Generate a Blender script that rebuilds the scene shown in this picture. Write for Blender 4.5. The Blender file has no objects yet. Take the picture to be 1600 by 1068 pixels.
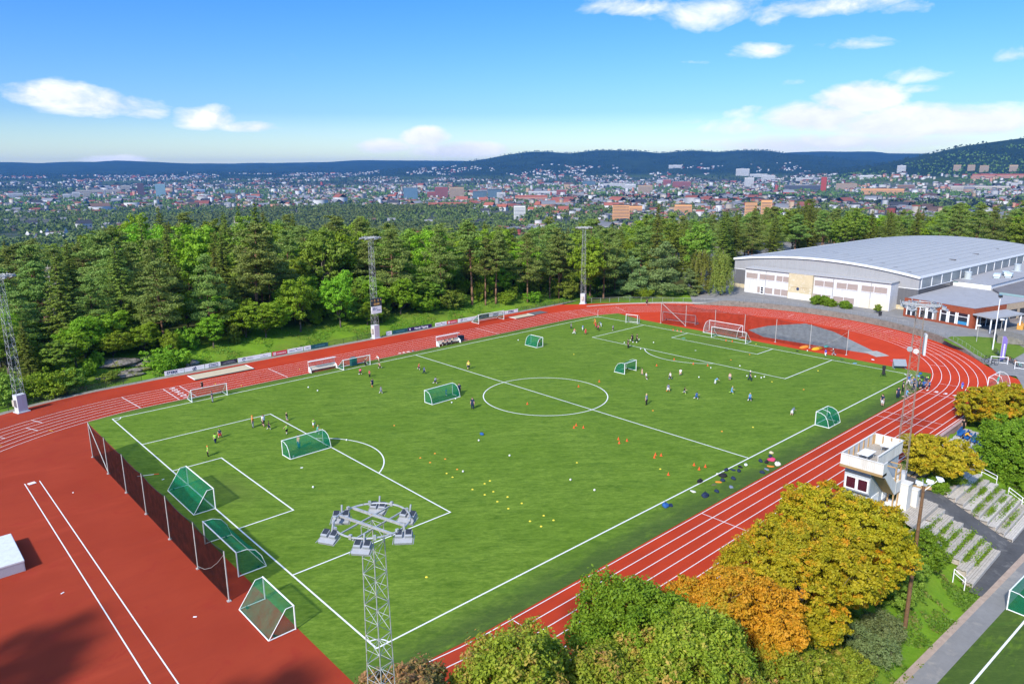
import bpy, bmesh, math, random
import numpy as np
from mathutils import Vector, Matrix
random.seed(7)
RNG = np.random.default_rng(11)
SC = bpy.context.scene
COL = SC.collection
PI = math.pi
R = math.radians

# ------------------------------------------------------------------ objects
def tag(o, label=None, cat=None, group=None, kind=None):
    if label: o['label'] = label
    if cat: o['category'] = cat
    if group: o['group'] = group
    if kind: o['kind'] = kind
    return o

def empty(name, loc=(0, 0, 0), rz=0, label=None, cat=None, group=None):
    o = bpy.data.objects.new(name, None)
    o.empty_display_size = 0.3
    COL.objects.link(o)
    o.location = loc
    o.rotation_euler = (0, 0, rz)
    return tag(o, label, cat, group)

def link(name, me, parent=None, loc=None, rz=0):
    o = bpy.data.objects.new(name, me)
    COL.objects.link(o)
    if parent is not None: o.parent = parent
    if loc is not None: o.location = loc
    if rz: o.rotation_euler = (0, 0, rz)
    return o

def kids(o):
    return [c for c in o.children]

def dup(o, parent=None):
    c = o.copy()
    COL.objects.link(c)
    c.parent = parent
    for ch in kids(o): dup(ch, c)
    return c

def np_mesh(name, verts, faces, mats, smooth=False, attr=None, midx=None):
    """verts (n,3), faces (m,k) all the same k; attr {name: per-vertex floats}."""
    me = bpy.data.meshes.new(name)
    verts = np.asarray(verts, dtype=np.float32)
    faces = np.asarray(faces, dtype=np.int32)
    m, k = faces.shape
    me.vertices.add(len(verts)); me.vertices.foreach_set('co', verts.ravel())
    me.loops.add(m * k); me.loops.foreach_set('vertex_index', faces.ravel())
    me.polygons.add(m)
    me.polygons.foreach_set('loop_start', np.arange(0, m * k, k, dtype=np.int32))
    me.polygons.foreach_set('loop_total', np.full(m, k, dtype=np.int32))
    if smooth: me.polygons.foreach_set('use_smooth', np.ones(m, dtype=bool))
    for mt in (mats if isinstance(mats, (list, tuple)) else [mats]): me.materials.append(mt)
    if midx is not None: me.polygons.foreach_set('material_index', np.asarray(midx, dtype=np.int32))
    if attr:
        for an, v in attr.items():
            v = np.asarray(v, dtype=np.float32)
            if v.ndim == 1:
                a = me.attributes.new(an, 'FLOAT', 'POINT'); a.data.foreach_set('value', v)
            else:
                a = me.attributes.new(an, 'FLOAT_COLOR', 'POINT')
                a.data.foreach_set('color', np.concatenate([v, np.ones((len(v), 1), np.float32)], 1).ravel())
    me.update(calc_edges=True)
    return me

class MB:
    """collects simple solids and links them as ONE mesh object"""
    def __init__(s): s.v = []; s.f = []; s.m = []
    def add(s, vs, fs, mi=0):
        b = len(s.v)
        s.v += [tuple(p) for p in vs]
        s.f += [tuple(b + i for i in f) for f in fs]
        s.m += [mi] * len(fs)
    def box(s, c, d, rz=0, mi=0, rot=None):
        x, y, z = [k / 2 for k in d]
        pts = [Vector(p) for p in [(-x, -y, -z), (x, -y, -z), (x, y, -z), (-x, y, -z), (-x, -y, z), (x, -y, z), (x, y, z), (-x, y, z)]]
        mt = rot if rot is not None else Matrix.Rotation(rz, 3, 'Z')
        pts = [mt @ p + Vector(c) for p in pts]
        s.add(pts, [(0, 3, 2, 1), (4, 5, 6, 7), (0, 1, 5, 4), (1, 2, 6, 5), (2, 3, 7, 6), (3, 0, 4, 7)], mi)
        return s
    def bx(s, x0, x1, y0, y1, z0, z1, mi=0):
        return s.box(((x0 + x1) / 2, (y0 + y1) / 2, (z0 + z1) / 2), (x1 - x0, y1 - y0, z1 - z0), 0, mi)
    def tube(s, a, b, r0, r1=None, n=6, mi=0, caps=True):
        r1 = r0 if r1 is None else r1
        a, b = Vector(a), Vector(b)
        d = (b - a)
        if d.length < 1e-6: return s
        d.normalize()
        u = d.orthogonal().normalized(); w = d.cross(u)
        vs = []
        for p, r in ((a, r0), (b, r1)):
            for i in range(n):
                t = 2 * PI * i / n + PI / n
                vs.append(p + (u * math.cos(t) + w * math.sin(t)) * r)
        fs = [(i, (i + 1) % n, n + (i + 1) % n, n + i) for i in range(n)]
        if caps: fs += [tuple(range(n - 1, -1, -1)), tuple(range(n, 2 * n))]
        s.add(vs, fs, mi)
        return s
    def path(s, pts, r, n=6, mi=0):
        for a, b in zip(pts, pts[1:]): s.tube(a, b, r, r, n, mi)
        return s
    def prism(s, poly, z0, z1, mi=0):
        n = len(poly)
        vs = [(x, y, z0) for x, y in poly] + [(x, y, z1) for x, y in poly]
        s.add(vs, [tuple(range(n - 1, -1, -1)), tuple(range(n, 2 * n))] + [(i, (i + 1) % n, n + (i + 1) % n, n + i) for i in range(n)], mi)
        return s
    def quad(s, a, b, c, d, mi=0):
        s.add([a, b, c, d], [(0, 1, 2, 3)], mi); return s
    def lathe(s, prof, c=(0, 0, 0), n=12, mi=0):
        vs = []
        for r, z in prof:
            for i in range(n):
                t = 2 * PI * i / n
                vs.append((c[0] + r * math.cos(t), c[1] + r * math.sin(t), c[2] + z))
        fs = []
        for k in range(len(prof) - 1):
            for i in range(n):
                j = (i + 1) % n
                fs.append((k * n + i, k * n + j, (k + 1) * n + j, (k + 1) * n + i))
        fs.append(tuple(range(n - 1, -1, -1))); fs.append(tuple(range((len(prof) - 1) * n, len(prof) * n)))
        s.add(vs, fs, mi); return s
    def mesh(s, name, mats, smooth=False):
        me = bpy.data.meshes.new(name)
        me.from_pydata(s.v, [], s.f)
        mats = mats if isinstance(mats, (list, tuple)) else [mats]
        for m in mats: me.materials.append(m)
        if len(mats) > 1: me.polygons.foreach_set('material_index', s.m)
        if smooth: me.polygons.foreach_set('use_smooth', [True] * len(s.f))
        me.update()
        return me
    def build(s, name, mats, parent=None, label=None, smooth=False, loc=None, rz=0):
        o = link(name, s.mesh(name, mats, smooth), parent, loc, rz)
        if label: o['label'] = label
        return o

def bevel(o, w=0.02, seg=1):
    bm = bmesh.new(); bm.from_mesh(o.data)
    bmesh.ops.bevel(bm, geom=bm.edges[:], offset=w, segments=seg, affect='EDGES', clamp_overlap=True)
    bm.to_mesh(o.data); bm.free()
    return o

# ------------------------------------------------------------------ materials
def lin(c):
    return tuple(((v / 255) / 12.92 if v / 255 <= .04045 else ((v / 255 + .055) / 1.055) ** 2.4) for v in c)

class NT:
    def __init__(s, nt): s.nt = nt; s.nt.nodes.clear()
    def n(s, t, **kw):
        o = s.nt.nodes.new(t)
        for k, v in kw.items():
            if k.startswith('i_'):
                key = k[2:]
                o.inputs[int(key) if key.isdigit() else key.replace('_', ' ')].default_value = v
            else: setattr(o, k, v)
        return o
    def l(s, a, b): s.nt.links.new(a, b)
    def math(s, op, a, b=None, clamp=False):
        o = s.n('ShaderNodeMath', operation=op, use_clamp=clamp)
        for i, v in enumerate((a, b)):
            if v is None: continue
            if isinstance(v, (int, float)): o.inputs[i].default_value = v
            else: s.l(v, o.inputs[i])
        return o.outputs[0]
    def mix(s, f, a, b, blend='MIX'):
        o = s.n('ShaderNodeMix', data_type='RGBA', blend_type=blend)
        for i, v in ((0, f), (6, a), (7, b)):
            if isinstance(v, (int, float)): o.inputs[i].default_value = v
            elif isinstance(v, tuple): o.inputs[i].default_value = (*v[:3], 1)
            else: s.l(v, o.inputs[i])
        return o.outputs[2]
    def noise(s, vec, scale, detail=4, rough=.55, dist=0):
        o = s.n('ShaderNodeTexNoise'); o.inputs['Scale'].default_value = scale
        o.inputs['Detail'].default_value = detail; o.inputs['Roughness'].default_value = rough; o.inputs['Distortion'].default_value = dist
        if vec is not None: s.l(vec, o.inputs['Vector'])
        return o.outputs['Fac']
    def ramp(s, f, lo, hi):
        o = s.n('ShaderNodeMapRange', clamp=True)
        o.inputs['From Min'].default_value = lo; o.inputs['From Max'].default_value = hi
        s.l(f, o.inputs['Value'])
        return o.outputs[0]
    def scale(s, vec, x, y, z):
        o = s.n('ShaderNodeVectorMath', operation='MULTIPLY'); o.inputs[1].default_value = (x, y, z)
        s.l(vec, o.inputs[0]); return o.outputs[0]

def newmat(name):
    m = bpy.data.materials.new(name); m.use_nodes = True
    return m, NT(m.node_tree)

def finish(t, col, rough=.7, spec=.3, metal=0, bump=None, bstr=.3, bdist=.05):
    b = t.n('ShaderNodeBsdfPrincipled')
    if isinstance(col, tuple): b.inputs['Base Color'].default_value = (*col[:3], 1)
    else: t.l(col, b.inputs['Base Color'])
    if isinstance(rough, (int, float)): b.inputs['Roughness'].default_value = rough
    else: t.l(rough, b.inputs['Roughness'])
    b.inputs['Specular IOR Level'].default_value = spec
    b.inputs['Metallic'].default_value = metal
    if bump is not None:
        bn = t.n('ShaderNodeBump'); bn.inputs['Strength'].default_value = bstr; bn.inputs['Distance'].default_value = bdist
        t.l(bump, bn.inputs['Height']); t.l(bn.outputs[0], b.inputs['Normal'])
    o = t.n('ShaderNodeOutputMaterial')
    t.l(b.outputs[0], o.inputs['Surface'])
    return b

_MC = {}
def mat(name, c, rough=.65, spec=.3, var=.12, scale=3.0, metal=0, wear=None, bump=0):
    """plain procedural paint: two noises vary the colour, optional worn patches"""
    if name in _MC: return _MC[name]
    m, t = newmat(name)
    tc = t.n('ShaderNodeTexCoord').outputs['Object']
    n1 = t.noise(tc, scale, 5); n2 = t.noise(tc, scale * 6.3, 3)
    f = t.math('ADD', t.math('MULTIPLY', n1, .65), t.math('MULTIPLY', n2, .35))
    f = t.ramp(f, .3, .7)
    dk = tuple(v * (1 - var) for v in c); lt = tuple(min(1, v * (1 + var)) for v in c)
    col = t.mix(f, dk, lt)
    if wear:
        w = t.ramp(t.noise(tc, scale * 1.7, 6, .65), .55, .68)
        col = t.mix(w, col, wear)
    finish(t, col, rough, spec, metal, n2 if bump else None, bump)
    _MC[name] = m
    return m

def omat(name='tinted_cloth', rough=.8):
    """colour comes from the object's own colour setting"""
    if name in _MC: return _MC[name]
    m, t = newmat(name)
    oi = t.n('ShaderNodeObjectInfo')
    tc = t.n('ShaderNodeTexCoord').outputs['Object']
    f = t.ramp(t.noise(tc, 6, 3), .3, .7)
    col = t.mix(f, (.75, .75, .75), (1.15, 1.15, 1.15))
    col = t.mix(1.0, oi.outputs['Color'], col, 'MULTIPLY')
    finish(t, col, rough, .25)
    _MC[name] = m
    return m

def netmat(name, c, alpha, scale=0):
    """fine knotted net: mostly see-through"""
    if name in _MC: return _MC[name]
    m, t = newmat(name)
    d = t.n('ShaderNodeBsdfDiffuse'); d.inputs['Color'].default_value = (*c, 1)
    tl = t.n('ShaderNodeBsdfTranslucent'); tl.inputs['Color'].default_value = (*c, 1)
    a = t.n('ShaderNodeMixShader'); a.inputs[0].default_value = .35
    t.l(d.outputs[0], a.inputs[1]); t.l(tl.outputs[0], a.inputs[2])
    tr = t.n('ShaderNodeBsdfTransparent')
    mx = t.n('ShaderNodeMixShader')
    tc = t.n('ShaderNodeTexCoord').outputs['Object']
    f = t.math('ADD', t.math('MULTIPLY', t.ramp(t.noise(tc, 1.3, 3), .3, .7), .22), alpha - .11, True)
    t.l(f, mx.inputs[0])
    t.l(tr.outputs[0], mx.inputs[1]); t.l(a.outputs[0], mx.inputs[2])
    o = t.n('ShaderNodeOutputMaterial'); t.l(mx.outputs[0], o.inputs['Surface'])
    _MC[name] = m
    return m

def leafmat(name, a, b, c=None, cf=.0, trans=.3, vary=1.0):
    """foliage: leaf tint attribute mixes a..b, some leaves turn to c; the whole tree shifts a little from its neighbours"""
    if name in _MC: return _MC[name]
    m, t = newmat(name)
    at = t.n('ShaderNodeAttribute', attribute_name='tint').outputs['Fac']
    oi = t.n('ShaderNodeObjectInfo').outputs['Random']
    tc = t.n('ShaderNodeTexCoord').outputs['Object']
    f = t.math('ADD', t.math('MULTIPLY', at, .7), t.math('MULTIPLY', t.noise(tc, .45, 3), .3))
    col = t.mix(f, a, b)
    if c is not None:
        g = t.ramp(t.math('ADD', t.noise(tc, .38, 4), t.math('MULTIPLY', at, .25)), .72 - cf, .9 - cf)
        col = t.mix(g, col, c)
    hs = t.n('ShaderNodeHueSaturation')
    t.l(t.math('ADD', t.math('MULTIPLY', oi, .05 * vary), .5 - .025 * vary), hs.inputs['Hue'])
    t.l(t.math('ADD', t.math('MULTIPLY', oi, .45 * vary), 1 - .22 * vary), hs.inputs['Value'])
    hs.inputs['Saturation'].default_value = 1
    t.l(col, hs.inputs['Color'])
    d = t.n('ShaderNodeBsdfPrincipled'); d.inputs['Roughness'].default_value = .6; d.inputs['Specular IOR Level'].default_value = .25
    t.l(hs.outputs[0], d.inputs['Base Color'])
    tl = t.n('ShaderNodeBsdfTranslucent')
    t.l(t.mix(1.0, hs.outputs[0], (1.25, 1.2, .6), 'MULTIPLY'), tl.inputs['Color'])
    mx = t.n('ShaderNodeMixShader'); mx.inputs[0].default_value = trans
    t.l(d.outputs[0], mx.inputs[1]); t.l(tl.outputs[0], mx.inputs[2])
    o = t.n('ShaderNodeOutputMaterial'); t.l(mx.outputs[0], o.inputs['Surface'])
    _MC[name] = m
    return m

def streaky(name, c, dirt, k=.45):
    """painted wall with rain streaks and patches of grime"""
    if name in _MC: return _MC[name]
    m, t = newmat(name)
    tc = t.n('ShaderNodeTexCoord').outputs['Object']
    st = t.ramp(t.noise(t.scale(tc, 2.2, 2.2, .22), 1.0, 7, .7), .46, .68)
    pt = t.ramp(t.noise(tc, .7, 7, .7), .42, .66); fn = t.noise(tc, 9, 4)
    col = t.mix(t.math('MULTIPLY', st, k), c, dirt)
    col = t.mix(t.math('MULTIPLY', pt, k * .7), col, tuple(v * .82 for v in c))
    finish(t, col, .8, .2, 0, fn, .15, .02)
    _MC[name] = m
    return m

WHITE = mat('white_paint', (.78, .78, .78), .5, .4, .05, 2)
LINE = mat('line_paint', (.74, .74, .72), .7, .2, .1, 4)
GALV = mat('galvanised_steel', (.42, .43, .44), .45, .5, .2, 5, .3, (.30, .24, .12))
DARK = mat('dark_rubber', (.02, .02, .022), .7, .3, .3, 5)
CONC = mat('concrete', (.36, .34, .31), .9, .2, .2, 1.2, 0, (.24, .22, .19), .3)
WOODGREY = mat('weathered_planks', (.40, .36, .31), .85, .2, .22, 2.5, 0, (.28, .25, .21), .2)
TIMBER = mat('bare_timber', (.42, .27, .13), .75, .2, .2, 3)
BARK = mat('pine_bark', (.20, .115, .07), .9, .1, .35, 3, 0, (.11, .08, .06), .4)
BARKG = mat('grey_bark', (.12, .10, .085), .9, .1, .3, 3, 0, None, .4)
DEADW = mat('dead_wood', (.42, .37, .33), .9, .1, .2, 3)
# ------------------------------------------------------------------ measured positions (metres)
EXPOSURE = 0.68
HAZE_D = 4.6e-5
HAZE_COL = (.13, .41, .95)
CLOUDS = [(1.3626, 0.0828, 0.0617, 0.0176, 1.25), (1.3191, 0.0753, 0.0705, 0.0211, 1.3), (1.2782, 0.0657, 0.0317, 0.0115, 1.1), (1.2155, 0.0604, 0.0423, 0.0176, 1.15), (1.163, 0.052, 0.0493, 0.0088, 1.0), (1.202, 0.0718, 0.022, 0.0088, 0.8), (0.9979, 0.0272, 0.0485, 0.0123, 1.4), (0.9433, 0.0392, 0.0352, 0.0176, 1.9), (0.9016, 0.0227, 0.0793, 0.0141, 1.7), (1.3133, 0.0136, 0.0441, 0.0062, 1.3), (0.6662, 0.1928, 0.0617, 0.0123, 0.55), (0.5418, 0.1796, 0.1057, 0.0229, 0.8), (0.4478, 0.1814, 0.1322, 0.0176, 0.85), (0.3596, 0.1711, 0.0352, 0.0123, 0.8), (0.5164, 0.1352, 0.0458, 0.0115, 0.7), (0.423, 0.1376, 0.0582, 0.0088, 0.7), (0.4899, 0.0981, 0.0282, 0.0062, 0.55), (0.3453, 0.0986, 0.037, 0.0106, 0.5), (0.3341, 0.0848, 0.0352, 0.0062, 0.6), (0.4047, 0.0747, 0.0582, 0.0264, 2.2), (0.4405, 0.0554, 0.0837, 0.0264, 2.0), (0.3397, 0.0463, 0.141, 0.0264, 2.1), (0.2762, 0.0441, 0.0705, 0.0211, 1.8), (0.42, 0.0264, 0.1762, 0.0176, 1.6), (0.5333, 0.0472, 0.0529, 0.0141, 1.0), (0.2551, 0.1136, 0.0194, 0.0132, 0.7), (0.6064, 0.0582, 0.03, 0.0079, 0.45), (0.6193, 0.0201, 0.0352, 0.007, 0.55), (0.5266, 0.0625, 0.0352, 0.0159, 0.45), (0.5924, 0.1276, 0.0176, 0.0044, 0.4)]
RIDGES = {'far': [(1.7047, 149.4), (1.5369, 178.3), (1.4296, 160.5), (1.3939, 150.8), (1.369, 158.7), (1.3368, 166.7), (1.3135, 179.7), (1.2932, 174.4), (1.2691, 159.5), (1.2337, 134.0), (1.1592, 139.2), (1.1046, 140.6), (1.0806, 144.0), (1.0317, 171.1), (0.982, 177.8), (0.9147, 152.0), (0.8636, 147.6), (0.7441, 177.4), (0.5003, 206.2), (0.4891, 233.6), (0.4555, 237.4), (0.4191, 240.2), (0.377, 236.5), (0.3665, 211.3), (0.3362, 200.8), (0.31, 182.2), (0.1745, 162.9), (-0.045, 72.6)], 'mid': [(0.9657, 39.7), (0.9148, 59.2), (0.8763, 121.5), (0.8592, 139.4), (0.8378, 176.1), (0.8037, 211.7), (0.7782, 217.3), (0.7527, 200.1), (0.7189, 219.9), (0.6854, 220.5), (0.6562, 206.3), (0.6355, 181.8), (0.5949, 199.8), (0.5628, 181.4), (0.5315, 199.5), (0.5006, 192.0), (0.4776, 149.7), (0.4256, 101.3), (0.355, 39.2), (0.2891, 0), (1.0322873732751892, 0)], 'near': [(0.4241, 56.6), (0.3686, 117.9), (0.3422, 156.0), (0.323, 184.9), (0.2919, 228.7), (0.2676, 246.5), (0.2556, 253.1), (0.2324, 265.9), (0.1771, 280.1), (-0.043, 193.8), (0.4991679975322806, 0)]}
PEOPLE = [(14.08, 71.92, 1.2, 'black', 'black', 'skin', 'brown', 'stand', 200, 'person in a black shirt on the red track behind the far-left white goal'),
(12.7, 64.01, 1.68, 'navy', 'grey', 'navy', 'dark', 'stand', 80, 'person in a navy jacket and grey jeans at the mouth of the far-left white goal'),
(6.84, 47.48, 1.29, 'lime', 'navy', 'navy', 'dark', 'walk', 0, 'child in a lime vest walking beside a child in red shorts'),
(7.92, 48.81, 1.25, 'navy', 'red', 'skin', 'dark', 'walk', 120, 'child in a navy shirt and red shorts beside a lime vest'),
(12.52, 49.6, 1.68, 'orange', 'grey', 'grey', 'orange', 'stand', 60, 'person in an orange shirt on the edge of the left penalty area'),
(13.72, 49.12, 1.68, 'white', 'black', 'skin', 'brown', 'walk', 200, 'adult in a white shirt and black shorts by the left penalty area corner'),
(13.69, 47.4, 1.2, 'black', 'navy', 'white', 'dark', 'walk', 250, 'small child in black with white socks beside the adult in white'),
(16.92, 48.98, 1.22, 'black', 'grey', 'skin', 'blond', 'walk', 30, 'blond child in a black shirt and grey shorts outside the left penalty area line'),
(14.68, 44.37, 1.28, 'lime', 'black', 'white', 'brown', 'arms', 200, 'child in a lime vest holding both arms out by the penalty line'),
(18.44, 44.39, 1.22, 'lime', 'white', 'orange', 'brown', 'run', 160, 'child in a pale lime vest and orange shoes behind the curved green goal'),
(17.45, 41.5, 1.34, 'teal', 'navy', 'white', 'blond', 'run', 220, 'blond child in a teal vest and white socks behind the curved green goal'),
(13.58, 38.84, 1.68, 'peach', 'blue', 'blue', 'dark', 'stand', 90, 'goalkeeper in a peach top and blue trousers inside the curved green goal'),
(4.54, 43.78, 1.34, 'lime', 'black', 'black', 'orange', 'stand', 250, 'child in a bright lime vest and black socks, standing alone left of the small box'),
(35.76, 61.64, 1.24, 'pink', 'black', 'white', 'dark', 'run', 300, 'child in a pink-red shirt and white socks before the far dugout goal'),
(36.19, 59.51, 1.2, 'red', 'black', 'black', 'dark', 'stand', 90, 'child in a red shirt and black shorts seen from behind before the far dugout goal'),
(33.61, 54.58, 1.32, 'navy', 'navy', 'orange', 'dark', 'walk', 170, 'child all in navy with orange shoes before the far dugout goal'),
(32.66, 50.63, 1.21, 'slate', 'slate', 'white', 'brown', 'walk', 250, 'child in a slate shirt with white socks, nearest the dugout side goal group'),
(40.14, 62.71, 1.2, 'redwhite', 'black', 'white', 'brown', 'run', 70, 'child in a red and white shirt just inside the far touchline'),
(42.57, 66.86, 1.2, 'white', 'peach', 'peach', 'orange', 'bend', 30, 'person in white leaning over beside the far touchline'),
(39.42, 66.13, 1.2, 'black', 'black', 'black', 'blond', 'stand', 270, 'blond goalkeeper in black inside the far dugout goal'),
(44.41, 57.48, 1.2, 'red', 'navy', 'white', 'orange', 'run', 200, 'child in a red shirt running left of the halfway line'),
(43.71, 54.97, 1.26, 'blue', 'navy', 'navy', 'brown', 'walk', 240, 'child in a blue shirt beside the running child in red'),
(41.54, 49.04, 1.2, 'slate', 'navy', 'white', 'dark', 'run', 260, 'child in a slate shirt above the green goal left of the centre circle'),
(50.62, 51.98, 1.53, 'yellow', 'navy', 'skin', 'orange', 'walk', 140, 'child in a yellow shirt standing on the halfway line'),
(38.07, 35.66, 1.68, 'navy', 'navy', 'navy', 'brown', 'stand', 120, 'tall adult in navy between the green goal and the centre circle'),
(38.93, 42.79, 1.2, 'blue', 'blue', 'white', 'dark', 'stand', 80, 'child in blue inside the green goal left of the centre circle'),
(41.06, 42.44, 1.68, 'navy', 'navy', 'navy', 'brown', 'walk', 150, 'person in navy at the right post of the green goal by the centre circle'),
(85.99, 61.59, 1.27, 'slate', 'navy', 'navy', 'dark', 'walk', 200, 'child in a white and navy kit, leftmost of the far corner group'),
(82.67, 57.69, 1.2, 'redwhite', 'white', 'white', 'red', 'run', 240, 'child in red and white at the front of the far corner group'),
(86.65, 58.96, 1.2, 'sky', 'white', 'white', 'brown', 'run', 160, 'child in pale blue in the middle of the far corner group'),
(84.07, 55.84, 1.2, 'red', 'red', 'black', 'red', 'walk', 280, 'child in red shirt and shorts at the front of the far corner group'),
(93.09, 61.16, 1.26, 'orange', 'orange', 'orange', 'orange', 'run', 60, 'child in orange-red nearest the far corner flag'),
(90.27, 58.53, 1.2, 'red', 'red', 'black', 'brown', 'bend', 330, 'child in red crouching beside the child in pink'),
(88.48, 56.4, 1.48, 'pink', 'black', 'black', 'brown', 'run', 200, 'child in pink and black in the far corner scrum'),
(92.01, 58.59, 1.2, 'slate', 'white', 'white', 'dark', 'bend', 10, 'child in grey and white bending in the far corner scrum'),
(90.67, 54.25, 1.2, 'slate', 'navy', 'white', 'dark', 'stand', 190, 'child in slate blue, rightmost of the far corner group'),
(85.61, 45.22, 1.68, 'black', 'black', 'white', 'dark', 'run', 340, 'person in black with white socks kicking beside another in black'),
(86.22, 44.63, 1.68, 'black', 'black', 'white', 'brown', 'walk', 200, 'person in black standing right of the kicking person in black'),
(81.34, 42.82, 1.68, 'black', 'black', 'navy', 'dark', 'stand', 60, 'person all in black on the right penalty area line'),
(118.69, 67.01, 1.68, 'black', 'black', 'skin', 'dark', 'run', 150, 'lone runner in black on the far bend of the track'),
(71.64, 56.42, 1.2, 'red', 'orange', 'white', 'red', 'stand', 0, 'child in red and orange inside the small goal beyond the centre circle'),
(68.59, 29.76, 1.2, 'peach', 'peach', 'slate', 'dark', 'walk', 30, 'child in a peach bib beside the small green goal right of the circle'),
(67.17, 27.83, 1.2, 'white', 'black', 'white', 'blond', 'lunge', 0, 'child in white shirt and black shorts striding wide by the small green goal'),
(69.87, 25.23, 1.2, 'white', 'navy', 'sky', 'blond', 'walk', 60, 'child in a white shirt and navy shorts inside the row of red cones'),
(72.83, 25.36, 1.2, 'white', 'peach', 'slate', 'brown', 'run', 300, 'child in white and peach, uppermost of the right hand group'),
(64.23, 21.56, 1.27, 'slate', 'white', 'orange', 'brown', 'walk', 260, 'child in grey and white with orange shoes in the right hand group'),
(64.98, 19.26, 1.2, 'black', 'grey', 'lime', 'dark', 'run', 200, 'child in black with lime shoes in the right hand group'),
(64.12, 16.61, 1.2, 'blue', 'blue', 'white', 'dark', 'run', 240, 'child in strong blue looking down in the right hand group'),
(72.76, 18.95, 1.21, 'sky', 'white', 'white', 'dark', 'bend', 220, 'child in pale blue and white shorts, bending, right of the cones'),
(76.19, 18.5, 1.2, 'peach', 'slate', 'peach', 'brown', 'stand', 100, 'child in a pinkish white shirt near the right penalty line'),
(69.99, 14.45, 1.31, 'sky', 'sky', 'lime', 'blond', 'run', 200, 'child in pale blue with lime boots, lower middle of the right hand group'),
(68.88, 10.86, 1.28, 'sky', 'blue', 'white', 'blond', 'walk', 250, 'child in pale blue, lowest and furthest right of the right hand group'),
(56.89, 19.98, 1.69, 'slate', 'black', 'black', 'blond', 'stand', 20, 'blond adult coach in grey top and black trousers right of the centre circle'),
(78.21, 16.21, 1.68, 'navy', 'navy', 'navy', 'grey', 'walk', 200, 'adult in navy with balls around the feet at the right penalty line'),
(101.32, 14.82, 1.33, 'purple', 'white', 'white', 'purple', 'run', 320, 'child in purple-blue leaving the turf behind the right goal line'),
(102.79, 14.08, 1.38, 'plum', 'slate', 'white', 'grey', 'run', 20, 'child in dark plum behind the right goal line'),
(67.44, 3.81, 1.2, 'slate', 'white', 'skin', 'purple', 'bend', 260, 'small child in silver-blue alone near the curved goal on the near touchline'),
(80.17, -2.94, 1.75, 'navy', 'white', 'skin', 'dark', 'stand', 60, 'person in navy and white shorts between touchline and track'),
(85.47, -3.03, 1.68, 'navy', 'navy', 'navy', 'dark', 'stand', 140, 'person all in navy, left of the blue crowd by the near corner'),
(85.88, -3.97, 1.68, 'sky', 'slate', 'skin', 'dark', 'run', 200, 'person in pale blue stepping onto the edge of the track'),
(93.34, -1.65, 1.68, 'blue', 'white', 'white', 'dark', 'walk', 250, 'person in blue and white shorts behind the mast by the near corner'),
(90.77, -3.32, 1.68, 'navy', 'navy', 'white', 'dark', 'walk', 190, 'person in navy tracksuit in the blue crowd'),
(93.26, -2.83, 1.68, 'blue', 'blue', 'white', 'blond', 'bend', 20, 'person in blue bending over bags in the crowd'),
(92.22, -4.09, 1.68, 'blue', 'navy', 'skin', 'dark', 'run', 230, 'person in bright blue leaning forward at the track edge'),
(93.27, -4.56, 1.31, 'blue', 'navy', 'skin', 'brown', 'stand', 160, 'child in blue, rightmost of the crowd by the near corner'),
(93.1, -2.21, 1.2, 'sky', 'slate', 'white', 'blond', 'stand', 280, 'blond child in the middle of the blue crowd'),
(92.87, -3.37, 1.68, 'navy', 'navy', 'white', 'dark', 'stand', 30, 'person in navy standing at the back of the blue crowd'),
(94.44, -3.73, 1.68, 'navy', 'slate', 'navy', 'brown', 'walk', 120, 'person in navy and grey between crowd and lanes'),
(89.4, -2.27, 1.68, 'navy', 'black', 'navy', 'dark', 'stand', 200, 'person in navy and black directly before the press box mast'),
(96.83, -7.98, 1.2, 'purple', 'sky', 'white', 'purple', 'run', 300, 'child in violet-blue running alone on the lanes of the near bend')]
CONES = [[56.41, 32.47], [60.71, 32.04], [44.93, 31.79], [99.7, 45.84], [99.81, 44.89], [99.86, 44.0], [99.16, 33.27], [99.41, 32.06], [80.27, 31.85], [74.84, 31.53], [80.13, 27.85], [80.99, 25.59], [43.43, 21.02], [42.61, 20.64], [43.48, 19.81], [43.56, 14.09], [42.63, 13.2], [43.9, 13.03], [42.76, 7.92], [42.05, 7.53], [43.08, 7.34], [43.46, 3.12], [42.88, 2.07], [43.98, 2.0], [39.2, 3.54]]
DISCS_ORANGE = [[22.39, 26.16], [24.43, 26.08], [22.41, 24.27], [24.28, 23.89], [23.45, 20.61], [26.3, 37.49], [55.54, 17.84], [55.24, 6.89], [87.19, 24.96], [79.72, 8.19], [92.92, 24.67]]
DISCS_YELLOW = [[21.92, 20.54], [21.77, 19.29], [24.1, 15.77], [23.23, 15.62], [21.38, 15.41], [22.61, 13.5], [21.49, 13.56], [21.39, 11.48], [22.85, 11.57], [22.91, 9.51], [21.15, 9.57], [22.64, 6.13], [22.65, 4.82], [20.88, 6.21], [20.93, 4.76], [39.91, 5.13], [34.52, 12.71], [59.45, 4.97], [100.8, 27.88], [91.26, 11.42], [80.05, 13.47], [70.57, 46.55], [7.96, 5.04]]
BALLS = [[30.73, 25.56], [30.23, 19.38], [23.42, 19.54], [30.43, 9.89], [30.36, 6.43], [84.57, 21.68], [79.97, 17.72], [80.58, 16.61], [80.64, 15.6], [81.37, 15.5], [80.04, 24.39], [102.57, 18.74], [87.9, 45.37], [85.65, 44.23], [85.28, 44.81], [86.05, 46.05], [87.91, 41.95], [82.09, 40.51], [73.86, 22.59], [83.77, 45.69], [18.97, 36.96], [11.76, 36.55], [26.33, 58.32], [26.13, 60.89], [37.5, 39.68], [39.0, 40.69], [70.72, 61.38], [9.38, 27.25], [43.06, -0.07]]
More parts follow.
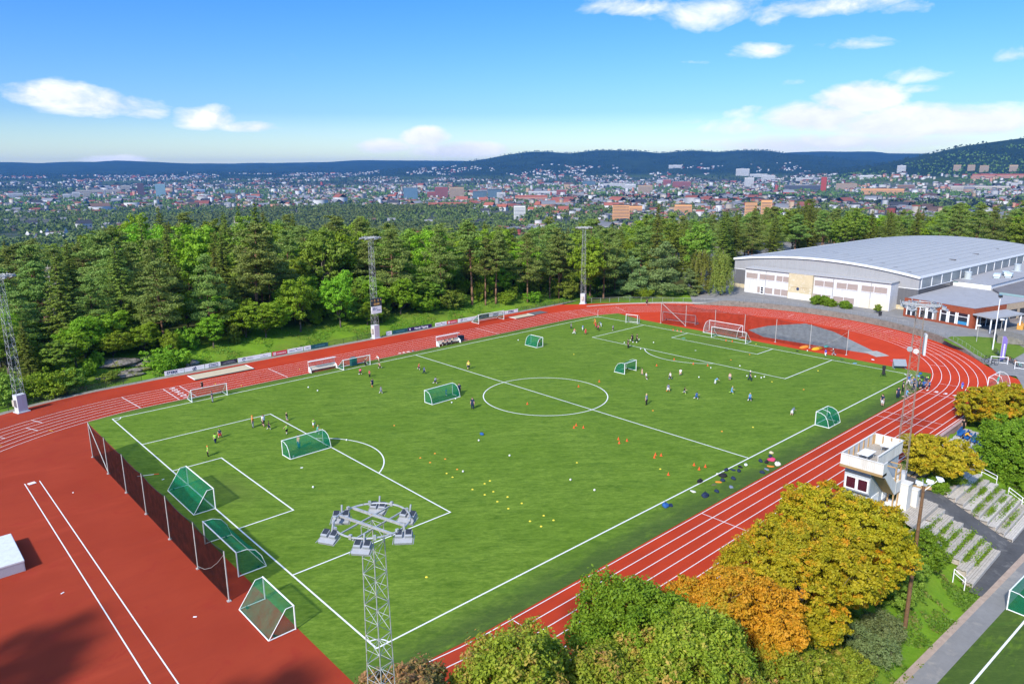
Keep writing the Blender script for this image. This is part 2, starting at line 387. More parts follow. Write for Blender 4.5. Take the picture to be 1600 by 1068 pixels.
BAGS = [(40.25, 0.25, 'black', 'long', 'black kit bag lying on the near touchline'),
(43.19, -0.71, 'black', 'big', 'big black and red kit bag just outside the near touchline'),
(44.81, -0.12, 'navy', 'small', 'navy and white bundle touching the near touchline'),
(45.52, -0.58, 'navy', 'flat', 'flat navy jersey left of a navy bundle'),
(45.61, -1.2, 'navy', 'small', 'navy bundle right of a flat navy jersey'),
(46.82, -0.69, 'black', 'flat', 'thin black jacket laid along the turf'),
(47.91, -0.73, 'white', 'flat', 'white shirt spread below the halfway line end'),
(49.85, -1.43, 'navy', 'small', 'navy bag with a white cap by the halfway end'),
(52.97, -1.03, 'beige', 'small', 'beige bundle, furthest of the pile by the track'),
(52.02, -1.44, 'navy', 'small', 'navy and white bag above the pink jacket'),
(51.04, -2.13, 'pink', 'big', 'pink-red jacket heaped by the track edge'),
(49.99, -2.08, 'black', 'small', 'little black bottle bag left of the pink jacket'),
(50.41, -3.18, 'pale', 'big', 'pile of pale clothes at the very edge of the track'),
(49.44, -2.92, 'orange', 'flat', 'orange bib between pale clothes and grey clothes'),
(48.39, -2.96, 'slate', 'flat', 'grey clothes spread beside the track edge'),
(47.11, -3.16, 'navy', 'small', 'navy bag beside the track below the grey clothes'),
(43.36, -1.88, 'navy', 'small', 'navy bag alone right of the big black bag'),
(42.15, -1.32, 'navy', 'small', 'navy bag just below the big black bag'),
(41.55, -1.14, 'orange', 'flat', 'orange bib below the big black bag'),
(40.65, -1.23, 'olive', 'flat', 'olive jacket left of the grey sheet'),
(41.46, -2.79, 'slate', 'flat', 'pale grey jacket near the track edge'),
(39.35, -2.37, 'navy', 'small', 'navy bag with a white ball patch'),
(37.59, -2.1, 'navy', 'big', 'dark navy bag, second from the lower end of the line'),
(37.64, -0.71, 'pale', 'flat', 'pale yellow bib beside the touchline'),
(32.8, -0.68, 'blue', 'big', 'blue bag at the lower end of the line'),
(33.31, -0.99, 'navy', 'flat', 'navy jersey beside the blue bag at the lower end'),
(100.99, -0.77, 'blue', 'small', 'blue bag highest in the heap by the near corner'),
(99.33, -0.96, 'sky', 'small', 'pale blue bag in the heap by the near corner'),
(99.07, -1.71, 'navy', 'small', 'navy bag in the heap by the near corner'),
(99.45, -2.32, 'lime', 'small', 'lime bag on the heap by the near corner'),
(97.64, -1.82, 'lime', 'flat', 'lime bib at the foot of the heap by the near corner'),
(97.98, -2.63, 'navy', 'small', 'navy sack right in the heap by the near corner'),
(107.78, 17.72, 'teal', 'big', 'turquoise sack behind the right goal line'),
(104.82, 20.26, 'orange', 'mat', 'orange mat, left of two behind the right goal'),
(105.23, 18.15, 'amber', 'mat', 'amber mat, right of two behind the right goal'),
(100.34, 9.28, 'sky', 'flat', 'light blue bib on the right goal line'),
(101.23, 11.84, 'navy', 'flat', 'navy bib just outside the right goal line'),
(101.3, 19.97, 'black', 'flat', 'black bib outside the goal line right of the goal'),
(104.39, 14.37, 'plum', 'flat', 'dark bar of folded cloth behind the goal line'),
(95.22, 40.14, 'teal', 'flat', 'teal jersey inside the right penalty area'),
(32.43, 26.98, 'blue', 'small', 'blue bundle left of the centre circle'),
(104.78, 8.1, 'white', 'flat', 'white cloth beside the grey sector tip'),
(106.38, 5.66, 'pink', 'flat', 'pink strip of cloth on the red surface by the near corner'),
(128.74, 4.42, 'pale', 'flat', 'pale pink mat lying on the outer lane of the bend')]
BOARDS = [(12.14, 15.28, 'STERK'), (15.28, 18.63, 'adidas'), (18.63, 21.33, 'box'), (21.33, 24.29, 'dark'), (24.29, 30.42, 'two'), (30.54, 33.47, 'red'), (33.51, 36.63, 'bars'), (36.69, 38.18, 'short'), (38.18, 41.75, 'teal'), (54.55, 55.98, 'short'), (56.05, 59.75, 'teal'), (59.75, 65.86, 'purple'), (66.68, 69.71, 'bars'), (69.81, 72.64, 'red'), (72.74, 78.53, 'two'), (78.53, 81.49, 'dark'), (81.49, 85.1, 'box'), (85.1, 86.65, 'adidas'), (86.65, 90.31, 'STERK')]
FRONT_TREES = [('pine', 84.4, 92.0, 19.8, 'tall scots pine with a bare trunk, left one of three by the dead pine'),
('pine', 87.4, 90.7, 15.9, 'slender scots pine with a bare orange trunk, middle of three by the dead pine'),
('pine', 90.3, 90.3, 17.3, 'tall scots pine with a bare orange trunk, right one of three by the dead pine'),
('pine', 99.0, 88.4, 16.8, 'scots pine with a tall bare trunk behind the far end of the advertising boards'),
('pine', 107.2, 88.8, 13.5, 'thin scots pine left of an orange trunk near the far floodlight mast'),
('pine', 109.9, 88.2, 17.7, 'scots pine with an orange trunk just left of the far floodlight mast'),
('lowpine', 126.8, 78.0, 9.7, 'low bushy blue-green pine, left of three on the grass beyond the bend'),
('lowpine', 133.8, 73.8, 13.0, 'bushy pine with a brownish top, middle of three on the grass beyond the bend'),
('lowpine', 138.0, 67.7, 6.7, 'low spreading pine, right of three on the grass beyond the bend'),
('spruce', 143.8, 83.1, 23.6, 'very tall dark spruce rising behind the low pines'),
('birch', 141.1, 66.7, 12.4, 'weeping birch, left one of the pair beside the sports hall'),
('birch', 138.3, 59.0, 12.1, 'weeping birch touching the left corner of the sports hall'),
('dark', 154.2, 77.2, 18.4, 'large round broadleaf tree behind the weeping birches'),
('bright', 129.9, 93.1, 4.9, 'bright round broadleaf right of the far floodlight mast'),
('bright', 41.2, 93.1, 11.6, 'large bright maple, left half of the bright pair left of the scoreboard mast'),
('bright', 49.3, 91.8, 11.4, 'large bright maple directly left of the scoreboard mast'),
('bright', 65.2, 93.5, 8.0, 'bright leafy tree right of the scoreboard mast'),
('bush', 71.1, 92.6, 4.5, 'bright shrub below the dead pine'),
('bush', 76.9, 92.1, 3.7, 'yellow-green shrub right of the dead pine'),
('bush', 80.9, 92.2, 2.6, 'round yellow-green shrub beside the first bare pine trunk'),
('dead', 80.9, 108.1, 10.7, 'bare dead pine with a silver trunk among the front trees'),
('dead', 52.4, 149.3, 19.5, 'bare grey dead pine high among the left trees'),
('dead', 4.1, 117.9, 13.6, 'bare twiggy dead tree on the far left of the wood'),
('brown', 1.1, 104.6, 7.5, 'young brown dying spruce behind the left floodlight mast'),
('bush', 13.8, 86.9, 4.1, 'big round dark bush at the left end of the advertising boards'),
('bush', 5.1, 85.9, 1.7, 'small bush by the fence left of the rocks'),
('bright', 12.8, 95.0, 5.5, 'small pale-trunked broadleaf above the rock outcrop'),
('bright', 7.7, 94.7, 5.1, 'bright spreading tree left of the pale-trunked tree'),
('bush', -4.0, 83.9, 4.6, 'broad bush behind the fence, right of the left mast'),
('bush', -0.4, 84.9, 3.2, 'dense shrub behind the fence left of the small bush'),
('bush', -9.0, 84.6, 4.0, 'shrub at the foot of the left floodlight mast'),
('pine', 16.3, 95.7, 15.4, 'broad pale scots pine behind the rock outcrop'),
('pine', 40.0, 103.5, 18.2, 'broad pale scots pine left of the bright maples'),
('pine', 8.6, 109.3, 11.6, 'spreading pine above the rocks at the left'),
('pine', 24.8, 96.2, 15.5, 'full scots pine behind the grass bank'),
('spruce', 30.8, 107.2, 15.5, 'dark spruce behind the grass bank'),
('spruce', 30.2, 97.0, 11.3, 'short dark spruce on the grass bank edge'),
('bright', 30.7, 94.5, 7.1, 'bright broadleaf on the edge of the grass bank'),
('pine', 66.5, 98.3, 17.3, 'scots pine close behind the scoreboard mast'),
('pine', 76.6, 93.7, 18.5, 'full scots pine behind the dead pine'),
('pine', 122.0, 92.1, 15.2, 'dense pine behind the far floodlight mast'),
('dark', 137.4, 95.0, 13.6, 'dark broadleaf right of the far floodlight mast'),
('bush', 112.9, 87.2, 4.3, 'shrub at the foot of the far floodlight mast trees'),
('bush', 126.7, 74.0, 2.7, 'little bright bush between the low pines'),
('spruce', -5.2, 90.1, 9.9, 'leaning young spruce behind the left mast'),
('pine', -3.9, 101.2, 11.1, 'pine over the shrubs at the far left'),
('bright', 1.7, 92.8, 6.3, 'bright broadleaf above the left shrubs'),
('bush', 52.1, 94.5, 4.1, 'dark shrub behind the bright maples'),
('bright', 59.3, 94.9, 7.7, 'leafy tree behind the scoreboard mast'),
('bush', 100.6, 88.3, 2.7, 'low shrub between the far pine trunks'),
('bush', 92.7, 89.5, 3.1, 'low shrub under the bare pine trunks')]
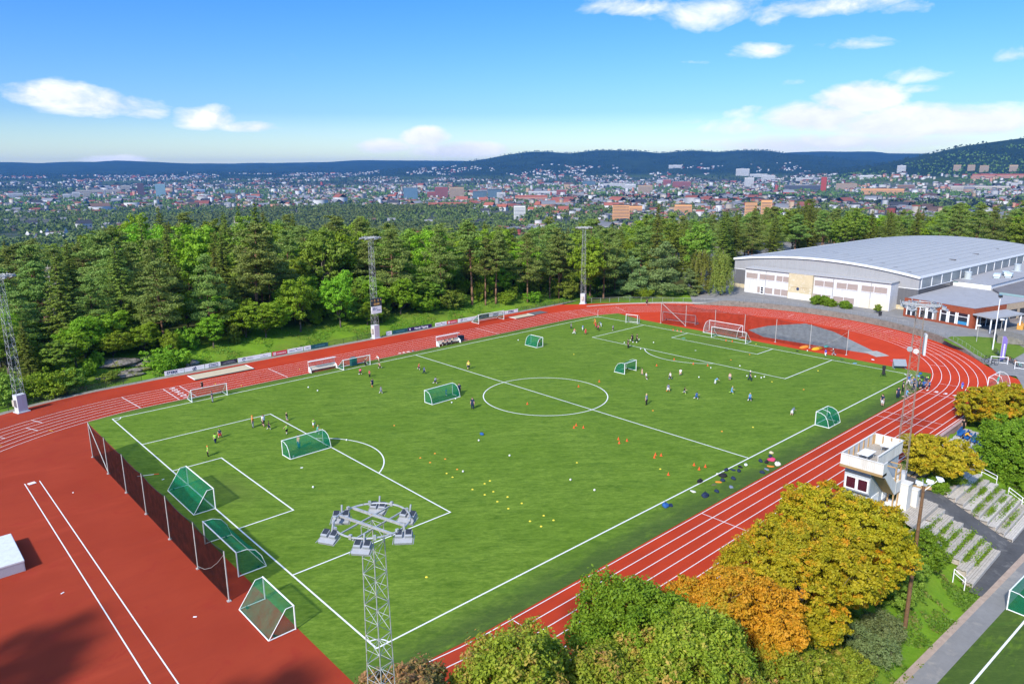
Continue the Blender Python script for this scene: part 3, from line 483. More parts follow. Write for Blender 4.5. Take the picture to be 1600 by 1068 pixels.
FOREST = [('pine', 76.9, 230.9, 18.2), ('bright', 153.4, 101.3, 13.5), ('pine', 216.6, 179.4, 22.0), ('pine', 155.1, 149.5, 13.6), ('dark', 125.9, 223.0, 15.3), ('spruce', 254.8, 150.0, 16.8), ('spruce', 34.9, 113.4, 18.1), ('bright', 34.4, 144.1, 18.1), ('pine', 86.4, 195.4, 19.8), ('pine', 97.0, 180.6, 16.8), ('spruce', 236.1, 171.3, 18.8), ('spruce', 7.6, 228.6, 16.8), ('pine', 181.0, 131.2, 17.8), ('pine', 164.6, 125.5, 20.7), ('pine', -5.0, 112.5, 14.0), ('pine', 136.9, 129.6, 14.1), ('pine', 278.3, 175.6, 20.3), ('spruce', 190.2, 137.9, 20.0), ('pine', 227.2, 84.4, 15.2), ('pine', 173.4, 131.6, 20.8), ('dark', 63.3, 126.0, 16.3), ('spruce', 159.3, 160.1, 18.7), ('spruce', 182.8, 170.1, 16.8), ('spruce', 75.8, 164.4, 20.9), ('dark', 139.5, 161.8, 14.9), ('pine', 5.2, 134.4, 13.3), ('pine', 18.1, 102.5, 18.1), ('pine', 250.5, 85.3, 15.4), ('spruce', 190.5, 86.6, 16.8), ('spruce', 165.4, 226.6, 22.2), ('dark', 213.9, 121.0, 12.1), ('pine', 47.7, 166.1, 16.9), ('pine', 28.9, 157.1, 16.7), ('bright', 318.2, 97.1, 13.8), ('bright', 59.5, 108.1, 16.2), ('pine', 220.2, 165.7, 17.9), ('pine', 116.2, 208.1, 16.4), ('spruce', 275.3, 188.4, 20.2), ('spruce', 35.6, 118.7, 18.1), ('bright', 285.8, 76.4, 12.8), ('bright', 43.0, 148.2, 15.7), ('pine', 18.6, 217.2, 15.0), ('pine', 293.0, 99.5, 15.4), ('pine', 32.1, 245.5, 13.2), ('pine', 215.2, 97.1, 15.0), ('bright', 121.4, 148.4, 15.8), ('pine', 65.3, 202.4, 17.9), ('pine', 191.9, 98.6, 13.7), ('spruce', 293.8, 136.4, 16.8), ('spruce', 43.6, 238.9, 18.3), ('pine', 85.0, 158.8, 18.2), ('pine', 324.6, 130.1, 14.7), ('pine', 200.8, 107.9, 12.3), ('pine', 24.0, 268.6, 14.2), ('bright', 104.9, 107.8, 16.7), ('spruce', 42.7, 258.2, 16.8), ('pine', 154.5, 179.4, 18.6), ('pine', 102.7, 163.9, 14.9), ('pine', 111.7, 219.0, 13.1), ('spruce', 184.7, 94.9, 16.8), ('dark', 30.5, 253.4, 16.3), ('spruce', 162.5, 111.9, 16.8), ('pine', 14.3, 192.8, 16.5), ('pine', 248.8, 124.0, 11.8), ('dark', 190.6, 210.9, 14.7), ('spruce', 110.3, 148.5, 16.8), ('pine', 70.4, 152.9, 17.4), ('spruce', 319.7, 120.8, 17.9), ('bright', 137.7, 151.3, 13.9), ('spruce', 11.9, 102.5, 19.2), ('bright', 28.4, 142.9, 18.3), ('pine', 238.6, 179.0, 13.8), ('spruce', 93.8, 167.9, 17.3), ('pine', 291.3, 156.4, 12.4), ('pine', 140.5, 144.4, 17.0), ('pine', 18.8, 169.0, 15.2), ('spruce', 47.6, 159.2, 16.8), ('spruce', 270.0, 75.7, 15.3), ('pine', 123.3, 114.3, 14.3), ('pine', 215.4, 141.3, 20.7), ('dark', 179.5, 103.9, 15.9), ('bright', 6.7, 192.3, 13.2), ('dark', -3.4, 146.3, 11.5), ('pine', 50.3, 180.0, 22.3), ('bright', 284.8, 123.0, 12.6), ('spruce', 122.4, 158.0, 16.8), ('spruce', 173.9, 210.2, 16.8), ('pine', 191.8, 195.1, 15.2), ('bright', 90.1, 239.2, 21.4), ('bright', 32.2, 196.5, 17.9), ('spruce', 42.0, 168.2, 20.4), ('pine', 205.5, 121.3, 15.0), ('pine', 80.8, 176.6, 18.7), ('pine', 155.6, 199.7, 17.7), ('pine', 59.3, 212.7, 17.7), ('spruce', 9.8, 128.8, 17.5), ('spruce', 341.7, 81.6, 17.3), ('spruce', 294.1, 165.5, 16.9), ('spruce', 47.2, 142.3, 20.6), ('dark', 178.9, 141.0, 21.4), ('pine', 81.0, 259.3, 16.8), ('dark', 166.8, 147.2, 13.2), ('dark', 89.0, 264.7, 20.8), ('pine', 35.0, 275.6, 16.3), ('pine', 208.4, 102.4, 13.3), ('spruce', 91.2, 154.4, 19.5), ('dark', 131.5, 229.9, 14.4), ('bright', 177.4, 164.5, 16.9), ('spruce', 5.4, 172.9, 16.8), ('pine', -5.8, 125.1, 13.3), ('pine', 23.0, 155.0, 15.0), ('dark', 197.0, 180.7, 18.9), ('bright', 119.5, 136.6, 19.5), ('pine', 58.9, 142.4, 13.5), ('spruce', 243.7, 91.2, 16.8), ('spruce', 106.5, 113.3, 18.0), ('pine', 132.0, 112.8, 18.8), ('spruce', 175.9, 82.1, 19.1), ('dark', 174.0, 147.5, 14.9), ('bright', 45.3, 272.6, 18.4), ('dark', 164.7, 194.0, 15.7), ('pine', 145.6, 194.6, 18.1), ('bright', 7.9, 253.7, 15.4), ('spruce', 183.0, 85.2, 18.5), ('pine', 97.0, 263.1, 21.5), ('pine', 176.3, 219.4, 18.2), ('spruce', 142.7, 169.1, 20.9), ('bright', 198.6, 163.0, 13.6), ('spruce', 13.1, 244.4, 17.0), ('bright', 283.0, 88.0, 12.6), ('pine', 110.5, 228.1, 20.8), ('pine', 307.4, 97.2, 16.4), ('pine', 132.7, 170.7, 16.9), ('pine', 261.5, 143.9, 14.9), ('pine', 15.0, 124.8, 18.5), ('pine', 124.1, 236.6, 15.1), ('pine', 69.3, 132.2, 16.1), ('pine', 61.9, 114.4, 19.1), ('spruce', 123.9, 169.2, 16.8), ('pine', 38.0, 158.7, 13.2), ('bright', 67.9, 228.5, 18.3), ('bright', 79.9, 186.8, 20.3), ('dark', 21.2, 236.7, 15.9), ('pine', 87.3, 138.1, 15.7), ('pine', 17.2, 181.6, 13.4), ('pine', 20.3, 124.1, 16.0), ('spruce', 82.9, 224.2, 23.6), ('pine', 170.0, 118.6, 16.5), ('spruce', 17.5, 205.7, 16.8), ('pine', 15.7, 146.1, 14.6), ('spruce', 303.8, 122.4, 19.6), ('dark', 175.9, 202.2, 17.6), ('pine', 59.7, 277.3, 16.6), ('spruce', 34.1, 153.4, 18.1), ('dark', 70.6, 105.2, 14.7), ('pine', 9.4, 140.7, 14.7), ('pine', 20.5, 136.1, 19.2), ('dark', 164.2, 104.1, 16.9), ('spruce', 60.3, 148.6, 20.1), ('pine', 147.5, 225.5, 13.7), ('bright', 208.1, 137.3, 17.0), ('spruce', 274.2, 135.7, 16.2), ('pine', 72.1, 251.9, 22.7), ('dark', 130.9, 158.9, 17.7), ('spruce', 117.7, 251.9, 21.8), ('spruce', 118.5, 165.1, 18.6), ('pine', 100.9, 139.3, 15.8), ('pine', 171.7, 178.1, 16.8), ('pine', 242.0, 138.0, 12.0), ('pine', 189.2, 157.8, 14.1), ('pine', 212.4, 159.9, 16.9), ('pine', 238.3, 157.6, 17.3), ('pine', 95.0, 208.0, 22.7), ('spruce', 145.7, 112.3, 17.4), ('spruce', 121.0, 120.5, 18.5), ('pine', 92.3, 185.5, 14.8), ('spruce', 110.2, 261.8, 16.8), ('pine', 79.9, 131.9, 19.0), ('bright', 56.5, 125.7, 14.3), ('spruce', 85.0, 271.9, 23.0), ('pine', 4.5, 156.6, 15.3), ('spruce', 258.7, 94.8, 17.0), ('dark', 24.2, 178.6, 18.2), ('pine', 72.8, 179.7, 19.0), ('pine', 123.9, 203.6, 16.7), ('dark', 10.1, 221.3, 15.4), ('bright', 67.7, 159.5, 16.5), ('pine', 8.0, 212.3, 15.2), ('pine', 305.2, 139.9, 12.6), ('dark', 39.1, 205.6, 17.7), ('pine', 57.1, 245.7, 20.0), ('bright', 184.5, 186.6, 13.6), ('pine', 43.1, 246.9, 19.2), ('pine', 173.5, 157.9, 19.1), ('pine', 41.1, 213.2, 18.1), ('pine', 80.6, 116.8, 13.0), ('pine', 204.7, 156.3, 18.5), ('spruce', 75.0, 137.4, 18.0), ('pine', 94.6, 117.4, 16.5), ('pine', 26.0, 148.1, 14.7), ('pine', 50.3, 115.9, 17.2), ('pine', 125.7, 249.4, 21.3), ('spruce', 49.5, 281.3, 18.8), ('pine', 127.4, 126.3, 17.7), ('pine', 281.6, 152.8, 15.8), ('spruce', 74.4, 214.4, 24.1), ('spruce', 54.8, 236.3, 20.8), ('pine', 139.1, 229.7, 22.3), ('pine', 292.0, 118.3, 13.5), ('spruce', 255.1, 130.8, 16.2), ('spruce', 49.1, 128.5, 23.6), ('pine', 325.3, 73.5, 13.2), ('spruce', 266.0, 98.9, 16.8), ('dark', 85.9, 121.3, 16.2), ('bright', 165.6, 174.5, 15.5), ('pine', 274.0, 126.3, 14.0), ('spruce', 140.1, 209.0, 23.2), ('pine', 232.4, 127.4, 13.4), ('pine', 76.6, 144.7, 13.9), ('pine', 85.5, 128.8, 15.0), ('spruce', 117.2, 130.8, 19.5), ('pine', 88.7, 111.9, 14.4), ('pine', 147.1, 183.5, 13.5), ('bright', 52.9, 111.2, 14.1), ('spruce', 27.3, 283.7, 20.4), ('dark', 238.1, 119.5, 10.5), ('spruce', 43.8, 230.3, 19.3), ('dark', 72.2, 275.9, 14.9), ('pine', 54.0, 139.5, 16.5), ('spruce', 29.0, 205.2, 16.8), ('pine', 143.0, 103.9, 15.1), ('pine', 139.3, 121.4, 20.9), ('dark', 252.3, 75.3, 16.0), ('spruce', 68.0, 167.1, 21.9), ('pine', 207.1, 91.0, 14.9), ('spruce', 91.1, 100.6, 17.9), ('dark', 96.4, 135.1, 13.0), ('spruce', 246.2, 104.3, 16.8), ('pine', 13.6, 114.8, 15.6), ('pine', 127.6, 106.1, 15.5), ('pine', 145.0, 139.5, 14.8), ('pine', 166.9, 206.2, 13.8), ('pine', 15.6, 133.5, 17.5), ('spruce', 86.4, 208.2, 21.1), ('spruce', 66.1, 258.6, 18.4), ('pine', -2.2, 140.8, 12.5), ('pine', 147.5, 242.9, 18.7), ('spruce', 267.7, 118.4, 16.0), ('dark', 196.6, 119.6, 17.3), ('bright', 38.7, 132.5, 14.1), ('spruce', 101.5, 202.0, 17.1), ('bright', 20.6, 198.9, 14.0), ('dark', 235.5, 89.6, 15.9), ('spruce', 289.1, 145.2, 16.8), ('spruce', 129.3, 118.8, 17.2), ('spruce', 47.2, 192.4, 25.3), ('bright', 48.4, 212.7, 15.8), ('pine', 83.7, 245.9, 21.5), ('spruce', 333.7, 108.2, 16.8), ('spruce', 121.3, 190.9, 16.8), ('pine', 309.3, 158.5, 13.7), ('dark', 197.0, 148.3, 18.9), ('pine', 296.8, 77.2, 12.5), ('pine', 34.8, 232.3, 17.6), ('pine', 151.5, 90.5, 18.1), ('pine', 35.2, 99.0, 20.4), ('pine', 66.9, 211.2, 18.1), ('pine', 110.4, 155.1, 15.2), ('pine', 64.9, 190.6, 14.1), ('spruce', 167.6, 86.6, 16.8), ('pine', 99.3, 189.4, 16.9), ('pine', 6.3, 147.6, 13.8), ('bright', 228.8, 135.6, 13.4), ('pine', 145.1, 89.5, 16.0), ('dark', 282.7, 134.5, 12.3), ('pine', 155.0, 140.9, 18.6), ('spruce', 265.6, 135.8, 16.8), ('pine', 145.2, 150.9, 14.2), ('pine', 199.9, 197.3, 16.0), ('pine', 8.8, 166.0, 13.8), ('bright', 70.2, 236.1, 18.2), ('dark', 223.2, 90.9, 15.6), ('pine', 43.9, 177.4, 19.6), ('pine', 69.1, 144.1, 17.0), ('pine', 259.9, 200.2, 20.7), ('pine', 55.0, 158.3, 13.4), ('bright', 32.5, 168.3, 21.6), ('bright', 33.7, 125.7, 20.3), ('spruce', 159.0, 96.8, 19.7), ('spruce', 173.9, 94.1, 16.8), ('dark', 339.2, 100.9, 12.4), ('dark', 50.1, 135.2, 19.8), ('spruce', 314.9, 74.6, 17.6), ('pine', 157.7, 172.1, 15.7), ('pine', 98.2, 254.0, 18.2), ('pine', 2.8, 125.7, 16.4), ('bright', 112.3, 81.1, 17.3), ('pine', 90.5, 231.4, 18.3), ('pine', 161.6, 183.7, 13.1), ('bright', 109.5, 187.0, 20.9), ('pine', 296.8, 177.9, 18.7), ('bright', 75.8, 119.7, 13.1), ('spruce', 26.5, 120.9, 19.2), ('pine', 63.7, 267.5, 20.6), ('dark', 52.6, 104.3, 18.3), ('dark', 125.7, 139.5, 16.2), ('dark', 336.5, 91.4, 14.7), ('pine', 61.4, 169.6, 16.0), ('pine', 115.8, 240.7, 18.9), ('dark', 184.1, 117.5, 15.4), ('pine', -0.5, 172.3, 14.7), ('dark', 331.8, 79.2, 12.6), ('pine', 115.7, 103.7, 17.0), ('spruce', 71.5, 126.6, 16.8), ('pine', 246.9, 176.1, 13.0), ('pine', 192.0, 108.2, 16.3), ('spruce', 247.8, 146.4, 18.3), ('pine', 172.4, 190.3, 21.3), ('pine', 182.5, 178.2, 16.3), ('dark', 287.5, 171.5, 15.5), ('pine', 337.3, 72.1, 17.1), ('pine', 61.1, 232.0, 18.6), ('dark', 227.1, 151.1, 19.0), ('bright', 103.8, 208.7, 14.1), ('pine', 151.9, 158.6, 18.6), ('pine', 260.1, 160.5, 21.1), ('pine', 46.5, 122.5, 14.8), ('pine', 63.0, 221.1, 13.1), ('spruce', 207.1, 82.0, 16.8), ('pine', 265.7, 181.5, 19.5), ('pine', 133.7, 221.9, 17.5), ('pine', 97.8, 98.1, 13.2), ('dark', 207.3, 145.4, 20.1), ('pine', -4.7, 118.7, 17.7), ('bright', 196.5, 170.5, 18.3), ('pine', 93.8, 141.7, 17.2), ('pine', 240.6, 128.4, 14.2), ('pine', 199.9, 95.0, 15.0), ('dark', 26.5, 260.4, 16.9), ('spruce', 109.9, 123.4, 18.5), ('dark', 262.0, 82.8, 12.9), ('pine', 39.2, 192.7, 13.7), ('spruce', 306.7, 83.7, 15.9), ('pine', 120.0, 86.5, 15.1), ('spruce', 254.1, 192.1, 22.0), ('bright', 190.6, 125.8, 19.9), ('dark', 276.6, 112.2, 12.7), ('spruce', 198.0, 189.2, 22.4), ('dark', 53.4, 198.9, 14.0), ('spruce', 277.3, 163.3, 16.8), ('pine', 302.2, 108.7, 14.8), ('pine', 28.1, 212.0, 14.6), ('pine', 196.8, 83.9, 16.0), ('pine', 166.2, 156.1, 15.2), ('pine', 161.8, 214.6, 18.4), ('dark', 95.9, 124.0, 14.7), ('bright', 138.0, 242.1, 20.5), ('pine', 32.8, 183.6, 13.4), ('dark', 157.0, 192.6, 16.9), ('pine', 11.1, 278.8, 17.9), ('pine', 88.1, 178.3, 14.5), ('spruce', 118.0, 198.5, 23.4), ('pine', 285.5, 108.0, 12.5), ('spruce', 152.3, 133.6, 17.9), ('spruce', 226.6, 101.0, 17.1), ('spruce', 233.9, 110.7, 15.7), ('pine', 66.4, 120.5, 16.4), ('pine', 47.4, 224.0, 18.9), ('pine', 25.3, 169.6, 17.0), ('pine', 63.0, 103.8, 14.5), ('bright', 82.0, 102.8, 17.5), ('pine', 133.2, 144.1, 17.7), ('pine', 303.4, 151.4, 13.0), ('pine', 274.0, 95.4, 12.2), ('pine', 214.5, 85.7, 14.2), ('pine', 9.7, 181.4, 16.1), ('spruce', 134.3, 88.0, 17.3), ('bright', 209.3, 193.1, 20.3), ('pine', 220.8, 123.2, 14.8), ('spruce', 101.9, 230.0, 22.4), ('spruce', 114.6, 175.8, 19.3), ('spruce', 67.8, 184.5, 24.6), ('pine', 115.0, 144.0, 15.2), ('pine', 178.6, 122.7, 16.0), ('spruce', 77.5, 268.6, 16.8), ('pine', 284.7, 199.3, 18.5), ('dark', 152.4, 216.7, 15.1), ('pine', 107.0, 248.1, 19.1), ('pine', 129.7, 132.2, 13.6), ('pine', 16.0, 254.1, 16.5), ('pine', 64.4, 176.9, 15.7), ('dark', 57.6, 176.1, 20.8), ('pine', 138.3, 112.9, 14.3), ('pine', 33.5, 131.3, 16.6), ('spruce', 234.6, 147.3, 20.8), ('spruce', 20.4, 115.6, 22.3), ('spruce', 2.2, 99.7, 17.5), ('pine', 39.3, 184.1, 17.1), ('pine', 70.1, 111.5, 16.3), ('pine', 115.8, 93.2, 15.8), ('bright', 250.6, 162.1, 18.4), ('bright', 77.4, 125.3, 15.8), ('pine', 128.5, 85.2, 14.1), ('spruce', 31.8, 137.6, 18.7), ('dark', 201.6, 128.0, 20.1), ('bright', 107.6, 99.1, 13.4), ('pine', 146.5, 127.2, 19.1), ('pine', 118.5, 80.6, 17.7), ('bright', 97.6, 107.3, 13.4), ('dark', 40.4, 111.2, 16.7), ('spruce', 183.1, 194.9, 22.9), ('spruce', 29.3, 219.8, 16.8), ('spruce', 272.7, 103.7, 18.2), ('bright', 19.3, 227.0, 13.9), ('pine', 13.0, 161.4, 12.1), ('pine', 39.5, 284.1, 16.1), ('pine', 261.2, 110.9, 15.0), ('pine', 118.6, 224.9, 20.9), ('dark', 272.0, 156.3, 15.6), ('pine', 52.5, 218.9, 15.3), ('pine', 8.9, 153.1, 12.1), ('pine', 139.5, 185.0, 19.9), ('spruce', 204.0, 173.4, 21.2), ('pine', 0.6, 110.5, 14.9), ('spruce', 248.0, 112.3, 16.8), ('pine', 130.3, 195.4, 18.7), ('pine', 283.8, 184.0, 21.6), ('dark', 6.4, 201.8, 14.3), ('pine', 289.3, 191.1, 19.7), ('pine', 82.6, 216.3, 20.3), ('pine', 309.0, 36.7, 16.8), ('pine', 387.9, 90.2, 18.3), ('dark', 395.0, 205.2, 18.9), ('dark', 323.2, 156.5, 14.7), ('bright', 370.5, 45.4, 15.4), ('pine', 391.9, 81.1, 19.4), ('bright', 318.7, 132.9, 16.0), ('pine', 340.0, 122.8, 14.8), ('bright', 403.9, 179.6, 15.4), ('pine', 384.7, 128.4, 15.9), ('pine', 391.1, 98.9, 18.3), ('pine', 429.0, 172.2, 15.6), ('pine', 368.4, 97.0, 14.8), ('dark', 265.2, 18.2, 19.4), ('pine', 341.2, 132.4, 17.0), ('dark', 388.9, 113.2, 15.3), ('dark', 418.3, 147.6, 20.1), ('spruce', 407.0, 83.3, 19.9), ('pine', 287.0, 56.8, 13.6), ('spruce', 382.1, 52.5, 19.8), ('pine', 384.7, 178.6, 16.2), ('bright', 296.9, 33.6, 14.6), ('pine', 378.7, 189.1, 19.9), ('bright', 314.8, 101.7, 14.7), ('bright', 376.8, 137.9, 19.2), ('bright', 312.7, 88.0, 14.2), ('spruce', 379.3, 59.1, 18.3), ('spruce', 351.0, 45.9, 14.7), ('pine', 432.1, 49.5, 18.8), ('spruce', 348.4, 54.0, 16.0), ('pine', 369.6, 34.6, 16.0), ('pine', 371.0, 173.9, 20.8), ('pine', 336.4, 137.0, 14.2), ('spruce', 409.3, 162.6, 15.2), ('pine', 394.3, 184.5, 17.3), ('pine', 456.9, 59.2, 18.6), ('pine', 444.1, 80.5, 20.1), ('spruce', 277.3, 49.7, 14.1), ('pine', 362.1, 129.1, 14.6), ('pine', 420.5, 59.7, 18.7), ('pine', 327.8, 42.8, 16.7), ('pine', 456.6, 95.4, 17.1), ('spruce', 314.8, 136.9, 15.6), ('pine', 325.8, 104.1, 14.6), ('dark', 256.9, 22.6, 16.5), ('pine', 346.9, 74.0, 18.2), ('pine', 262.5, 44.1, 19.0), ('dark', 420.6, 91.1, 14.1), ('bright', 306.6, 64.3, 14.1), ('dark', 367.5, 199.8, 15.5), ('pine', 390.8, 57.8, 15.2), ('pine', 372.9, 82.7, 17.7), ('pine', 407.6, 50.3, 16.2), ('pine', 340.8, 46.2, 16.1), ('pine', 321.9, 38.9, 19.8), ('spruce', 336.5, 161.2, 17.9), ('pine', 343.5, 88.0, 15.9), ('spruce', 413.4, 134.7, 14.4), ('pine', 296.2, 41.4, 16.8), ('pine', 374.2, 143.1, 18.6), ('spruce', 297.0, 52.8, 14.2), ('pine', 347.8, 60.9, 20.6), ('spruce', 398.6, 153.4, 19.8), ('pine', 302.8, 48.1, 17.7), ('dark', 365.7, 48.6, 19.0), ('dark', 406.4, 72.8, 19.8), ('pine', 237.6, 99.7, 16.9), ('bright', 435.5, 124.4, 14.2), ('bright', 293.9, 127.9, 16.0), ('pine', 353.0, 93.9, 16.6), ('pine', 446.9, 89.2, 14.1), ('dark', 326.8, 61.9, 19.8), ('pine', 429.1, 91.4, 17.1), ('pine', 343.7, 33.9, 16.9), ('pine', 348.9, 172.0, 16.9), ('pine', 345.3, 144.9, 16.1), ('pine', 353.6, 126.5, 17.7), ('pine', 275.7, 70.5, 13.8), ('dark', 342.6, 160.1, 14.2), ('spruce', 256.5, 63.9, 16.2), ('pine', 357.3, 74.9, 18.4), ('pine', 273.4, 31.6, 14.3), ('bright', 421.5, 83.6, 15.3), ('pine', 279.7, 105.3, 18.7), ('bright', 448.3, 48.5, 14.1), ('bush', 34.4, 102.7, 4.3), ('bright', 33.9, 92.9, 7.6), ('bright', 26.4, 102.5, 6.6), ('bush', 38.6, 98.9, 4.9), ('bush', 96.6, 101.2, 3.2), ('bush', 75.2, 103.6, 3.3), ('bush', 101.3, 98.0, 3.5), ('bright', -7.8, 97.2, 8.4), ('bush', 133.3, 104.2, 3.9), ('dark', -7.4, 93.3, 7.9), ('bush', 19.7, 93.5, 4.4), ('bush', 119.3, 99.2, 4.3), ('dark', -0.6, 89.7, 6.3), ('bush', 81.9, 96.0, 2.7), ('bush', -2.5, 97.7, 3.1), ('bush', 55.5, 97.3, 4.7), ('bush', 99.8, 104.7, 2.3), ('dark', 59.9, 98.2, 8.4), ('dark', 69.5, 95.3, 7.7), ('bright', 133.9, 96.0, 5.9), ('bush', 31.2, 102.4, 2.6), ('bright', 22.7, 101.7, 8.5), ('bush', 117.6, 95.8, 3.7), ('bush', 81.0, 99.8, 2.5), ('bush', 52.0, 101.3, 4.9), ('dark', 110.3, 95.1, 7.4), ('bush', -2.7, 92.7, 3.2), ('bush', -5.6, 86.6, 2.5), ('bright', 38.3, 95.4, 6.1), ('bright', 77.2, 99.1, 7.1), ('dark', 46.1, 98.9, 6.4), ('dark', 104.6, 99.9, 7.4), ('bush', 49.2, 98.4, 3.3), ('dark', 85.9, 102.9, 7.6), ('bright', 7.6, 98.1, 7.1), ('bush', 103.1, 103.1, 3.0), ('bush', 113.5, 99.6, 2.9), ('bush', -6.0, 103.3, 2.8), ('bush', 62.8, 95.8, 4.2), ('bush', 126.9, 98.3, 4.2), ('bush', 87.1, 98.8, 4.0), ('bush', -9.9, 88.5, 2.8), ('bush', 20.7, 96.5, 2.4), ('bright', 94.1, 93.9, 7.8), ('bush', 124.1, 105.9, 2.3), ('dark', 15.0, 102.7, 7.3), ('bright', 126.2, 92.1, 6.7), ('dark', 128.9, 101.0, 5.7), ('bush', 123.5, 95.0, 2.6), ('bush', 5.6, 101.6, 2.5), ('bush', 16.1, 99.1, 3.1), ('bush', 61.5, 101.1, 2.8), ('bush', 112.6, 92.9, 2.3), ('bush', 56.4, 101.7, 3.9), ('bush', 70.3, 100.7, 4.8), ('bush', 91.0, 94.9, 4.4), ('bright', 45.6, 102.9, 8.3), ('bush', 59.0, 103.3, 4.5), ('bush', 132.4, 100.3, 3.2), ('bush', 78.4, 103.4, 2.6), ('bright', 110.8, 104.2, 6.1), ('bright', 55.2, 91.1, 5.1), ('dark', 73.3, 95.5, 7.3), ('bush', 4.8, 92.0, 2.8), ('bush', 27.5, 92.8, 3.4), ('bush', 100.6, 94.4, 2.4), ('dark', 42.9, 98.9, 8.1), ('bush', 95.9, 91.0, 3.6), ('bush', 106.5, 103.1, 3.7), ('bush', 87.6, 93.7, 4.5), ('bush', 10.8, 98.0, 3.2), ('bush', 106.8, 95.9, 4.0), ('dark', 8.0, 103.9, 6.1), ('dark', 132.8, 91.8, 5.5), ('bush', -8.9, 101.6, 3.8), ('bush', 130.2, 97.7, 3.5), ('bush', 105.5, 93.0, 3.8), ('bright', 93.3, 105.6, 5.6), ('bush', 45.5, 95.2, 3.6), ('bush', 103.4, 95.7, 4.3), ('bush', 28.5, 100.1, 3.1), ('bright', 73.7, 98.5, 8.1), ('bright', -1.6, 103.2, 5.8), ('bright', 3.8, 95.9, 7.2), ('bush', 89.3, 103.1, 3.9), ('bush', 49.4, 103.4, 4.4), ('bush', 124.4, 102.3, 2.2), ('bright', 23.7, 92.4, 6.5), ('bush', 94.3, 98.9, 2.4), ('bush', 9.1, 100.7, 3.6), ('bush', 2.7, 89.3, 2.9), ('bush', 59.0, 91.6, 3.0), ('bush', 16.4, 91.9, 4.9), ('bush', 66.2, 102.3, 4.4), ('bush', 55.8, 104.8, 4.1)]
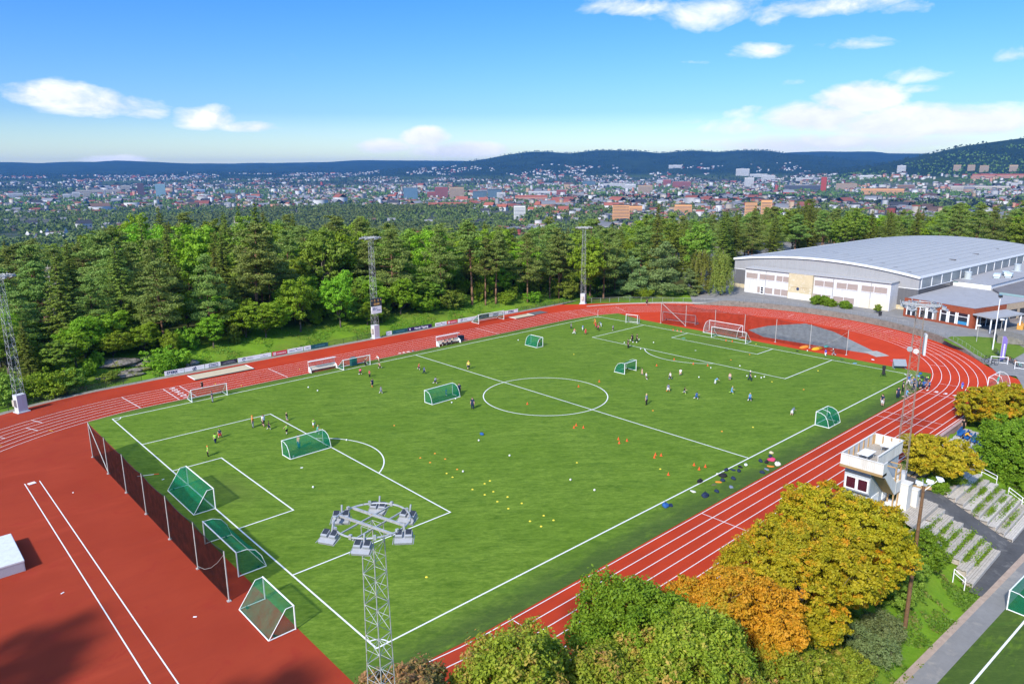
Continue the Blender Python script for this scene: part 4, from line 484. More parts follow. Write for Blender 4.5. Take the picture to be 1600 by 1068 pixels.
LANDMARKS = [(1234.8, 4382.7, -101.5, 32.0, 67.5, 'brick', 'slim dark brick tower block left of the glass tower'),
(1295.4, 4243.8, -107.1, 49.0, 70.0, 'glass', 'pale blue-green glass tower block'),
(1338.0, 5050.7, -91.4, 52.4, 36.3, 'cream', 'cream tower block left of the dark brick tower'),
(1085.5, 4639.3, -99.0, 217.8, 29.0, 'cream', 'long row of cream apartment blocks'),
(796.9, 4014.5, -101.4, 27.6, 30.7, 'white', 'white apartment slab at the left end of the cream rows'),
(849.0, 4067.3, -101.4, 31.3, 37.6, 'white', 'white stepped apartment block in the cream rows'),
(884.0, 4025.0, -101.5, 28.1, 34.4, 'cream', 'narrow cream apartment block in the cream rows'),
(682.6, 4611.9, -103.1, 67.6, 27.0, 'white', 'white flat block at the far left of the town'),
(1571.8, 4436.7, -97.9, 60.5, 22.7, 'bluish', 'pale blue industrial hall'),
(1922.9, 4985.3, -88.5, 26.0, 30.3, 'dark', 'small dark tower right of the pale blue hall'),
(1678.0, 4244.3, -97.2, 52.1, 18.6, 'glass', 'low glass block right of the small dark tower'),
(1978.1, 2853.5, -111.2, 66.4, 57.3, 'glassblue', 'blue glass office block, widest of the glass blocks'),
(2108.3, 2786.6, -110.9, 61.0, 57.9, 'red', 'large red brick office block in the middle of town'),
(2171.7, 2749.0, -109.1, 67.4, 55.1, 'tan', 'tan office block joined to the red brick one'),
(2078.4, 2822.6, -110.8, 42.8, 36.7, 'red', 'lower red brick wing left of the big brick office'),
(2198.3, 2609.4, -109.4, 65.8, 38.9, 'dkglass', 'dark glass office, left one of the pair'),
(2229.4, 2540.5, -108.7, 65.2, 47.4, 'dkglass', 'dark glass office, right one of the pair'),
(2243.1, 2511.4, -108.4, 38.4, 32.5, 'white', 'white block in front of the dark glass offices'),
(1319.4, 1397.7, -101.2, 30.8, 36.0, 'grid', 'white tower block with a window grid above the red roofs'),
(2581.0, 2579.3, -102.7, 140.3, 22.3, 'white', 'wide white stadium roof'),
(2516.0, 2389.2, -105.5, 45.5, 36.4, 'red', 'red brick block right of the white stadium roof'),
(2497.3, 2257.7, -104.7, 64.6, 20.6, 'grey', 'grey stepped block right of the stadium'),
(1475.7, 1914.0, -96.7, 127.7, 12.8, 'redroof', 'long building with a red tiled roof below the brick offices'),
(2079.5, 2141.7, -103.8, 131.2, 21.0, 'salmon', 'long salmon apartment row by the stadium'),
(1902.7, 1831.1, -102.5, 93.0, 16.3, 'salmon', 'long pink-red apartment row below the stadium'),
(1428.1, 1140.7, -104.8, 41.9, 45.2, 'orange', 'orange apartment tower above the wood, left one'),
(1685.7, 1298.8, -102.7, 41.0, 26.1, 'orange', 'low orange apartment block beside the left tower'),
(1759.6, 1184.5, -101.5, 47.6, 29.3, 'orange', 'orange apartment block above the wood, middle one'),
(1675.3, 925.0, -101.4, 29.1, 45.3, 'orange', 'orange apartment tower, left one of the pair left of the hall wood'),
(1698.6, 895.8, -101.2, 25.8, 51.6, 'orange', 'orange apartment tower, right one of the pair left of the hall wood'),
(1748.4, 1202.9, -101.8, 36.7, 22.0, 'tan', 'tan apartment block left of the middle orange block'),
(3622.1, 2958.4, -94.8, 201.5, 28.2, 'white', 'long white office row in the town centre'),
(3464.5, 2731.1, -99.0, 60.7, 34.2, 'white', 'white cube office in the town centre'),
(3146.4, 2379.4, -102.0, 74.6, 40.7, 'tan', 'tan and orange office in the town centre'),
(3925.9, 2803.5, -87.6, 49.3, 41.1, 'red', 'deep red office in the town centre'),
(3730.8, 2556.0, -91.6, 107.4, 38.4, 'red', 'broad red office row in the town centre'),
(4172.3, 3044.8, -91.6, 35.2, 35.2, 'white', 'white narrow office beside the deep red one'),
(3766.4, 3328.1, -94.9, 86.9, 39.1, 'dkglass', 'dark blue office in the town centre'),
(3851.2, 1748.5, -99.5, 27.2, 74.7, 'chimney', 'slender red brick tower, tallest on the right of the town'),
(3955.0, 1902.1, -94.4, 213.2, 21.3, 'dark', 'long dark factory shed left of the red tower'),
(4112.4, 2002.9, -88.9, 11.1, 37.1, 'tan', 'thin factory chimney on the dark shed'),
(4022.8, 1701.7, -96.3, 104.0, 34.7, 'tan', 'tan factory block right of the red tower'),
(3512.0, 1317.1, -97.4, 175.6, 26.3, 'orange', 'long orange-striped factory building'),
(4152.8, 1445.7, -95.4, 81.1, 27.0, 'brown', 'brown brick factory block at the end of the orange one'),
(4175.2, 1110.6, -93.7, 247.9, 22.3, 'cream', 'long cream warehouse on the right'),
(4258.2, 985.5, -84.5, 25.2, 28.3, 'white', 'white silo block by the right warehouse'),
(4835.7, 1726.4, -9.1, 47.2, 39.3, 'white', 'white tower block on the slope at the right'),
(4679.0, 1373.4, -1.1, 36.2, 32.6, 'tan', 'tan tower block on the slope, left of four'),
(4674.7, 1301.6, -1.2, 35.7, 32.1, 'tan', 'tan tower block on the slope, second of four'),
(4641.5, 1229.2, -8.0, 42.1, 35.1, 'tan', 'tan tower block on the slope, third of four'),
(4663.1, 1097.2, -5.0, 37.8, 34.3, 'tan', 'tan tower block on the slope, right of four'),
(5723.0, 3323.8, -47.2, 109.3, 60.1, 'white', 'white apartment slab on the far slope'),
(5680.3, 3150.4, -56.6, 138.6, 26.7, 'white', 'long white block right of the far white slab'),
(5994.8, 4204.8, 19.4, 123.3, 30.8, 'white', 'row of white blocks under the far ridge'),
(2508.8, 1138.5, -97.6, 44.7, 17.9, 'white', 'white villa with brown roof above the hall wood'),
(2393.5, 948.4, -97.7, 69.6, 10.2, 'white', 'low white school building above the hall wood'),
(2833.2, 907.2, -100.7, 91.1, 9.1, 'white', 'long low white terrace above the hall wood'),
(4510.5, 1121.6, -39.7, 235.8, 16.8, 'salmon', 'long orange-red housing row on the right slope'),
(5144.9, 2770.7, -75.9, 95.7, 43.1, 'white', 'white office block at the foot of the far slope'),
(4078.5, 2313.5, -88.6, 54.4, 54.4, 'white', 'white church-like tower block'),
(4649.4, 1831.0, -45.3, 117.0, 19.5, 'white', 'white terrace row right of the red tower'),
(4819.4, 2271.2, -66.7, 214.0, 21.4, 'white', 'long white terrace above the red tower')]
VILLAS = [(343.1, 2207.9, -104.0, 24.9, 'white'), (282.8, 2107.6, -106.2, 18.8, 'brown'), (303.1, 2331.9, -101.2, 17.2, 'cream'), (317.9, 1786.5, -105.5, 35.9, 'flat'), (282.0, 1818.8, -106.4, 27.6, 'flat'), (429.9, 2055.3, -105.9, 32.3, 'white'), (463.4, 2251.4, -102.6, 17.6, 'white'), (472.9, 2027.8, -105.3, 19.5, 'white'), (489.5, 1944.4, -105.0, 22.1, 'red'), (496.1, 1899.5, -104.5, 12.4, 'white'), (628.0, 1900.8, -102.8, 16.3, 'white'), (506.8, 2939.7, -100.4, 17.8, 'white'), (439.9, 2324.3, -101.3, 16.1, 'white'), (383.9, 2638.1, -99.3, 17.6, 'cream'), (628.0, 2344.2, -102.6, 13.4, 'white'), (520.7, 2258.1, -102.5, 14.4, 'white'), (1019.5, 2098.9, -99.7, 19.8, 'white'), (1187.7, 1897.5, -103.4, 19.5, 'red'), (1048.4, 1699.3, -109.5, 21.0, 'grey'), (1079.0, 1648.4, -108.7, 20.8, 'grey'), (1075.0, 1473.2, -106.4, 22.7, 'white'), (1088.4, 1437.3, -105.4, 12.8, 'white'), (976.7, 1442.7, -108.5, 12.4, 'white'), (877.3, 1551.8, -111.6, 10.9, 'white'), (1101.4, 1222.8, -102.5, 11.8, 'white'), (1404.7, 1411.1, -100.9, 14.2, 'red'), (1146.8, 1204.2, -102.7, 11.9, 'white'), (1145.1, 1180.9, -102.9, 8.8, 'white'), (1064.5, 1139.3, -102.8, 8.4, 'white'), (1374.9, 1605.3, -96.7, 26.3, 'white'), (1407.9, 1792.9, -95.7, 28.2, 'white'), (1602.5, 1506.8, -99.5, 31.1, 'salmon'), (1600.9, 1447.5, -100.9, 26.7, 'red'), (2132.3, 1825.5, -101.7, 34.3, 'red'), (2194.1, 1372.9, -95.0, 22.0, 'white'), (2211.0, 1333.7, -94.5, 26.2, 'white'), (2314.2, 1068.6, -94.4, 29.1, 'white'), (2650.7, 895.5, -102.1, 30.3, 'white'), (2697.7, 755.0, -99.5, 25.2, 'white'), (2710.0, 685.1, -97.7, 24.8, 'white'), (2586.6, 953.8, -101.4, 21.6, 'brown'), (1660.8, 2004.6, -98.5, 32.1, 'redroof'), (1533.9, 1769.5, -94.2, 33.1, 'redroof'), (1494.3, 1663.0, -94.7, 31.7, 'redroof'), (1860.8, 2321.0, -106.1, 47.0, 'redroof'), (1937.1, 2277.9, -105.1, 36.8, 'redroof'), (1928.0, 2111.4, -102.5, 30.2, 'redroof'), (2015.9, 2288.1, -105.6, 26.8, 'redroof'), (2055.6, 1972.8, -103.1, 40.0, 'redroof'), (1686.0, 1688.0, -97.7, 37.9, 'redroof'), (1515.6, 1551.2, -97.3, 26.9, 'redroof'), (1492.8, 1432.7, -100.8, 22.0, 'redroof')]
# ------------------------------------------------------------------ camera
CX, CY, CZ = -22.872, -39.395, 32.622
YAW, PITCH, ROLL, FPX = 0.831212, 0.234603, -0.007684, 1134.87
def cam_axes():
    f = Vector((math.cos(PITCH) * math.cos(YAW), math.cos(PITCH) * math.sin(YAW), -math.sin(PITCH)))
    r = f.cross(Vector((0, 0, 1))).normalized(); u = r.cross(f)
    c, s = math.cos(ROLL), math.sin(ROLL)
    return r * c + u * s, u * c - r * s, f
_r, _u, _f = cam_axes()
cd = bpy.data.cameras.new('camera'); cam = bpy.data.objects.new('camera', cd); COL.objects.link(cam)
cam.matrix_world = Matrix(((_r.x, _u.x, -_f.x, CX), (_r.y, _u.y, -_f.y, CY), (_r.z, _u.z, -_f.z, CZ), (0, 0, 0, 1)))
cd.sensor_width = 36; cd.lens = FPX / 1600 * 36; cd.clip_end = 60000; cd.clip_start = .5
SC.camera = cam

# ------------------------------------------------------------------ light
SUN_AZ, SUN_EL = R(197), R(37)
sl = bpy.data.lights.new('sun', 'SUN'); sl.energy = 3.6; sl.angle = R(3.2); sl.color = (1, .94, .84)
so = bpy.data.objects.new('sun', sl); COL.objects.link(so)
sd = Vector((math.cos(SUN_EL) * math.cos(SUN_AZ), math.cos(SUN_EL) * math.sin(SUN_AZ), math.sin(SUN_EL)))
so.rotation_euler = sd.to_track_quat('Z', 'Y').to_euler(); so.location = (-60, -60, 120)

W = bpy.data.worlds.new('World'); SC.world = W; W.use_nodes = True
t = NT(W.node_tree)
sky = t.n('ShaderNodeTexSky'); sky.sky_type = 'NISHITA'; sky.sun_disc = False
sky.sun_elevation = SUN_EL; sky.sun_rotation = PI / 2 - SUN_AZ
sky.altitude = 150; sky.air_density = 1.0; sky.dust_density = .6; sky.ozone_density = 3.0
hs = t.n('ShaderNodeHueSaturation'); hs.inputs['Saturation'].default_value = 1.12; hs.inputs['Value'].default_value = 1.0
t.l(sky.outputs[0], hs.inputs['Color'])
dirv = t.n('ShaderNodeTexCoord').outputs['Generated']
sep = t.n('ShaderNodeSeparateXYZ'); t.l(dirv, sep.inputs[0])
az = t.math('ARCTAN2', sep.outputs[1], sep.outputs[0]); el = t.math('ARCSINE', sep.outputs[2])
nz = t.noise(t.scale(dirv, 1, 1, 2.2), 13, 9, .62, .3)
nz2 = t.noise(t.scale(dirv, 1, 1, 1.6), 5.5, 6, .6)
nsum = t.math('ADD', t.math('MULTIPLY', nz, .7), t.math('MULTIPLY', nz2, .3))
best = None
for a, e, ra, re, dens in CLOUDS:
    # azimuth, elevation, half width, half height (radians), density; flatter below than above
    da = t.math('DIVIDE', t.math('SUBTRACT', az, a), ra)
    de = t.math('DIVIDE', t.math('SUBTRACT', el, e), re)
    de = t.math('MAXIMUM', de, t.math('MULTIPLY', de, -1.35))
    q = t.math('SUBTRACT', 1.0, t.math('ADD', t.math('MULTIPLY', da, da), t.math('MULTIPLY', de, de)))
    q = t.math('MULTIPLY', t.math('MAXIMUM', q, -1.5), .33 * dens)
    best = q if best is None else t.math('MAXIMUM', best, q)
cl = t.ramp(t.math('ADD', best, t.math('MULTIPLY', t.math('SUBTRACT', nsum, .5), 1.7)), .05, .42)
cl = t.math('MULTIPLY', cl, t.ramp(best, -.3, .0))
# the low sky is a deeper blue than the model's white horizon
low_ = t.mix(t.ramp(el, .005, .07), (.84, .86, .78), (.40, .53, .70)); low_ = t.mix(t.ramp(el, .05, .24), low_, (.21, .49, .88)); low_ = t.mix(t.ramp(el, .3, .7), low_, (1.75, 1.6, 1.45))
skyc = t.mix(1.0, hs.outputs[0], low_, 'MULTIPLY')
ccol = t.mix(t.ramp(nz, .3, .62), (3.8, 4.0, 4.3), (5.2, 5.2, 5.1))
bg = t.n('ShaderNodeBackground'); bg.inputs['Strength'].default_value = .15
t.l(t.mix(t.math('MULTIPLY', cl, .95), skyc, ccol), bg.inputs['Color'])
wo = t.n('ShaderNodeOutputWorld'); t.l(bg.outputs[0], wo.inputs['Surface'])
SC.view_settings.view_transform = 'Standard'; SC.view_settings.look = 'None'
SC.view_settings.exposure = EXPOSURE; SC.view_settings.gamma = 1
SC.cycles.max_bounces = 6; SC.cycles.transparent_max_bounces = 16; SC.cycles.volume_bounces = 0
SC.cycles.diffuse_bounces = 3; SC.cycles.glossy_bounces = 2; SC.cycles.caustics_reflective = False; SC.cycles.caustics_refractive = False
SC.cycles.use_denoising = True

# ------------------------------------------------------------------ terrain
def ss(a, b, v):
    q = np.clip((v - a) / (b - a), 0, 1); return q * q * (3 - 2 * q)
_noise_ph = RNG.uniform(0, 6.28, (24, 2)); _noise_k = RNG.normal(0, 1, (24, 2))
def vnoise(x, y, s):
    o = np.zeros_like(x, dtype=float)
    for (p, _), k in zip(_noise_ph, _noise_k): o += np.sin((x * k[0] + y * k[1]) / s + p)
    return o / 5.0
TX, TY, TR = 91.0, 32.3, 36.3                       # right bend
LX = 6.8                                            # left bend
RIDGE_FAR = RIDGES['far']; RIDGE_MID = RIDGES['mid']; RIDGE_NEAR = RIDGES['near']
def prof(az, tab):
    a = np.array([p[0] for p in tab]); h = np.array([p[1] for p in tab])
    o = np.argsort(a); return np.interp(az, a[o], h[o])
def fore_z(x, y):
    """level of the forecourt round the right bend: it ramps down to the track at its near end"""
    an_ = np.arctan2(np.asarray(y, float) - TY, np.asarray(x, float) - TX)
    return 1.2 * ss(R(-58), R(-36), an_) * (1 - .95 * ss(R(27), R(36), an_)) + .03
def ground_z(x, y):
    x = np.asarray(x, float); y = np.asarray(y, float)
    dx, dy = x - CX, y - CY
    r = np.hypot(dx, dy); az = np.arctan2(dy, dx)
    z = np.full_like(r, -.25)
    # grass bank beyond the far straight
    bank = ss(84.3, 99, y) * 2.4 * ss(-60, -20, x) * (1 - ss(100, 125, x)) + ss(84, 90, y) * .2
    z = z + bank * (1 + .18 * vnoise(x, y, 5.0))
    # forecourt side
    rb = np.hypot(x - TX, y - TY)
    z = np.maximum(z, -.25 + np.clip(fore_z(x, y), 0, 2) * ss(49, 54, rb) * ss(96, 104, x))
    # bank down to the lower pitch
    q = np.clip((-y - 12.0) / 3.8, 0, 1)
    drop = np.where(-y < 15.8, -.05 - .25 * q * q, -.05 + (y + 15.8) * .45 - .2)
    drop = np.maximum(drop, -3.75)
    drop = drop - 1.05 * ss(67, 69.5, x) * (1 - ss(93, 97, x)) * ss(12.2, 12.9, -y) * (1 - ss(18.5, 21, -y))
    lower = np.where(y < -12, drop, z)
    w = ss(-14, -2, x) * (1 - ss(150, 200, x))
    z = np.where(y < -12, z * (1 - w) + lower * w, z)
    # hill falls away to the town, town plain, far slopes
    r2 = r - 140 * ss(R(6), R(20), YAW - az) * (1 - ss(600, 1100, r))
    fall = np.interp(r2, [0, 185, 260, 400, 700, 1100, 1600, 4200, 5200, 6500, 8800, 10500, 30000],
                     [0, 0, -6, -24, -62, -84, -100, -103, -92, -62, 2, 30, 30])
    z = z + fall + np.where(r > 400, vnoise(x, y, 260.0) * 7 * ss(400, 1500, r), 0)
    zn = np.where(r > 3500, vnoise(x, y, 900.0), 0)
    far = ss(9300, 12500, r) * (prof(az, RIDGE_FAR) - 30)
    mid = ss(6300, 9200, r) * prof(az, RIDGE_MID) * (1 - .6 * ss(9200, 10500, r))
    near = ss(4100, 6000, r) * prof(az, RIDGE_NEAR) * (1 - .8 * ss(6000, 8000, r))
    z = z + np.maximum(far, np.maximum(mid, near)) + zn * 9 * ss(4500, 9000, r) * (1 - ss(9000, 12000, r))
    return z
def gz(x, y): return float(ground_z(np.array([x]), np.array([y]))[0])

rad = np.concatenate([[0.0], np.geomspace(1.2, 15500, 430)])
na = 760
ang = np.linspace(0, 2 * PI, na, endpoint=False)
gx = CX + rad[:, None] * np.cos(ang); gy = CY + rad[:, None] * np.sin(ang)
gzv = ground_z(gx, gy)
gv = np.stack([gx, gy, gzv], -1).reshape(-1, 3)
ii, jj = np.meshgrid(np.arange(len(rad) - 1), np.arange(na), indexing='ij')
jn = (jj + 1) % na
gf = np.stack([ii * na + jj, (ii + 1) * na + jj, (ii + 1) * na + jn, ii * na + jn], -1).reshape(-1, 4)
X, Y = gv[:, 0], gv[:, 1]; RR = np.hypot(X - CX, Y - CY)
wood = np.clip(ss(93, 101, Y + 2.5 * vnoise(X, Y, 6)) + ss(2, 14, -X) * ss(84, 88, Y) + ss(104, 122, X) * ss(74, 82, Y), 0, 1) * (RR < 420) + ss(330, 420, RR) * .55
hill = ss(5200, 9500, RR)
hill = np.maximum(hill, ss(-75, -20, gv[:, 2]) * (RR > 3600))
town = ss(900, 1600, RR) * (1 - ss(6500, 9000, RR)) * (1 - ss(-80, -30, gv[:, 2]) * (RR > 3600))
m, t = newmat('ground_cover')
pos = t.n('ShaderNodeNewGeometry').outputs['Position']
aw = t.n('ShaderNodeAttribute', attribute_name='wood').outputs['Fac']
ah = t.n('ShaderNodeAttribute', attribute_name='hill').outputs['Fac']
atn = t.n('ShaderNodeAttribute', attribute_name='town').outputs['Fac']
g1 = t.ramp(t.noise(pos, .35, 7, .65), .35, .65); g2 = t.ramp(t.noise(pos, 2.6, 5, .7), .3, .7); g3 = t.ramp(t.noise(pos, .09, 4), .45, .65)
grass = t.mix(g1, (.085, .19, .012), (.15, .28, .018)); grass = t.mix(t.math('MULTIPLY', g2, .45), grass, (.19, .29, .03))
grass = t.mix(t.math('MULTIPLY', g3, .45), grass, (.15, .14, .035))
floor_ = t.mix(g1, (.03, .045, .012), (.075, .085, .022)); floor_ = t.mix(t.math('MULTIPLY', g3, .5), floor_, (.09, .065, .03))
c = t.mix(aw, grass, floor_)
tn = t.mix(t.ramp(t.noise(pos, .006, 8, .7), .42, .62), (.028, .05, .016), (.12, .12, .10))
c = t.mix(atn, c, tn)
hl = t.mix(t.ramp(t.noise(pos, .0035, 9, .72), .35, .65), (.008, .020, .010), (.024, .044, .018))
c = t.mix(ah, c, hl)
finish(t, c, .95, .05, 0, g2, .35, .15)
ground = link('ground', np_mesh('ground', gv, gf, m, True, {'wood': wood, 'hill': hill, 'town': town}))
tag(ground, 'grassy and wooded ground falling from the sports ground to the town and far hills', 'ground', kind='structure')

# ------------------------------------------------------------------ flat sheets
def sheet(name, poly, z, material, label, cat):
    bm = bmesh.new()
    vs = [bm.verts.new((x, y, z)) for x, y in poly]
    f = bm.faces.new(vs)
    if f.normal.z < 0: f.normal_flip()
    f.normal_update()
    if f.normal.z < 0: bmesh.ops.reverse_faces(bm, faces=[f])
    bmesh.ops.triangulate(bm, faces=bm.faces[:])
    me = bpy.data.meshes.new(name); bm.to_mesh(me); bm.free(); me.materials.append(material)
    return tag(link(name, me), label, cat, kind='structure')

def oval(dr, a0=None, x0=LX, x1=TX, n=48):
    """closed outline of the running track at dr outside its inner line (counter-clockwise)"""
    p = []
    for i in range(n + 1):
        a = -PI / 2 + PI * i / n; p.append((x1 + (TR + dr) * math.cos(a), TY + (TR + dr) * math.sin(a)))
    for i in range(n + 1):
        a = PI / 2 + PI * i / n; p.append((x0 + (TR + dr) * math.cos(a), TY + (TR + dr) * math.sin(a)))
    return p

m, t = newmat('red_track')
pos = t.n('ShaderNodeNewGeometry').outputs['Position']
sp = t.n('ShaderNodeSeparateXYZ'); t.l(pos, sp.inputs[0])
big = t.ramp(t.noise(pos, .16, 6, .6), .35, .65); fine = t.noise(pos, 40, 3, .7); mid = t.ramp(t.noise(pos, .55, 6, .65, .6), .4, .62)
ca = t.mix(big, (.40, .037, .012), (.47, .048, .016))
ca = t.mix(t.math('MULTIPLY', mid, .22), ca, (.36, .045, .022))
old = t.math('MULTIPLY', t.ramp(t.math('MULTIPLY', sp.outputs[0], -1), -14, 6), .85)     # the left end is an older, duller surface
co_ = t.mix(big, (.265, .038, .018), (.31, .047, .022)); co_ = t.mix(t.ramp(t.noise(pos, .3, 6, .7, 1.5), .56, .62), co_, (.28, .036, .020))
ca = t.mix(old, ca, co_)
fresh = t.math('MULTIPLY', t.ramp(sp.outputs[0], 86, 106), .8)
ca = t.mix(fresh, ca, t.mix(big, (.53, .048, .015), (.60, .060, .020)))
ca = t.mix(t.math('MULTIPLY', t.ramp(fine, .35, .75), .3), ca, (.2, .03, .02))
stn = t.ramp(t.noise(t.scale(pos, .12, 1.4, 1), .9, 7, .72, .5), .52, .66)
ca = t.mix(t.math('MULTIPLY', stn, .30), ca, (.24, .035, .022))
spot = t.ramp(t.noise(pos, .8, 8, .78), .62, .70)
ca = t.mix(t.math('MULTIPLY', spot, .28), ca, (.24, .045, .028))
pale = t.ramp(t.noise(t.scale(pos, .3, 1, 1), .35, 6, .6, .3), .58, .75)
ca = t.mix(t.math('MULTIPLY', pale, .22), ca, (.55, .085, .045))
finish(t, ca, .95, .06, 0, fine, .25, .01)
TRACKM = m
def arc(cx, cy, r, a0, a1, n):
    return [(cx + r * math.cos(a0 + (a1 - a0) * i / n), cy + r * math.sin(a0 + (a1 - a0) * i / n)) for i in range(n + 1)]
red = [(-60, -13.2), (20, -12.2), (91, -12.4), (100, -13.3), (108, -13.2), (112, -8.5)]
red += [(TX + 45.1 * math.cos(a), TY + 45.1 * math.sin(a)) for a in np.linspace(R(-58), R(30), 30)]
red += [(TX + rr * math.cos(a), TY + rr * math.sin(a)) for a, rr in zip(np.linspace(R(33), R(70), 14), np.linspace(45.6, 49.7, 14))]
red += [(104, 82.2)] + [(LX + 4, 82.0)] + arc(LX, TY, 49.7, PI / 2 + .1, PI - .1, 24) + [(-60, 30)]
sheet('running_track', red, 0.0, TRACKM, 'red synthetic running track and infield around the pitch', 'track')

PITCH_L = 99.6
m, t = newmat('artificial_turf')
pos = t.n('ShaderNodeNewGeometry').outputs['Position']
sp = t.n('ShaderNodeSeparateXYZ'); t.l(pos, sp.inputs[0])
rotm = t.n('ShaderNodeVectorRotate', rotation_type='Z_AXIS'); rotm.inputs['Angle'].default_value = R(38); t.l(pos, rotm.inputs['Vector'])
st1 = t.noise(t.scale(rotm.outputs[0], .30, 1.0, 1), 1, 8, .72, .5)
st2 = t.noise(t.scale(rotm.outputs[0], 1.3, 3.2, 1), 1, 6, .75, .4)
patch = t.ramp(t.noise(pos, .075, 5, .6, .6), .36, .64)
fine = t.noise(pos, 3.6, 5, .8)
gcol = t.mix(t.ramp(st1, .36, .64), (.074, .150, .010), (.138, .222, .023))
gcol = t.mix(t.math('MULTIPLY', t.ramp(st2, .42, .62), .5), gcol, (.19, .255, .036))
gcol = t.mix(t.math('MULTIPLY', patch, .45), gcol, (.080, .155, .007))
gcol = t.mix(t.math('MULTIPLY', t.ramp(fine, .44, .62), .5), gcol, (.06, .115, .009))
lum = t.math('ADD', t.math('ADD', t.math('MULTIPLY', st1, .30), t.math('MULTIPLY', st2, .40)), t.math('MULTIPLY', fine, .30))
lum = t.math('ADD', t.math('MULTIPLY', t.ramp(lum, .38, .62), .52), .77)
cl_ = t.n('ShaderNodeCombineXYZ'); [t.l(lum, cl_.inputs[q]) for q in range(3)]
gcol = t.mix(1.0, gcol, cl_.outputs[0], 'MULTIPLY')
for gx_ in (3.0, PITCH_L - 3.0):       # worn goalmouths
    dv = t.n('ShaderNodeVectorMath', operation='DISTANCE'); t.l(t.scale(pos, .55, .28, 0), dv.inputs[0]); dv.inputs[1].default_value = (gx_ * .55, 33.05 * .28, 0)
    gcol = t.mix(t.math('MULTIPLY', t.ramp(t.math('ADD', dv.outputs['Value'], t.math('MULTIPLY', st1, 1.6)), 2.6, .9), .38), gcol, (.10, .115, .03))
seam = t.n('ShaderNodeMath', operation='PINGPONG'); t.l(sp.outputs[0], seam.inputs[0]); seam.inputs[1].default_value = 2.05
gcol = t.mix(t.math('MULTIPLY', t.ramp(seam.outputs[0], .05, .0), .22), gcol, (.05, .10, .02))
# crumb and algae worn into the strip outside the near touchline and by the corners
edge = t.ramp(t.math('MULTIPLY', sp.outputs[1], -1), -.2, 2.6)
ewn = t.ramp(t.math('ADD', t.math('ADD', t.math('MULTIPLY', t.noise(t.scale(pos, .35, 1, 1), .55, 6, .72), .6), t.math('MULTIPLY', t.noise(t.scale(pos, .3, 1, 1), 3.0, 5, .75), .4)), t.math('MULTIPLY', edge, .12)), .45, .60)
gcol = t.mix(t.math('MULTIPLY', t.math('MULTIPLY', edge, ewn), .62), gcol, (.034, .056, .020))
edge2 = t.ramp(sp.outputs[1], 66.3, 68.4)
gcol = t.mix(t.math('MULTIPLY', edge2, .55), gcol, (.028, .046, .022))
tr_ = t.ramp(t.noise(t.scale(rotm.outputs[0], .12, .5, 1), 1, 6, .7, .8), .56, .72)
gcol = t.mix(t.math('MULTIPLY', tr_, .45), gcol, (.055, .125, .016))
finish(t, gcol, .9, .12, 0, fine, .4, .03)
TURFM = m
turf = [(-3.0, -2.5), (0.5, -3.4)] + [(LX, -3.75)] + [(TX, -3.75)]
turf += [(TX + 36.05 * math.cos(a), TY + 36.05 * math.sin(a)) for a in np.linspace(R(-88), R(-71), 8)]
turf += [(102.6, 6), (103.0, 30), (103.8, 57)]
turf += [(TX + 36.05 * math.cos(a), TY + 36.05 * math.sin(a)) for a in np.linspace(R(66), R(90), 10)]
turf += [(LX, TY + 36.05)] + [(LX + 36.05 * math.cos(a), TY + 36.05 * math.sin(a)) for a in np.linspace(R(92), R(105.5), 6)]
sheet('football_pitch', turf, .012, TURFM, 'green artificial turf football pitch inside the red track', 'pitch')

PL, PW = 99.6, 66.1
def ring(mb, cx, cy, r, w, z, a0=0, a1=2 * PI, n=72):
    for i in range(n):
        a, b = a0 + (a1 - a0) * i / n, a0 + (a1 - a0) * (i + 1) / n
        q = [(cx + k * math.cos(v), cy + k * math.sin(v), z) for k, v in ((r - w / 2, a), (r + w / 2, a), (r + w / 2, b), (r - w / 2, b))]
        mb.quad(*q)
def strip(mb, a, b, w, z, ext=True):
    a, b = Vector((*a, 0)), Vector((*b, 0)); d = (b - a).normalized(); n = Vector((-d.y, d.x, 0)) * w / 2
    if ext: a = a - d * w / 2; b = b + d * w / 2
    mb.quad(*[(p.x, p.y, z) for p in (a - n, b - n, b + n, a + n)])
z = .022; w = .14
mk = MB()
for a, b in [((0, 0), (PL, 0)), ((0, PW), (PL, PW))]: strip(mk, a, b, w, z)
z2 = z + .003
for a, b in [((0, 0), (0, PW)), ((PL, 0), (PL, PW)), ((PL / 2, 0), (PL / 2, PW))]: strip(mk, a, b, w, z2)
for s, x0 in ((1, 0), (-1, PL)):
    for dep, hw in ((16.5, 20.16), (5.5, 9.16)):
        x1 = x0 + s * dep
        strip(mk, (x0, PW / 2 + hw), (x1, PW / 2 + hw), w, z); strip(mk, (x0, PW / 2 - hw), (x1, PW / 2 - hw), w, z)
        strip(mk, (x1, PW / 2 - hw), (x1, PW / 2 + hw), w, z2)
    th = math.acos(5.5 / 9.15); base = 0 if s == 1 else PI
    ring(mk, x0 + s * 11, PW / 2, 9.15, w, z + .006, base - th, base + th, 30)
    ring(mk, x0 + s * 11, PW / 2, .08, .16, z, n=10)
ring(mk, PL / 2, PW / 2, 9.15, w, z + .006)
for cx_, cy_, a in ((0, 0, 0), (PL, 0, PI / 2), (PL, PW, PI), (0, PW, 1.5 * PI)): ring(mk, cx_, cy_, 1.0, .12, z + .006, a, a + PI / 2, 10)
mo = mk.build('pitch_markings', LINE); tag(mo, 'white painted lines of the football pitch', 'markings', kind='structure')

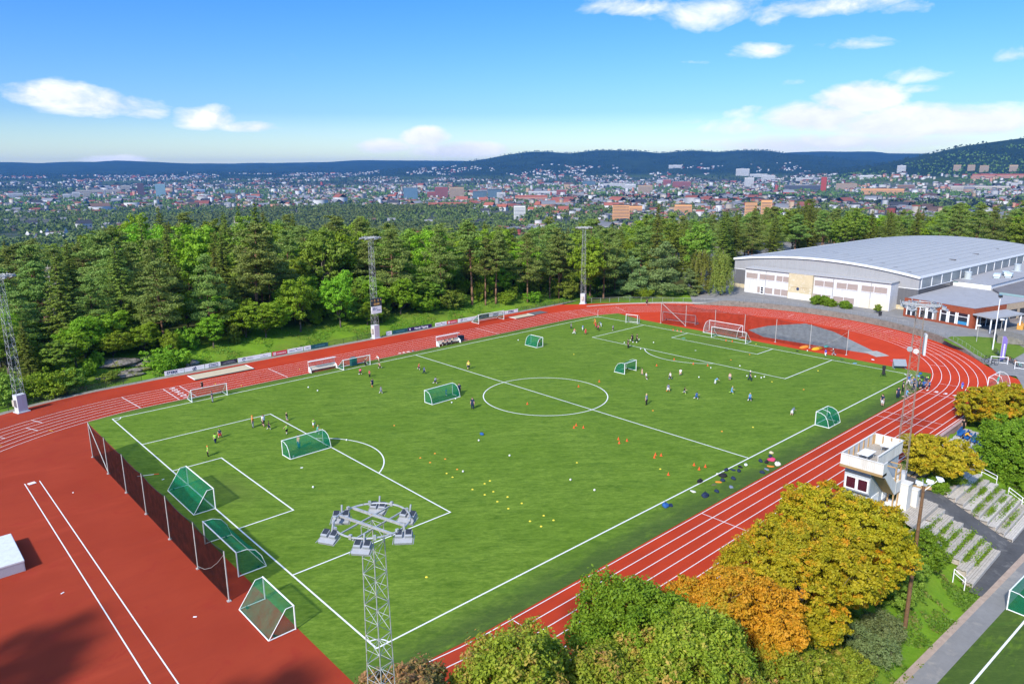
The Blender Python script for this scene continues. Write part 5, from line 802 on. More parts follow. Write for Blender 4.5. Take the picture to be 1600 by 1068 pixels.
tm = MB(); zt = .012
for i in range(7):
    p = oval(1.22 * i); p.append(p[0])
    for a, b in zip(p, p[1:]): strip(tm, a, b, .075, zt, False)
zt2 = .018
for x0, x1, i0, i1 in ((34.1, 34.1, 0, 6), (91, 91, 0, 6), (78, 78, 0, 6), (75.5, 75.5, 0, 6), (6.9, 6.9, 0, 2), (9.2, 9.2, 0, 2)):
    strip(tm, (x0, TY - TR - 1.22 * i0), (x1, TY - TR - 1.22 * i1), .07, zt2)
for x0, i0, i1 in ((9.6, 0, 6), (12.0, 0, 6), (72, 0, 6), (62, 1, 3), (26.5, 0, 6)):
    strip(tm, (x0, TY + TR + 1.22 * i0), (x0, TY + TR + 1.22 * i1), .10, zt2)
for ad, i0, i1 in ((-80, 1, 3), (-62, 0, 2), (-50, 2, 4), (-42, 0, 1), (-36, 3, 5), (-24, 4, 6), (-14, 1, 3), (6, 2, 5), (22, 1, 2), (62, 1, 6), (74, 0, 6), (80, 2, 6)):
    a = R(ad)
    strip(tm, *[(TX + (TR + 1.22 * k) * math.cos(a), TY + (TR + 1.22 * k) * math.sin(a)) for k in (i0, i1)], .07, zt2)
for ad, i0, i1 in ((94, 0, 6), (110, 4, 6), (113, 2, 4), (118, 3, 5)):
    a = R(ad)
    strip(tm, *[(LX + (TR + 1.22 * k) * math.cos(a), TY + (TR + 1.22 * k) * math.sin(a)) for k in (i0, i1)], .09, zt2)
strip(tm, (-12.8, 49.6), (-12.8, -12), .09, zt2); strip(tm, (-11.45, 49.4), (-11.45, -12), .09, zt2)
strip(tm, (20, -11.9), (92, -12.1), .10, zt2)
to = tm.build('lane_markings', LINE); tag(to, 'white lane lines and runway lines on the red track', 'markings', kind='structure')
YEL = mat('yellow_marks', (.55, .30, .03), .7, .2, .1)
ym = MB()
for ad, k in ((112, .5), (121, 1.5), (127, 2.5), (134, 3.5)):
    a = R(ad); strip(ym, *[(LX + (TR + 1.22 * q) * math.cos(a), TY + (TR + 1.22 * q) * math.sin(a)) for q in (k - .15, k + .5)], .12, zt2)
for k in range(3):
    for i in range(16):
        a = R(-34 + i * 2.1); b = R(-34 + i * 2.1 + 1.3)
        r_ = TR + 1.22 * (k + .95) - .4 * math.sin(PI * i / 15)
        strip(ym, (TX + r_ * math.cos(a), TY + r_ * math.sin(a)), (TX + r_ * math.cos(b), TY + r_ * math.sin(b)), .05, zt2, False)
for x0, i0 in ((16.4, 3.4), (30, 2.3), (19, .3)): strip(ym, (x0, TY + TR + 1.22 * i0), (x0 + .25, TY + TR + 1.22 * (i0 + .6)), .12, zt2)
tag(ym.build('hurdle_marks', YEL), 'faded yellow marks painted on the running lanes', 'markings', kind='structure')
# lane numbers at the two start lines
def text_mesh(name, body, size, material, parent, loc, rot, bold=0.0, align='CENTER'):
    cu = bpy.data.curves.new(name, 'FONT'); cu.body = body; cu.size = size; cu.align_x = align; cu.align_y = 'CENTER'
    cu.offset = bold; cu.extrude = .004; cu.resolution_u = 3
    tmp = bpy.data.objects.new(name, cu); COL.objects.link(tmp)
    dg = bpy.context.evaluated_depsgraph_get(); dg.update()
    me = bpy.data.meshes.new_from_object(tmp.evaluated_get(dg))
    bpy.data.objects.remove(tmp, do_unlink=True); bpy.data.curves.remove(cu)
    me.materials.clear(); me.materials.append(material)
    o = link(name, me, parent); o.location = loc; o.rotation_euler = rot
    return o
nums = []
for k in range(6):
    nums.append(text_mesh('lane_number', str(k + 1), 1.1, LINE, None, (10.8, TY + TR + 1.22 * (k + .5), .016), (0, 0, PI / 2), .04))
    nums.append(text_mesh('lane_number', str(k + 1), 1.1, LINE, None, (92.6, TY - TR - 1.22 * (k + .5), .016), (0, 0, -PI / 2), .04))
for o in nums: tag(o, kind='structure', cat='markings', group='lane numbers', label='white lane number painted on the red track')

# grey throwing sector inside the right bend, with its circle pad
GREY = mat('grey_gravel', (.24, .245, .235), .95, .1, .18, .5, 0, (.16, .17, .14), .3)
sheet('throwing_sector', [(111.0, 35.4), (117.5, 34.6), (125.4, 30.2), (121.8, 22.6), (115.6, 15.6), (111.2, 10.6), (108.6, 10.4), (107.8, 20.9), (107.4, 30)], .014, GREY, 'pale grey throwing sector in the right bend', 'throwing sector')
sheet('throwing_pad', [(109.4, 11.7), (111.7, 10.2), (109.6, 7.2), (107.2, 8.5)], .020, CONC, 'square concrete throwing pad at the tip of the grey sector', 'throwing pad')
SAND = mat('pit_sand', (.50, .42, .29), .95, .1, .12, 1.5)
def sandpit(name, x0, x1, y0, y1, label, dark_to=0):
    sheet(name, [(x0, y0), (x1, y0), (x1, y1), (x0, y1)], .02, SAND, label, 'sand pit')
    k = MB(); k.bx(x0 - .15, x1 + .15, y0 - .5, y0, 0, .06); k.bx(x0 - .15, x1 + .15, y1, y1 + .12, 0, .05)
    tag(k.build('pit_kerb', DARK), 'dark rubber edge of the ' + label, 'kerb', kind='structure')
    e = MB(); e.bx(x0 - .18, x0, y0, y1, 0, .05); e.bx(x1, x1 + .18, y0, y1, 0, .05)
    tag(e.build('pit_board', WHITE), 'white end boards of the ' + label, 'kerb', kind='structure')
sandpit('sand_pit', 15.1, 24.6, 77.6, 80.9, 'long jump sand pit by the left advertising boards')
sandpit('sand_pit', 84.9, 90.4, 77.2, 79.6, 'long jump sand pit at the far end of the straight')
COVER = mat('pit_cover', (.12, .12, .12), .8, .2, .2, 1)
k = MB(); k.bx(90.6, 94.8, 77.2, 79.7, .01, .10)
tag(k.build('pit_cover', COVER), 'dark cover folded over the end of the far sand pit', 'cover')

# gravel verge between track and bank
VERGE = mat('gravel_verge', (.27, .25, .21), .95, .1, .2, 1.5, 0, (.16, .17, .08))
vg = [(LX + 49.5 * math.cos(a), TY + 49.5 * math.sin(a)) for a in np.linspace(PI - .25, PI / 2 + .1, 24)] + [(LX + 4, 81.8), (104, 82.1)]
vg += [(LX + 4 + 97.2 + 5, 83.6)] + [(LX + 4, 83.4)] + [(LX + 50.9 * math.cos(a), TY + 50.9 * math.sin(a)) for a in np.linspace(PI / 2 + .1, PI - .25, 24)]
sheet('gravel_verge', vg, -.006, VERGE, 'gravel strip along the outside of the far straight', 'verge')

# forecourt level round the right bend
ASPH = mat('worn_asphalt', (.22, .215, .21), .92, .15, .15, .4, 0, (.30, .28, .25), .2)
FC = 1.2
def fz(x, y): return float(fore_z(x, y))
k = MB(); aa = np.linspace(R(-82), R(37), 90); rr_ = [45.6, 48, 54, 62, 75, 95, 130, 200]
for a, b in zip(aa, aa[1:]):
    for r0, r1 in zip(rr_, rr_[1:]):
        q = [(TX + r_ * math.cos(v), TY + r_ * math.sin(v)) for r_, v in ((r0, a), (r1, a), (r1, b), (r0, b))]
        if max(p[1] for p in q) > -40 and not (a < R(-66) and r0 < 48): k.quad(*[(x, y, fz(x, y)) for x, y in q])
tag(k.build('forecourt', ASPH), 'grey asphalt forecourt between the track wall and the sports hall', 'forecourt', kind='structure')
lawn = [(122.5, 1.2), (124.5, 3.6), (128, 3.2), (131, .4), (133.5, -4), (129, -9), (122, -8.5), (118.5, -4.8), (121, -2)]
m, t = newmat('mown_grass')
pos = t.n('ShaderNodeNewGeometry').outputs['Position']
c = t.mix(t.ramp(t.noise(pos, 1.2, 6, .7), .3, .7), (.075, .15, .014), (.14, .20, .03))
finish(t, c, .95, .1)
LAWNM = m
o = sheet('lawn', lawn, 0, LAWNM, 'small rounded lawn by the flagpole', 'lawn')
bm = bmesh.new(); bm.from_mesh(o.data); bmesh.ops.subdivide_edges(bm, edges=bm.edges[:], cuts=3, use_grid_fill=True)
for v in bm.verts: v.co.z = fz(v.co.x, v.co.y) + .03
bm.to_mesh(o.data); bm.free()
verge2 = [(113, 78), (122, 71), (131, 62.5), (137, 60.5), (146, 69), (140, 78), (126, 84)]

# lower level: path and second pitch
dl = Vector((1, -.05, 0))
def low(x0, x1, a, b): return [(x0, a - .05 * (x0 - 40)), (x1, a - .05 * (x1 - 40)), (x1, b - .05 * (x1 - 40)), (x0, b - .05 * (x0 - 40))]
LZ = -3.6
sheet('path', low(-40, 140, -27.1, -25.6), LZ + .02, ASPH, 'grey asphalt path beside the lower pitch', 'path')
PINK = mat('pink_gravel', (.38, .29, .23), .95, .1, .2, 2)
sheet('path_edge', low(-40, 140, -25.62, -25.1), LZ + .03, PINK, 'pinkish gravel edge of the asphalt path', 'path')
sheet('lower_pitch', low(-40, 140, -70, -27.1), LZ + .012, TURFM, 'green artificial turf of the lower pitch', 'pitch')
k = MB(); p = low(-40, 140, -28.78, -28.62); k.quad(*[(x, y, LZ + .024) for x, y in p])
tag(k.build('pitch_markings', LINE), 'white touchline of the lower pitch', 'markings', kind='structure')
DASPH = mat('dark_asphalt', (.085, .085, .088), .9, .2, .25, .5, 0, (.15, .145, .14))
m_ = MB()
def bz(y): return .2 + (min(y, -15.8) + 15.8) * .45 if y < -15.8 else .2
ys = np.linspace(-13, -24.4, 14)
for a, b in zip(ys, ys[1:]):
    m_.quad((53.9, a, max(bz(a), LZ) + .03), (53.9, b, max(bz(b), LZ) + .03), (57.2, b, max(bz(b), LZ) + .03), (57.2, a, max(bz(a), LZ) + .03))
m_.quad((44.5, -24.4, LZ + .04), (44.5, -25.4, LZ + .04), (72, -26.6, LZ + .04), (72, -24.4, LZ + .04))
tag(m_.build('ramp', DASPH), 'dark asphalt ramp down between the two stands', 'path', kind='structure')
# ------------------------------------------------------------------ vegetation
def unit(n, rg):
    v = rg.normal(0, 1, (n, 3)); return v / np.linalg.norm(v, axis=1, keepdims=True)

def leaves_mesh(name, pos, nrm, size, tint, material, rg, aspect=.62, jitter=.75):
    """one small quad per leaf, facing roughly along nrm"""
    n = len(pos)
    nn = nrm + rg.normal(0, jitter, (n, 3)); nn /= np.linalg.norm(nn, axis=1, keepdims=True) + 1e-9
    a = np.cross(nn, rg.normal(0, 1, (n, 3))); a /= np.linalg.norm(a, axis=1, keepdims=True) + 1e-9
    b = np.cross(nn, a)
    size = np.broadcast_to(size, (n,)) * rg.uniform(.65, 1.3, n)
    a = a * size[:, None] * .5; b = b * (size * aspect)[:, None] * .5
    # pointed leaf: tip and stalk, two shoulders
    v = np.stack([pos - a, pos + b * .9 - a * .1, pos + a, pos - b * .9 - a * .1], 1).reshape(-1, 3)
    f = np.arange(n * 4).reshape(n, 4)
    return np_mesh(name, v, f, material, attr={'tint': np.repeat(np.clip(tint, 0, 1), 4)})

def limb_mesh(name, segs, material, n=6):
    mb = MB()
    for a, b, r0, r1 in segs: mb.tube(a, b, r0, r1, n)
    return mb.mesh(name, material, True)

def broad_tree(seed, h, rx, base, nl, lsize, material, bark, lobes=16, low=.0, trunk_r=.16, flat=.85, fill=.2, lobe_r=(.30, .50), tuft=.62, lp=46, tflat=.62, tip=.0):
    """tapered trunk, limbs to each lobe, leaves bunched in tufts over the lobes with gaps between"""
    rg = np.random.default_rng(seed)
    cz = base + (h - base) * .5; rz = (h - base) * .5
    cs = []
    for k in range(lobes):
        u = unit(1, rg)[0]; u[2] = u[2] * .9 + .12
        q = rg.uniform(.46, .80)
        cs.append((u[0] * rx * q, u[1] * rx * q, cz + u[2] * rz * q, rx * rg.uniform(*lobe_r)))
    cs.append((0, 0, cz + rz * .35, rx * .5)); cs.append((0, 0, cz - rz * .15, rx * .55))
    cs = np.array(cs); fl_ = np.array([1, 1, flat])
    nt = max(20, nl // lp); w = cs[:, 3] ** 2; w /= w.sum()
    TC0, TN = [], []
    while sum(len(p) for p in TC0) < nt:
        k = rg.choice(len(cs), 2000, p=w); u = unit(2000, rg)
        rr = rg.uniform(.80, 1.10, 2000); inner = rg.random(2000) < fill; rr = np.where(inner, rr * rg.uniform(.5, .85, 2000), rr)
        p = cs[k, :3] + u * (cs[k, 3] * rr)[:, None] * fl_
        d = np.linalg.norm((p[:, None, :] - cs[None, :, :3]) / fl_, axis=2) / cs[None, :, 3]
        d[np.arange(2000), k] = 9
        keep = ((d.min(1) > .80) | inner) & (p[:, 2] > base)
        TC0.append(p[keep]); TN.append(u[keep])
    TC0 = np.concatenate(TC0)[:nt]; TN = np.concatenate(TN)[:nt]
    tr = tuft * rg.uniform(.6, 1.35, nt); tt = rg.normal(0, .2, nt)
    k = rg.integers(0, nt, nl); u = unit(nl, rg); q = rg.random(nl) ** .45
    if tip: u[:, 2] = np.where(u[:, 2] < 0, u[:, 2] * .6, u[:, 2] * (1 + tip))
    P = TC0[k] + u * (tr[k] * q)[:, None] * np.array([1, 1, tflat])
    N = u * .55 + TN[k] * .45 + np.array([0, 0, .4])
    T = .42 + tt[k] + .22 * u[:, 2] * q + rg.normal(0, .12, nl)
    crown = leaves_mesh('crown', P, N, lsize, T, material, rg)
    segs = [((0, 0, -.4), (0, 0, base), trunk_r * 1.25, trunk_r)]
    segs.append(((0, 0, base), (0, 0, base + (h - base) * .45), trunk_r, trunk_r * .5))
    for c in cs[:-2]:
        z0 = base + (h - base) * rg.uniform(-.02, .35); m = (c[0] * .5, c[1] * .5, z0 + (c[2] - z0) * .45)
        segs += [((0, 0, z0), m, trunk_r * .45, trunk_r * .3), (m, tuple(c[:3]), trunk_r * .3, trunk_r * .1)]
        for _ in range(3):
            u1 = unit(1, rg)[0] * c[3] * .85
            segs.append((tuple(c[:3]), tuple(c[:3] + u1), trunk_r * .1, .012))
    return crown, limb_mesh('trunk', segs, bark)

def pine_tree(seed, h, rx, bare, nl, material, bark, up=.25, lsize=.34):
    """scots pine: long bare stem, irregular foliage plates at the branch ends"""
    rg = np.random.default_rng(seed)
    segs = []; cl = []
    bend = rg.normal(0, .02, 2) * h
    def stem(z):
        q = z / h; return np.array([bend[0] * q * q, bend[1] * q * q, z])
    zs = np.linspace(-.4, h * .96, 9)
    tr = h * .0125
    for a, b in zip(zs, zs[1:]): segs.append((tuple(stem(a)), tuple(stem(b)), tr * (1 - .8 * max(a, 0) / h), tr * (1 - .8 * b / h)))
    nb = int(20 + h * 1.1)
    for k in range(nb):
        q = (k + .5) / nb; z = h * (bare + (1 - bare) * q)
        prof_ = min(1, .45 + q / .2 * .55) * (1 - .95 * q) ** .62 + .05
        ln = rx * prof_ * rg.uniform(.5, 1.25)
        a = k * 2.4 + rg.uniform(-.4, .4)
        p0 = stem(z); rise = ln * rg.uniform(-.05, up * 1.6)
        p1 = p0 + np.array([math.cos(a) * ln * .55, math.sin(a) * ln * .55, rise * .3]); p2 = p0 + np.array([math.cos(a) * ln, math.sin(a) * ln, rise])
        segs += [(tuple(p0), tuple(p1), tr * .32 * (1 - q * .6), tr * .2), (tuple(p1), tuple(p2), tr * .2, .015)]
        for s_ in (.5, .78, 1.0):
            if s_ == .5 and q < .25: continue
            c = p0 + (p2 - p0) * s_ + rg.normal(0, .09 * rx, 3)
            cl.append((*c, rx * rg.uniform(.15, .31) * (.55 + .6 * (1 - q))))
    for _ in range(3): cl.append((*(stem(h * rg.uniform(.93, 1.0)) + rg.normal(0, .04 * rx, 3)), rx * .15))
    cl = np.array(cl); w = cl[:, 3] ** 2; w /= w.sum()
    k = rg.choice(len(cl), nl, p=w); u = unit(nl, rg)
    rr = rg.uniform(.55, 1.08, nl)
    P = cl[k, :3] + u * (cl[k, 3] * rr)[:, None] * np.array([1.08, 1.08, .50])
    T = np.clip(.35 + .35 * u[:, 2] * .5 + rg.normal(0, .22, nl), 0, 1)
    N = u * .6 + np.array([0, 0, .55])
    return leaves_mesh('crown', P, N, lsize, T, material, rg, .5, .9), limb_mesh('trunk', segs, bark)

def spruce_tree(seed, h, rx, nl, material, bark, low=.06, lsize=.36):
    rg = np.random.default_rng(seed)
    segs = [((0, 0, -.4), (0, 0, h * .5), h * .013, h * .008), ((0, 0, h * .5), (0, 0, h), h * .008, .01)]
    B = []
    z = h * low
    while z < h * .985:
        q = 1 - z / h; n = int(7 + 5 * q)
        a0 = rg.uniform(0, 6)
        for i in range(n):
            ln = (rx * q ** .8 + .12) * rg.uniform(.6, 1.12)
            B.append((a0 + 2 * PI * i / n + rg.uniform(-.25, .25), z + rg.uniform(-.15, .15), ln))
        z += .32 + .5 * q
    B = np.array(B); w = B[:, 2] ** 1.4; w /= w.sum()
    k = rg.choice(len(B), nl, p=w); s_ = rg.beta(1.6, 1.05, nl)
    ln = B[k, 2]; a = B[k, 0] + rg.normal(0, .13, nl) * (1.15 - .5 * s_)
    droop = -.38 * ln * s_ + .24 * ln * s_ ** 3
    P = np.stack([np.cos(a) * ln * s_, np.sin(a) * ln * s_, B[k, 1] + droop - np.abs(rg.normal(0, .10, nl)) * (.5 + ln * .35)], 1)
    N = np.stack([np.cos(a) * .5, np.sin(a) * .5, np.ones(nl)], 1)
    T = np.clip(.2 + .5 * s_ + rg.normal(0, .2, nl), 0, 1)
    for b in B[::3]: segs.append(((0, 0, b[1]), (math.cos(b[0]) * b[2] * .8, math.sin(b[0]) * b[2] * .8, b[1] - .25 * b[2]), .03, .01))
    return leaves_mesh('crown', P, N, lsize, T, material, rg, .42, .6), limb_mesh('trunk', segs, bark)

def birch_tree(seed, h, rx, nl, material, bark):
    """weeping birch: hanging curtains of small leaves"""
    rg = np.random.default_rng(seed)
    segs = [((0, 0, -.3), (0.1, 0, h * .55), h * .014, h * .009), ((.1, 0, h * .55), (.0, .1, h * .97), h * .009, .02)]
    st = []
    for i in range(120):
        q = rg.uniform(.28, 1); a = rg.uniform(0, 2 * PI)
        R_ = rx * (math.sin(PI * min(1, .12 + .8 * (1 - q))) ** .7) * rg.uniform(.3, 1.05)
        x, y, z = R_ * math.cos(a), R_ * math.sin(a), h * q * rg.uniform(.9, 1)
        L = rg.uniform(.16, .42) * h * (.35 + .65 * R_ / rx)
        st.append((x, y, z, min(L, z * .93), a)); segs.append(((0, 0, z * .86), (x, y, z), .035, .012))
    st = np.array(st); w = st[:, 3] / st[:, 3].sum()
    k = rg.choice(len(st), nl, p=w); s_ = rg.random(nl) ** .9
    P = st[k, :3] + np.stack([rg.normal(0, .16, nl) + .1 * np.cos(st[k, 4]) * s_, rg.normal(0, .16, nl) + .1 * np.sin(st[k, 4]) * s_, -st[k, 3] * s_], 1)
    N = np.stack([np.cos(st[k, 4]), np.sin(st[k, 4]), np.full(nl, .3)], 1)
    return leaves_mesh('crown', P, N, .3, rg.uniform(0, 1, nl), material, rg, .5, .7), limb_mesh('trunk', segs, bark)

def dead_tree(seed, h, rx, material, twig=1.0):
    rg = np.random.default_rng(seed)
    segs = [((0, 0, -.4), (.1, 0, h * .5), h * .016, h * .011), ((.1, 0, h * .5), (0, .1, h), h * .011, .03)]
    for i in range(int(26 * twig)):
        z = h * rg.uniform(.38, .97); a = rg.uniform(0, 2 * PI); L = rx * rg.uniform(.4, 1.1) * (1.25 - z / h)
        p0 = np.array([0, 0, z]); p1 = p0 + np.array([math.cos(a) * L * .55, math.sin(a) * L * .55, rg.uniform(-.1, .35) * L]); p2 = p1 + np.array([math.cos(a + rg.uniform(-.6, .6)) * L * .5, math.sin(a) * L * .5, rg.uniform(-.3, .5) * L])
        segs += [(tuple(p0), tuple(p1), h * .0052, h * .0035), (tuple(p1), tuple(p2), h * .0035, .012)]
        for _ in range(5):
            q = rg.uniform(.2, 1); b = p1 + (p2 - p1) * q; segs.append((tuple(b), tuple(b + unit(1, rg)[0] * L * .35), .025, .01))
    return limb_mesh('trunk', segs, material, 5)

PINE = leafmat('pine_needles', (.115, .185, .030), (.30, .385, .085), None, 0, .2)
PINE2 = leafmat('blue_pine_needles', (.115, .18, .050), (.26, .325, .11), None, 0, .2)
SPR = leafmat('spruce_needles', (.085, .13, .014), (.235, .28, .036), None, 0, .18)
BRIGHT = leafmat('bright_leaves', (.15, .275, .012), (.31, .47, .03), None, 0, .32)
DKLEAF = leafmat('dark_leaves', (.125, .215, .016), (.28, .38, .05), None, 0, .28)
BIRCHL = leafmat('birch_leaves', (.16, .22, .03), (.29, .33, .06), None, 0, .3)
BROWN = leafmat('dying_needles', (.22, .14, .07), (.36, .25, .14), None, 0, .2)
MAPLE = leafmat('yellow_maple_leaves', (.25, .27, .010), (.58, .47, .016), (.70, .33, .016), .06, .32, .35)
ORANGE = leafmat('orange_maple_leaves', (.46, .25, .014), (.68, .27, .02), (.30, .25, .015), .08, .32, .35)
GREENR = leafmat('green_red_leaves', (.13, .205, .010), (.40, .45, .038), (.50, .28, .08), .04, .34, .3)
GREENF = leafmat('fresh_green_leaves', (.085, .185, .008), (.25, .37, .022), None, 0, .34, .3)
OLIVE = leafmat('olive_leaves', (.105, .14, .045), (.20, .235, .085), None, 0, .25)

PROTO = {
    'pine': [pine_tree(1, 18, 3.3, .46, 11000, PINE, BARK), pine_tree(2, 17, 3.8, .30, 12000, PINE, BARK), pine_tree(3, 19, 3.0, .54, 9500, PINE, BARK), pine_tree(4, 16, 4.0, .22, 13000, PINE, BARK), pine_tree(8, 18, 3.4, .38, 11000, PINE, BARK)],
    'lowpine': [pine_tree(5, 9, 4.2, .06, 15000, PINE2, BARK, .12), pine_tree(6, 11, 4.2, .08, 15000, PINE2, BARK, .18)],
    'spruce': [spruce_tree(1, 20, 3.6, 14000, SPR, BARKG), spruce_tree(2, 18, 2.8, 12000, SPR, BARKG), spruce_tree(3, 21, 3.1, 13000, SPR, BARKG)],
    'dark': [broad_tree(1, 15, 4.4, 3, 11000, .42, DKLEAF, BARKG, 18), broad_tree(2, 16, 4.0, 3.5, 11000, .42, DKLEAF, BARKG, 20), broad_tree(9, 14, 4.6, 2.5, 11000, .42, DKLEAF, BARKG, 15)],
    'bright': [broad_tree(3, 12, 4.6, 1.5, 15000, .38, BRIGHT, BARKG, 20), broad_tree(4, 11, 4.2, 1.4, 14000, .36, BRIGHT, BARKG, 17), broad_tree(7, 12, 3.7, 2, 12000, .36, BRIGHT, BARKG, 15)],
    'bush': [broad_tree(5, 3.6, 2.6, .1, 8000, .26, BRIGHT, BARKG, 14, .0, .06, tuft=.4), broad_tree(6, 3.4, 2.8, .1, 8000, .26, DKLEAF, BARKG, 13, .0, .06, tuft=.4)],
    'birch': [birch_tree(1, 12.5, 2.7, 12000, BIRCHL, BARKG), birch_tree(2, 12.3, 3.0, 13000, BIRCHL, BARKG)],
    'brown': [spruce_tree(7, 8, 2.2, 3500, BROWN, BARKG)],
}
PH = {'pine': [18, 17, 19, 16, 18], 'lowpine': [9, 11], 'spruce': [20, 18, 21], 'dark': [15, 16, 14], 'bright': [12, 11, 12], 'bush': [3.6, 3.4], 'birch': [12.5, 12.3], 'brown': [8]}
KN = {'pine': 'pine_tree', 'lowpine': 'pine_tree', 'spruce': 'spruce_tree', 'dark': 'broadleaf_tree', 'bright': 'broadleaf_tree', 'bush': 'shrub', 'birch': 'birch_tree', 'brown': 'spruce_tree'}
KC = {'pine_tree': 'pine', 'spruce_tree': 'spruce', 'broadleaf_tree': 'tree', 'shrub': 'shrub', 'birch_tree': 'birch'}

def put_tree(kind, x, y, h, label, group, v=None, z=None, wide=None, name=None):
    v = random.randrange(len(PROTO[kind])) if v is None else v
    crown, trunk = PROTO[kind][v]; s = h / PH[kind][v]
    w = wide if wide else s ** .6 * random.uniform(1.0, 1.25) if kind != 'bush' else s * random.uniform(.95, 1.25)
    nm = name or KN[kind]
    o = empty(nm, (x, y, gz(x, y) - .1 if z is None else z), random.uniform(0, 6.28), label, KC[KN[kind]], group)
    o.scale = (w, w, s)
    link('trunk', trunk, o); link('crown', crown, o)
    return o

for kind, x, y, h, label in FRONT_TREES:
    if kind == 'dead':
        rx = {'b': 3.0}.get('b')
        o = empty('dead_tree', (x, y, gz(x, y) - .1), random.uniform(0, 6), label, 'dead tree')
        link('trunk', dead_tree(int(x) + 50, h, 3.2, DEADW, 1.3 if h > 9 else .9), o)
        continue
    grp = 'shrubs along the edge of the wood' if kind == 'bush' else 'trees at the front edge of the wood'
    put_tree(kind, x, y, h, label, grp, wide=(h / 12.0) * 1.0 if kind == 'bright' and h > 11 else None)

# the wood behind: each tree told by kind, size and the nearest landmark in view
def screen(x, y, z=0):
    d = Vector((x - CX, y - CY, z - CZ)); zf = d.dot(_f)
    return 800 + FPX * d.dot(_r) / zf, 534 - FPX * d.dot(_u) / zf, zf
MARKS = [(15, 'the left floodlight mast'), (92, 'the twiggy dead tree'), (258, 'the pale rock-side pine'), (377, 'the bare grey dead pine'), (495, 'the two bright maples'), (585, 'the scoreboard mast'), (657, 'the silver dead pine'), (765, 'the bare pine trio'), (912, 'the far floodlight mast'), (1026, 'the tallest spruce'), (1110, 'the weeping birches'), (1190, 'the hall roof corner'), (1300, 'the arched hall gable'), (1420, 'the hall roof crest'), (1540, 'the hall roof vents')]
TREES = sorted([(*screen(x, y)[:1], k, x, y, h, math.hypot(x - CX, y - CY)) for k, x, y, h in FOREST])
cells = {}
ORD = ['first', 'second', 'third', 'fourth', 'fifth', 'sixth', 'seventh', 'eighth', 'ninth', 'tenth', 'eleventh', 'twelfth', 'thirteenth', 'fourteenth', 'fifteenth', 'sixteenth', 'seventeenth', 'eighteenth', 'nineteenth', 'twentieth', 'twenty-first', 'twenty-second', 'twenty-third', 'twenty-fourth', 'twenty-fifth']
for px_, k, x, y, h, d in TREES:
    mk = min(MARKS, key=lambda m: abs(m[0] - px_)); side = 'left' if px_ < mk[0] else 'right'
    row = 'near' if d < 165 else ('middle' if d < 225 else 'far')
    cells.setdefault((k, mk, side, row), []).append((abs(px_ - mk[0]), x, y, h))
LOOK = {'pine': 'olive pine', 'spruce': 'dark pointed spruce', 'dark': 'dark round broadleaf', 'bright': 'light green broadleaf', 'bush': 'leafy shrub'}
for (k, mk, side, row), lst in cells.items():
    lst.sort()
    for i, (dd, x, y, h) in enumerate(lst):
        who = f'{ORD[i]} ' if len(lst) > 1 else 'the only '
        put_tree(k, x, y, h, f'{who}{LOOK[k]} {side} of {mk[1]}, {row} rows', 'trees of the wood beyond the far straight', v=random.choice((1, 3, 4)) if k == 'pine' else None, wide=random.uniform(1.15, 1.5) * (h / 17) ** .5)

# ---- the trees along the near side, close to the camera
def big_tree(name, seed, x, y, z, h, rx, base, nl, ls, m_, label, cat='tree', lobes=22, **kw):
    crown, trunk = broad_tree(seed, h, rx, base, nl, ls, m_, BARKG, lobes, **kw)
    o = empty(name, (x, y, z), 0, label, cat, 'trees along the near side of the track')
    link('trunk', trunk, o); link('crown', crown, o); return o
SL = lambda y: gz(40, y)
fl = dict(flat=.72, fill=.16, lobe_r=(.22, .40), tuft=.38, lp=52, tflat=.55)
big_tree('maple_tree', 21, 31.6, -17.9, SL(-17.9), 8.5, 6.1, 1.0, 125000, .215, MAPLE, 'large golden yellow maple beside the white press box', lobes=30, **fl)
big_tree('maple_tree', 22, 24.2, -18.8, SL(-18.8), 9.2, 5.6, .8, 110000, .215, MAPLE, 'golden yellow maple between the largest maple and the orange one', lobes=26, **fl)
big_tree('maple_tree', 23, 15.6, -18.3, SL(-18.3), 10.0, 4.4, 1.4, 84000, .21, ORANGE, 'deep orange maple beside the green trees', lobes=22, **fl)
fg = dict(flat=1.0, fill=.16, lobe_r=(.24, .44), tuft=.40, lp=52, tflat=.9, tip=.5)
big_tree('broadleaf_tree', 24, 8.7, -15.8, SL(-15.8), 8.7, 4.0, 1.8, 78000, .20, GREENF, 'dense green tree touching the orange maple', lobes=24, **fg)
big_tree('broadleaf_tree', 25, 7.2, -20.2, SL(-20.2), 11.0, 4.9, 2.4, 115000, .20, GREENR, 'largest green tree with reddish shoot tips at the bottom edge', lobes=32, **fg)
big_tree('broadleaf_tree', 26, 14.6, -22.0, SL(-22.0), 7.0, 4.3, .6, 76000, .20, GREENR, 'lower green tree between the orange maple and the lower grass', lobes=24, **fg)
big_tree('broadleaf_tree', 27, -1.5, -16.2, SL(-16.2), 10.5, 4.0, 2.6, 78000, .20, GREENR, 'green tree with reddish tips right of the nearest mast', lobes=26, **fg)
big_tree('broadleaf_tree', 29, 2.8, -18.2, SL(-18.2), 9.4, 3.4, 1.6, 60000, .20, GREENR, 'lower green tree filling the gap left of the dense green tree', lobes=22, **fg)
big_tree('broadleaf_tree', 28, -6.4, -13.2, -.3, 10.2, 2.4, 3, 26000, .22, leafmat('rusty_leaves', (.20, .19, .04), (.33, .27, .08), (.42, .23, .09), .12, .3, .3), 'small rusty green tree at the foot of the nearest mast', lobes=18, **fg)
